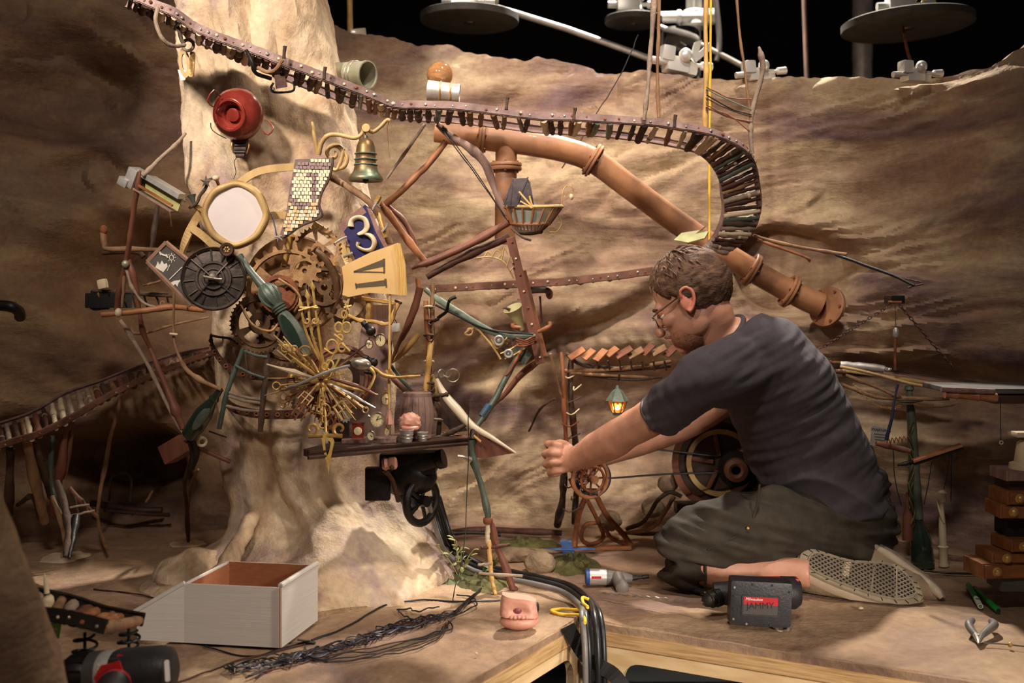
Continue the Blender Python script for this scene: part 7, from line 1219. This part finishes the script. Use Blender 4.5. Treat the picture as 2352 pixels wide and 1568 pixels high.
n = 60; part('drill_bit', tube([b0.lerp(b1, k/n)+Vector((0, .0011*math.cos(k*1.2), .0011*math.sin(k*1.2)))*(1 if k > 14 else 0) for k in range(n+1)], .0023, 6, 1), 'bolt', r)
part('belt_clip', tube([BMt @ Vector((.035, -.052, .0)), BMt @ Vector((.042, -.06, .01)), BMt @ Vector((.06, -.06, .005)), BMt @ Vector((.066, -.05, 0))], .004, 8, 2), 'bolt', r)
r = root('bit_holder', 'black and chrome magnetic bit holder lying by the drill chuck', 'bit holder', FL(1600, 1350)); a, b = FL(1556, 1344, .009), FL(1652, 1366, .009)
part('tip', turned(a, a.lerp(b, .3), [(0, .006), (.02, .0068), (1, .0068)], 14), 'chrome', r); part('sleeve', turned(a.lerp(b, .3), a.lerp(b, .68), [(0, .0064), (1, .0064)], 14), 'tool_black', r); part('shank', turned(a.lerp(b, .68), b, [(0, .0058), (.9, .0052), (1, .004)], 14), 'chrome', r)
# grey screwdriver
c = FL(1412, 1352); r = root('electric_screwdriver', 'grey pistol electric screwdriver with a blue end cap lying on the floor', 'screwdriver', c); y = c.y+.045
a, b = V(1347, 1324, y), V(1452, 1328, y); part('barrel', turned(a, b, [(0, .018), (.04, .0195), (.45, .0195), (.55, .018), (.8, .016), (.95, .011), (1, .009)], 22), 'tool_grey', r); part('end_cap', turned(V(1344, 1324, y), V(1354, 1324, y), [(0, .017), (.2, .020), (1, .0202)], 22), 'tool_blue', r); part('silver_band', turned(V(1354, 1324, y), V(1392, 1325, y), [(0, .0203), (1, .0203)], 22), 'tin', r); part('logo_strip', slab([rrect(-.012, .012, -.003, .003, .001, 2)], .001, facing(V(1370, 1326, y-.0205))), 'tool_red', r); part('bit', turned(b, V(1490, 1323, y), [(0, .006), (.3, .0055), (.32, .004), (.6, .004), (.62, .0055), (1, .005)], 12), 'black_iron', r)
part('grip', tube([V(1418, 1325, y-.005), V(1424, 1340, y-.035), V(1430, 1350, y-.06)], [.017, .0155, .0165], 16, 5), 'tool_grey', r); part('grip_end', ell(V(1430, 1350, y-.06), .0155, .006, .019, seg=18, rings=12), 'tool_grey', r)
# left drill, seen from the side
c = V(280, 1560, 1.86); r = root('cordless_drill', 'red and black cordless drill in the lower left corner with its chuck to the left', 'drill', Vector((c.x, c.y, 0))); A_, B_ = V(150, 1548, 1.88), V(398, 1538, 1.86); z_ = Vector((0, 0, 1))
part('motor_body', turned(V(262, 1545, 1.87), B_, [(0, .036), (.1, .040), (.8, .042), (.95, .038), (1, .028)], 28), 'tool_black', r); part('gear_case', turned(V(206, 1547, 1.875), V(270, 1545, 1.87), [(0, .030), (.1, .036), (.5, .037), (.9, .038), (1, .036)], 24), 'tin', r); part('speed_ring', turned(V(212, 1547, 1.875), V(238, 1546, 1.872), [(0, .0375), (1, .0382)], 24), 'label_dark', r)
part('chuck', turned(V(206, 1548, 1.875), V(140, 1550, 1.88), [(0, .033), (.2, .036), (.6, .035), (.8, .028), (1, .014)], 24), 'black_iron', r)
for k in range(14): a = k*2*math.pi/14; part('chuck_rib', tube([V(200, 1548, 1.875)+Vector((0, .036*math.cos(a), .036*math.sin(a))), V(165, 1549, 1.877)+Vector((0, .0345*math.cos(a), .0345*math.sin(a)))], .002, 5, 1), 'black_iron', r)
part('bit', turned(V(142, 1550, 1.88), V(122, 1550, 1.88), [(0, .006), (1, .006)], 10), 'chrome', r); part('red_top', box(Matrix.Translation(V(330, 1503, 1.862)), .082, .03, .008, bev=.003), 'tool_red', r); part('red_side', slab([poly2(facing(V(250, 1548, 1.826)), [(216, 1556), (232, 1528), (275, 1518), (282, 1540), (258, 1556), (232, 1580)], 1.826)], .006, facing(V(250, 1548, 1.826))), 'tool_red', r, smooth=False); part('grip', tube([V(270, 1556, 1.85), V(256, 1590, 1.80), V(250, 1620, 1.74)], [.03, .027, .027], 18, 4), 'tool_black', r); part('grip_ring', torus(ax(V(262, 1578, 1.82), V(252, 1615, 1.75)), .028, .0025, 26, 7), 'tool_red', r); part('switch', box(facing(V(262, 1518, 1.835), 8), .016, .01, .01, bev=.002), 'tape_black', r); part('nameplate', slab([rrect(-.004, .004, -.018, .018, .003, 3)], .0012, facing(V(384, 1540, 1.822), 3, 25)), 'print_white', r, smooth=False)
part('torque_number', textmesh('2', .014, .0003, facing(V(226, 1532, 1.836)), 'torque_number'), 'print_white', r, smooth=False)
# markers, pliers
for (a, b, lab) in (((2224, 1342), (2252, 1392), 'green marker stick with a white printed end, left of the pair'), ((2238, 1350), (2293, 1402), 'plain green tube, right of the pair')):
    p, q = FL(*a, .007), FL(*b, .007); r = root('green_stick', lab, 'marker', FL(*b)); part('barrel', turned(p, q, [(0, .005), (.01, .0062), (.99, .0062), (1, .0045)], 16), 'marker_green', r)
    if 'white' in lab: part('printed_end', turned(p.lerp(q, .66), p.lerp(q, 1.0), [(0, .0064), (.8, .0064), (1, .006)], 16), 'print_white', r); part('green_window', slab([rrect(-.0035, .0035, -.006, .006, .001, 2)], .001, frame(p.lerp(q, .8)+Vector((0, 0, .0064)), Vector((1, 0, 0)), (p-q))), 'marker_green', r)
    else: part('open_end', turned(q, q+(q-p).normalized()*.001, [(0, .0048), (1, .0048)], 14), 'print_black', r)
r = root('pliers', 'small black-handled pliers lying open on the floor at the right', 'pliers', FL(2248, 1452))
for L, w in (([FL(2233, 1424, .02), FL(2226, 1432, .022), FL(2230, 1444, .016), FL(2240, 1456, .010), FL(2248, 1462, .008)], [.007, .009, .0085, .007, .006]), ([FL(2277, 1426, .018), FL(2284, 1434, .018), FL(2270, 1446, .014), FL(2258, 1456, .010), FL(2250, 1462, .008)], [.007, .009, .0085, .007, .006])): part('handle', tube(L, w, 10, 5), 'tool_grey', r)
part('jaw', tube([FL(2240, 1456, .010), FL(2246, 1470, .008), FL(2247, 1477, .006)], [.006, .0045, .001], 8, 3), 'bolt', r); part('jaw', tube([FL(2258, 1456, .010), FL(2250, 1470, .008), FL(2248, 1477, .006)], [.006, .0045, .001], 8, 3), 'tool_grey', r); part('pivot', lathe([(.005, 0), (.005, .004), (0, .005)], Matrix.Translation(FL(2249, 1460, .010)), 10), 'bolt', r)
r = root('thin_wire', 'thin dark wire with a brass bead at the right edge of the platform', 'wire', FL(2330, 1482)); part('wire', tube([FL(2258, 1476, .003), FL(2310, 1479, .003), FL(2352, 1484, .003), FL(2400, 1488, .003)], .0014, 6, 3), 'wire_black', r); part('bead', ell(FL(2320, 1480, .005), .005, .005, .005, seg=10, rings=7), 'brass', r)
for (u, v, s, lab) in ((1977, 1396, .006, 'tiny white plaster crumb under the shoe toe'), (1094, 1500, .003, 'tiny white speck on the bare floor left of the notch')): single('crumb', ell(FL(u, v, s*.5), s, s*.7, s*.6, fn=lambda d: 1+.4*noise.noise(d*2+Vector((u, 0, 0))), seg=10, rings=7), 'ivory', lab, 'crumb')
single('long_cord', tube([FL(2122, 1310, .004), FL(2180, 1316, .004), FL(2250, 1317, .004)], .003, 7, 4, .002), 'wire_black', 'dark cord on the floor between spindle column and drawer tower', 'cord')
# ================================================================ THE KNEELING MAN
random.seed(77)
def loft(rings, n=26, mb=None, ex=1.0):
    """rings of (centre, half-axis A, half-axis B) skinned and capped"""
    mb = mb or MB(); vs = []
    for c, A, B in rings:
        for k in range(n):
            t = 2*math.pi*k/n; x, y = math.cos(t), math.sin(t); x = math.copysign(abs(x)**ex, x); y = math.copysign(abs(y)**ex, y); vs.append(c+A*x+B*y)
    m = len(rings); fs = [(i*n+k, i*n+(k+1) % n, (i+1)*n+(k+1) % n, (i+1)*n+k) for i in range(m-1) for k in range(n)]
    return mb.add(vs, fs+[tuple(range(n))[::-1], tuple((m-1)*n+k for k in range(n))])
def fuse(mbs, voxel, smooth=4, fac=.5, disp=None):
    """merge overlapping closed shapes into one continuous skin"""
    allm = MB()
    for q in mbs: allm.add(q.v, q.f)
    me = bpy.data.meshes.new('fuse'); me.from_pydata(allm.v, [], allm.f); bm = bmesh.new(); bm.from_mesh(me); bmesh.ops.recalc_face_normals(bm, faces=bm.faces); bm.to_mesh(me); bm.free()
    o = bpy.data.objects.new('fuse', me); COL.objects.link(o); m = o.modifiers.new('r', 'REMESH'); m.mode = 'VOXEL'; m.voxel_size = voxel; m2 = o.modifiers.new('s', 'SMOOTH'); m2.factor = fac; m2.iterations = smooth
    dg = bpy.context.evaluated_depsgraph_get(); out = bpy.data.meshes.new_from_object(o.evaluated_get(dg)); bpy.data.objects.remove(o)
    if disp:
        out.update(); nn = [v.normal.copy() for v in out.vertices]
        for v, n_ in zip(out.vertices, nn): v.co = v.co+n_*disp(v.co)
    for p in out.polygons: p.use_smooth = True
    return out
def limb(P, R, n=22): return tube(P, R, n, 4)
MAN = root('person', 'kneeling man in a dark grey t-shirt and shorts reaching toward the small wheel', 'person', Vector((V(1800, 700, 2.85).x, 2.85, 0)))
Fd = Vector((-.9, .42, 0)).normalized(); Ld = Vector((-.42, -.9, 0)).normalized()
SP = [(1912, 1188, 2.90, .195, .158), (1888, 1112, 2.89, .19, .158), (1848, 1020, 2.87, .182, .152), (1808, 930, 2.85, .188, .15), (1775, 852, 2.84, .196, .142), (1756, 796, 2.83, .185, .112), (1742, 758, 2.82, .14, .075), (1722, 742, 2.82, .075, .045)]
def torso(grow, i0=0, i1=8):
    C_ = [V(u, v, y) for u, v, y, a, b in SP]; rg = []
    for i in range(i0, i1):
        t = (C_[min(i+1, 7)]-C_[max(i-1, 0)]).normalized(); f = (Fd-t*Fd.dot(t)).normalized(); rg.append((C_[i], Ld*(SP[i][3]+grow), f*(SP[i][4]+grow)))
    return rg
# ---- shirt
def shirt_wr(p):
    q = p-V(1790, 920, 2.85); d = q.x*.62+q.z*.78; e = -q.x*.78+q.z*.62
    k = max(0, min(1, .5+1.6*noise.noise(p*5)))
    w = .008*noise.noise(Vector((q.x*4+q.z*2, (q.z-q.x*.35)*22, p.y*5)))+k*.0075*noise.noise(Vector((q.x*8, (q.z-q.x*.5)*52, p.y*9)))
    low = max(0, min(1, (V(0, 985, 2.8).z-p.z)/.14)); t = (q.z+q.x*.55)*17+2.2*noise.noise(p*5); w += low*.026*((1-abs(math.sin(t)))**2-.3)*max(0, noise.noise(p*3.2)+.6)
    arm = math.exp(-((p-V(1530, 920, 2.68)).length/.12)**2); w += arm*.005*noise.noise(Vector(((p.x*.62+p.z*.3-p.y*.4)*60, p.z*10, 3)))
    return w
sleeve = limb(pxy([(1735, 845, 2.78), (1675, 856, 2.69), (1618, 870, 2.635), (1570, 908, 2.655), (1513, 957, 2.71)]), [.105, .090, .074, .064, .058])
sleeve_r = limb(pxy([(1770, 830, 2.92), (1745, 850, 2.99), (1700, 890, 3.02), (1660, 925, 3.03)]), [.10, .085, .065, .055])
part('tshirt', fuse([loft(torso(0), 32), sleeve, sleeve_r], .005, 4, .5, shirt_wr), 'shirt', MAN, 'dark charcoal short-sleeved t-shirt')
def ringpts(c, A, B, n=40): return [c+A*math.cos(2*math.pi*k/n)+B*math.sin(2*math.pi*k/n) for k in range(n)]
dS = (V(1514, 957, 2.71)-V(1565, 905, 2.655)).normalized(); x_, y_, z_ = basis(dS); part('sleeve_hem', tube(ringpts(V(1516, 955, 2.708), x_*.0555, y_*.0555), .0042, 7, 1, closed=True), 'shirt', MAN)
# ---- trousers
def tr_wr(p):
    e = p.z+p.x*.28; k = max(0, min(1, .55+1.3*noise.noise(p*4.5))); w = .028*k*noise.noise(Vector((p.x*4, e*30+1.5*noise.noise(p*7), p.y*6)))+.010*noise.noise(Vector((p.x*9, e*60, p.y*10)))
    kn = math.exp(-((p-V(1585, 1280, 2.70)).length/.10)**2); return w+kn*.006*math.sin(p.z*130+p.x*60+3*noise.noise(p*9))
hips = loft([(V(1928, 1150, 2.90), Ld*.17, Fd*.13), (V(1932, 1200, 2.90), Ld*.188, Fd*.148), (V(1930, 1245, 2.90), Ld*.18, Fd*.135), (V(1915, 1280, 2.88), Ld*.15, Fd*.09)], 28)
thL = limb(pxy([(1925, 1215, 2.83), (1830, 1212, 2.77), (1740, 1216, 2.73), (1640, 1232, 2.71), (1580, 1256, 2.70), (1562, 1285, 2.70)]), [.108, .110, .104, .094, .082, .066]); shL = limb(pxy([(1556, 1278, 2.70), (1575, 1296, 2.70), (1600, 1306, 2.70), (1618, 1311, 2.695)]), [.068, .066, .056, .050])
thR = limb(pxy([(1945, 1205, 2.98), (1850, 1215, 3.02), (1740, 1232, 3.04), (1640, 1240, 3.05)]), [.108, .104, .095, .08]); shR = limb(pxy([(1640, 1242, 3.05), (1720, 1262, 3.05), (1800, 1266, 3.02)]), [.075, .06, .055])
part('shorts', fuse([hips, thL, shL, thR, shR], .0055, 5, .5, tr_wr), 'trouser', MAN, 'dark olive canvas work shorts')
for L in ([(1745, 1112, 2.635), (1738, 1160, 2.625), (1725, 1205, 2.62), (1712, 1225, 2.622)], [(1830, 1208, 2.662), (1795, 1238, 2.65), (1780, 1245, 2.652)], [(1690, 1232, 2.615), (1650, 1250, 2.615), (1625, 1262, 2.62)]): part('pocket_seam', tube([V(u, v, y+.008) for u, v, y in L], .0028, 6, 4), 'trouser', MAN)
part('rivet', ell(V(1718, 1213, 2.618), .004, .003, .004, seg=10, rings=7), 'brass', MAN); part('shorts_hem', tube(ringpts(V(1616, 1311, 2.695), Vector((.004, .05, 0)), Vector((0, 0, .050))), .0035, 7, 1, closed=True), 'trouser', MAN)
# ---- skin: head, neck, arms, hands, leg
HC = V(1586, 686, 2.82); hf = Vector((-.80, .33, -.50)).normalized(); hl = Vector((0, 0, 1)).cross(hf).normalized(); hu = hf.cross(hl).normalized()
HMx = Matrix((hf, hl, hu)).transposed().to_4x4()
def hp(f, l, u): return HC+hf*f+hl*l+hu*u
def he(f, l, u, rf, rl, ru, fn=None, seg=26, rings=18): return ell(hp(f, l, u), rf, rl, ru, HMx, seg, rings, fn=fn)
head = [he(-.014, 0, .030, .098, .077, .090), he(.030, 0, -.030, .062, .060, .082), he(.040, 0, -.078, .052, .050, .040), he(.076, 0, -.100, .022, .024, .020), he(.074, 0, .014, .022, .050, .018), tube([hp(.090, 0, .004), hp(.106, 0, -.018), hp(.117, 0, -.036)], [.009, .010, .012], 12, 4), he(.112, 0, -.040, .013, .016, .010), he(.060, .040, -.026, .026, .022, .020), he(.060, -.040, -.026, .026, .022, .020), he(.092, 0, -.066, .013, .024, .0065), he(.090, 0, -.078, .012, .021, .0065), he(.01, .045, -.06, .045, .018, .035), he(.01, -.045, -.06, .045, .018, .035)]
neck = limb([hp(-.025, 0, -.02), hp(-.03, 0, -.06), V(1650, 765, 2.82), V(1700, 790, 2.82)], [.054, .052, .056, .070])
armL = limb(pxy([(1585, 890, 2.66), (1545, 925, 2.68), (1490, 962, 2.72), (1440, 990, 2.77), (1410, 1010, 2.81), (1370, 1030, 2.88), (1330, 1050, 2.945), (1305, 1054, 2.97)]), [.042, .048, .046, .044, .047, .043, .033, .032])
elbow = ell(V(1442, 1006, 2.765), .026, .026, .026)
armR = limb(pxy([(1690, 900, 3.02), (1600, 960, 3.06), (1500, 1004, 3.07), (1400, 1040, 3.06), (1352, 1058, 3.05)]), [.046, .044, .040, .032, .026])
def hand(pal, fingers, thumb, r=.0098):
    out = [pal]
    for f in fingers+[thumb]: out.append(tube([V(*p) for p in f], [r*1.12, r*1.1, r*1.02, r*.95, r*.85][:len(f)], 10, 4))
    for f in fingers: out.append(ell(V(*f[1]), r*1.12, r*1.12, r*1.12, seg=10, rings=8)); out.append(ell(V(*f[-1]), r*.85, r*.85, r*.85, seg=10, rings=8))
    return out
palm = loft([(V(1318, 1053, 2.955), Vector((0, .022, 0)), Vector((0, 0, .032))), (V(1300, 1053, 2.965), Vector((0, .024, 0)), Vector((0, 0, .039))), (V(1283, 1053, 2.972), Vector((0, .022, 0)), Vector((0, 0, .040))), (V(1272, 1053, 2.978), Vector((0, .016, 0)), Vector((0, 0, .034)))], 20)
FG = [[(1292, 1024, 2.955), (1272, 1019, 2.958), (1258, 1020, 2.985), (1266, 1030, 3.012), (1282, 1034, 3.010)], [(1288, 1042, 2.948), (1266, 1039, 2.950), (1251, 1042, 2.980), (1259, 1050, 3.010), (1278, 1052, 3.010)], [(1288, 1061, 2.950), (1267, 1061, 2.952), (1253, 1065, 2.980), (1260, 1071, 3.008), (1278, 1070, 3.008)], [(1292, 1079, 2.958), (1274, 1081, 2.960), (1263, 1085, 2.982), (1268, 1089, 3.004), (1284, 1087, 3.004)]]
TH = [(1316, 1036, 2.975), (1302, 1022, 3.000), (1286, 1016, 3.018), (1270, 1022, 3.024)]
handL = hand(palm, FG, TH)
off = lambda q: [(u+62, v+14, y+.075) for u, v, y in q]
palm2 = loft([(V(1368, 1062, 3.05), Vector((0, .02, 0)), Vector((0, 0, .028))), (V(1352, 1066, 3.05), Vector((0, .022, 0)), Vector((0, 0, .036))), (V(1336, 1067, 3.052), Vector((0, .016, 0)), Vector((0, 0, .034)))], 18)
handR = hand(palm2, [off(f) for f in FG], off(TH), .0092)
legL = limb(pxy([(1590, 1300, 2.70), (1650, 1306, 2.69), (1720, 1308, 2.68), (1790, 1312, 2.66), (1860, 1316, 2.64)]), [.045, .046, .043, .036, .034]); legR = limb(pxy([(1780, 1266, 3.02), (1870, 1270, 2.97), (1960, 1275, 2.88), (2010, 1290, 2.82)]), [.044, .042, .036, .034])
part('body', fuse(head+[neck, armL, elbow, armR, legL, legR]+handL+handR, .0042, 3, .5, lambda p: .0012*noise.noise(p*30)), 'skin', MAN)
for s in (1, -1):
    M = HMx.copy(); M.translation = hp(-.006, s*.079, -.008); M = M @ Matrix.Rotation(s*.28, 4, 'Z') @ Matrix.Rotation(-.2, 4, 'Y')
    o = part('ear', fuse([ell(M.translation, .019, .006, .030, M, 20, 14), tube([M @ Vector(q) for q in ((.012, s*.004, .010), (.008, s*.008, .026), (-.008, s*.010, .030), (-.019, s*.010, .016), (-.017, s*.008, -.006), (-.006, s*.006, -.024), (.004, s*.004, -.030))], [.004, .0045, .005, .005, .0045, .005, .0065], 9, 4)], .0022, 2), 'skin_red', MAN)
    part('eye', ell(hp(.075, s*.031, -.006), .0105, .0105, .0105, HMx, 14, 10), 'print_white', MAN); part('iris', ell(hp(.0825, s*.031, -.010), .004, .005, .005, HMx, 12, 8), 'tool_grey', MAN); part('eyelid', ell(hp(.0768, s*.031, -.001), .0125, .0145, .0105, HMx, 14, 10, fn=lambda d: 1 if d.z > .1 else .8), 'skin_red', MAN); part('eyebrow', tube([hp(.092, s*.014, .014), hp(.092, s*.032, .018), hp(.078, s*.048, .013)], [.003, .004, .002], 7, 4, .001), 'hair', MAN)
    part('fingernails' if False else 'eyelash', tube([hp(.090, s*.022, -.004), hp(.091, s*.032, -.005), hp(.086, s*.042, -.006)], .001, 5, 3), 'hair', MAN)
# ---- hair shell over the skull, dipping into the scalp at the hairline
def hair():
    mb = MB(); vs = []; fs = []; nr, ns = 80, 120
    for i in range(nr+1):
        th = math.pi*i/nr
        for k in range(ns):
            a = 2*math.pi*k/ns; d = Vector((math.sin(th)*math.cos(a), math.sin(th)*math.sin(a), math.cos(th)))
            f, l, u = -.014+d.x*.098, d.y*.077, .030+d.z*.090
            line = -.062 if f < -.03 else (-.062+(f+.03)*1.5 if f < .012 else (.0+(f-.012)*1.55+.0))     # nape, over the ear, temple
            if f > .012: line = .001+(f-.012)*1.05+.016*math.cos(l*42)*(1 if f > .03 else 0)
            m = max(0, min(1, (u-line)/.022)); st = noise.noise(Vector((d.x*3+d.y*2, math.atan2(d.y, d.z)*9, d.x*1.5)))*.55+noise.noise(Vector((d.x*5, math.atan2(d.y, d.z)*26, d.z*4)))*.45
            crown = math.exp(-((d-Vector((-.35, .1, .93))).length/.35)**2)
            off = -.006+m*(.0165-.003*crown+.0055*st+(.004 if f < -.05 and u < .03 else 0)); vs.append(hp(f+d.x*off, l+d.y*off, u+d.z*off))
    for i in range(nr):
        for k in range(ns): fs.append((i*ns+k, (i+1)*ns+k, (i+1)*ns+(k+1) % ns, i*ns+(k+1) % ns))
    return mb.add(vs, fs)
part('hair', hair(), 'hair', MAN, 'short tousled dark brown hair', auto=3)
lk = MB()
for k in range(150):
    a = rnd(-2.6, 2.6); th = rnd(.25, 1.9); d = Vector((-math.sin(th)*math.cos(a)*.9, math.sin(th)*math.sin(a), math.cos(th))); f, l, u = -.014+d.x*.107, d.y*.086, .03+d.z*.099
    if (f > .02 and u < .05) or u < -.04: continue
    t = Vector((d.x*.2-.1, d.y*.25, -.5))-d*d.dot(Vector((d.x*.2-.1, d.y*.25, -.5))); t = t.normalized()+Vector((rnd(-.5, .5), rnd(-.4, .4), rnd(-.2, .2))); L = rnd(.018, .034); n0 = d*.004
    tube([hp(f, l, u), hp(*(Vector((f, l, u))+t*L*.5+n0)), hp(*(Vector((f, l, u))+t*L-n0*.6))], [.0022, .0026, .0004], 5, 3, mb=lk)
part('hair_locks', lk, 'hair', MAN, kind='stuff')
mat('beard', (120, 76, 56), (164, 112, 86), 90, .8, 0, .6, bscale=300)
def beard():
    mb = MB(); vs = []; fs = []; nr, ns = 30, 60
    for i in range(nr+1):
        th = math.pi*(.30+.70*i/nr)
        for k in range(ns):
            a = 2*math.pi*k/ns; d = Vector((math.sin(th)*math.cos(a), math.sin(th)*math.sin(a), math.cos(th))); m = max(0, min(1, (.35-d.z)*4))*max(0, min(1, (d.x+.55)*3)); q = .985+.035*m+.012*noise.noise(d*12)*m
            vs.append(hp(.041+d.x*.055*q, d.y*.053*q, -.074+d.z*.047*q))
    for i in range(nr):
        for k in range(ns): fs.append((i*ns+k, (i+1)*ns+k, (i+1)*ns+(k+1) % ns, i*ns+(k+1) % ns))
    return mb.add(vs, fs)
part('beard', beard(), 'beard', MAN, 'short reddish stubble'); part('moustache', tube([hp(.088, .024, -.062), hp(.103, .010, -.056), hp(.105, 0, -.055), hp(.103, -.010, -.056), hp(.088, -.024, -.062)], .0042, 7, 4), 'beard', MAN)
# ---- glasses
g = part('glasses', tube([hp(.0, .083, .010), hp(.045, .074, .006), hp(.094, .058, .002)], .0018, 6, 3), 'iron', MAN, 'thin wire-rimmed glasses')
part('temple', tube([hp(.0, -.083, .010), hp(.045, -.074, .006), hp(.094, -.058, .002)], .0018, 6, 3), 'iron', g); part('bridge', tube([hp(.108, .012, -.002), hp(.113, 0, .002), hp(.108, -.012, -.002)], .0015, 6, 3), 'iron', g)
for s in (1, -1):
    q = [hp(.104-.010*abs(math.cos(t))*(1 if math.cos(t) > 0 else -.2), s*(.034+.023*math.cos(t)), -.012+.015*math.sin(t)) for t in [2*math.pi*k/24 for k in range(24)]]; part('rim', tube(q, .0014, 6, 1, closed=True), 'iron', g); part('lens', MB().add(q, [tuple(range(24))]), 'glass_clear', g, smooth=False)
# ---- collar
na = (V(1700, 790, 2.82)-hp(-.03, 0, -.06)).normalized(); bx, by, bz = basis(na); part('collar', tube(ringpts(V(1662, 768, 2.82), bx*.064, by*.064), .0075, 8, 1, closed=True), 'shirt', MAN)
# ---- shoes: near one shows its waffle sole
def shoe(outline, Yf, N, layers, label, tread=True):
    n = len(outline); cu = sum(p[0] for p in outline)/n; cv = sum(p[1] for p in outline)/n
    P = lambda u, v, off=0.0: (V(u, v, Yf(v))-N*off)
    def lay(k, sh): out = []; [out.append(P(cu+(u-cu)*k, cv+(v-cv)*k)+N*sh) for u, v in outline]; return [Vector((p.x, p.y, max(.004, p.z))) for p in out]
    s = part('shoe', MB(), 'suede', MAN) if False else None
    vs = []; fs = []
    def skin(ls):
        mb = MB(); vs = [p for L in ls for p in L]; m = len(ls); return mb.add(vs, [(i*n+k, i*n+(k+1) % n, (i+1)*n+(k+1) % n, (i+1)*n+k) for i in range(m-1) for k in range(n)]+[tuple(range(n))[::-1], tuple((m-1)*n+k for k in range(n))])
    up = part('shoe', skin([lay(k, h) for k, h in layers]), 'suede', MAN, label, auto=1.2)
    part('midsole', skin([lay(1.0, .004), lay(1.02, .010), lay(1.02, .024), lay(.99, .030)]), 'sole_side', up, auto=.5); part('outsole', skin([lay(.965, -.003), lay(.985, -.002), lay(1.0, .004), lay(1.0, .008)]), 'sole_rubber', up)
    if tread:
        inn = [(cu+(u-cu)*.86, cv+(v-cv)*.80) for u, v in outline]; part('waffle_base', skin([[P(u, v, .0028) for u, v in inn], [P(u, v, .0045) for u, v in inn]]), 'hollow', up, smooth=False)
        mb = MB(); allu = [p[0] for p in inn]; u0, u1 = min(allu), max(allu)
        for sl in (.95, -.42):
            for k in range(-30, 48):
                seg = []
                for j in range(0, 160):
                    u = u0+j*2; v = 1200+k*9.6+(u-1840)*sl+(0 if sl > 0 else 170)
                    if inpoly((u, v), inn): seg.append((u, v))
                    else:
                        if len(seg) > 2: tube([P(*seg[0], .0058), P(*seg[-1], .0058)], .0019, 5, 1, mb=mb)
                        seg = []
                if len(seg) > 2: tube([P(*seg[0], .0058), P(*seg[-1], .0058)], .0019, 5, 1, mb=mb)
        part('waffle_tread', mb, 'sole_waffle', up, kind='stuff'); part('tread_edge', tube([P(u, v, .005) for u, v in inn], .0026, 6, 1, closed=True), 'sole_rubber', up)
        for L in ([(2006, 1306), (1998, 1362)], [(2058, 1306), (2056, 1384)]): part('groove', tube([P(*p, .0065) for p in L], .0022, 5, 1), 'sole_rubber', up)
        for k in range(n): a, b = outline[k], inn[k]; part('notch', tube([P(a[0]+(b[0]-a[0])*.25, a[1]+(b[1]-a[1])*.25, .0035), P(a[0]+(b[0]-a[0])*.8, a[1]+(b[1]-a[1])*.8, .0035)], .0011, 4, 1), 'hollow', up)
        rt = (P(1938, 1330)-P(1945, 1294)); uv = (P(1975, 1318)-P(1940, 1308)); M = frame(P(1942, 1311, .0075), rt, uv); part('sole_badge', slab([rrect(-.020, .020, -.0085, .0085, .001, 2)], .002, M, z0=-.002), 'sole_waffle', up, smooth=False); part('sole_lettering', textmesh('VANS', .0175, .0008, M @ Matrix.Translation((0, 0, .001)), 'sole_lettering'), 'sole_side', up, smooth=False)
    return up
OL = [(1838, 1271), (1851, 1260), (1870, 1261), (1892, 1268), (1926, 1279), (1960, 1287), (1994, 1288), (2028, 1288), (2062, 1298), (2082, 1310), (2098, 1326), (2110, 1341), (2118, 1356), (2122, 1373), (2113, 1386), (2090, 1391), (2062, 1391), (2028, 1384), (1994, 1374), (1960, 1361), (1926, 1348), (1892, 1333), (1858, 1316), (1840, 1302), (1832, 1288)]
shoe(OL, lambda v: 2.552+(1393-v)*.00085, Vector((-.16, .58, -.80)).normalized(), [(.98, .012), (1.0, .028), (1.0, .05), (.95, .068), (.8, .086), (.45, .098)], 'grey suede skate shoe with a waffle sole facing out')
sr = part('shoe', tube(pxy([(1978, 1268, 2.80), (2020, 1298, 2.75), (2062, 1322, 2.70), (2105, 1346, 2.65), (2136, 1362, 2.625), (2154, 1374, 2.61)]), [.032, .036, .034, .030, .022, .008], 18, 5), 'suede', MAN, 'second grey shoe seen edge-on behind the first')
part('midsole', tube(pxy([(2006, 1256, 2.78), (2042, 1278, 2.73), (2084, 1308, 2.68), (2124, 1336, 2.64), (2150, 1358, 2.61), (2163, 1373, 2.60)]), [.010, .013, .013, .013, .012, .006], 12, 5), 'sole_side', sr); part('outsole', tube(pxy([(2018, 1252, 2.79), (2054, 1274, 2.74), (2096, 1305, 2.69), (2136, 1333, 2.65), (2160, 1357, 2.62), (2170, 1373, 2.61)]), [.006, .009, .009, .009, .008, .004], 10, 5), 'sole_waffle', sr)
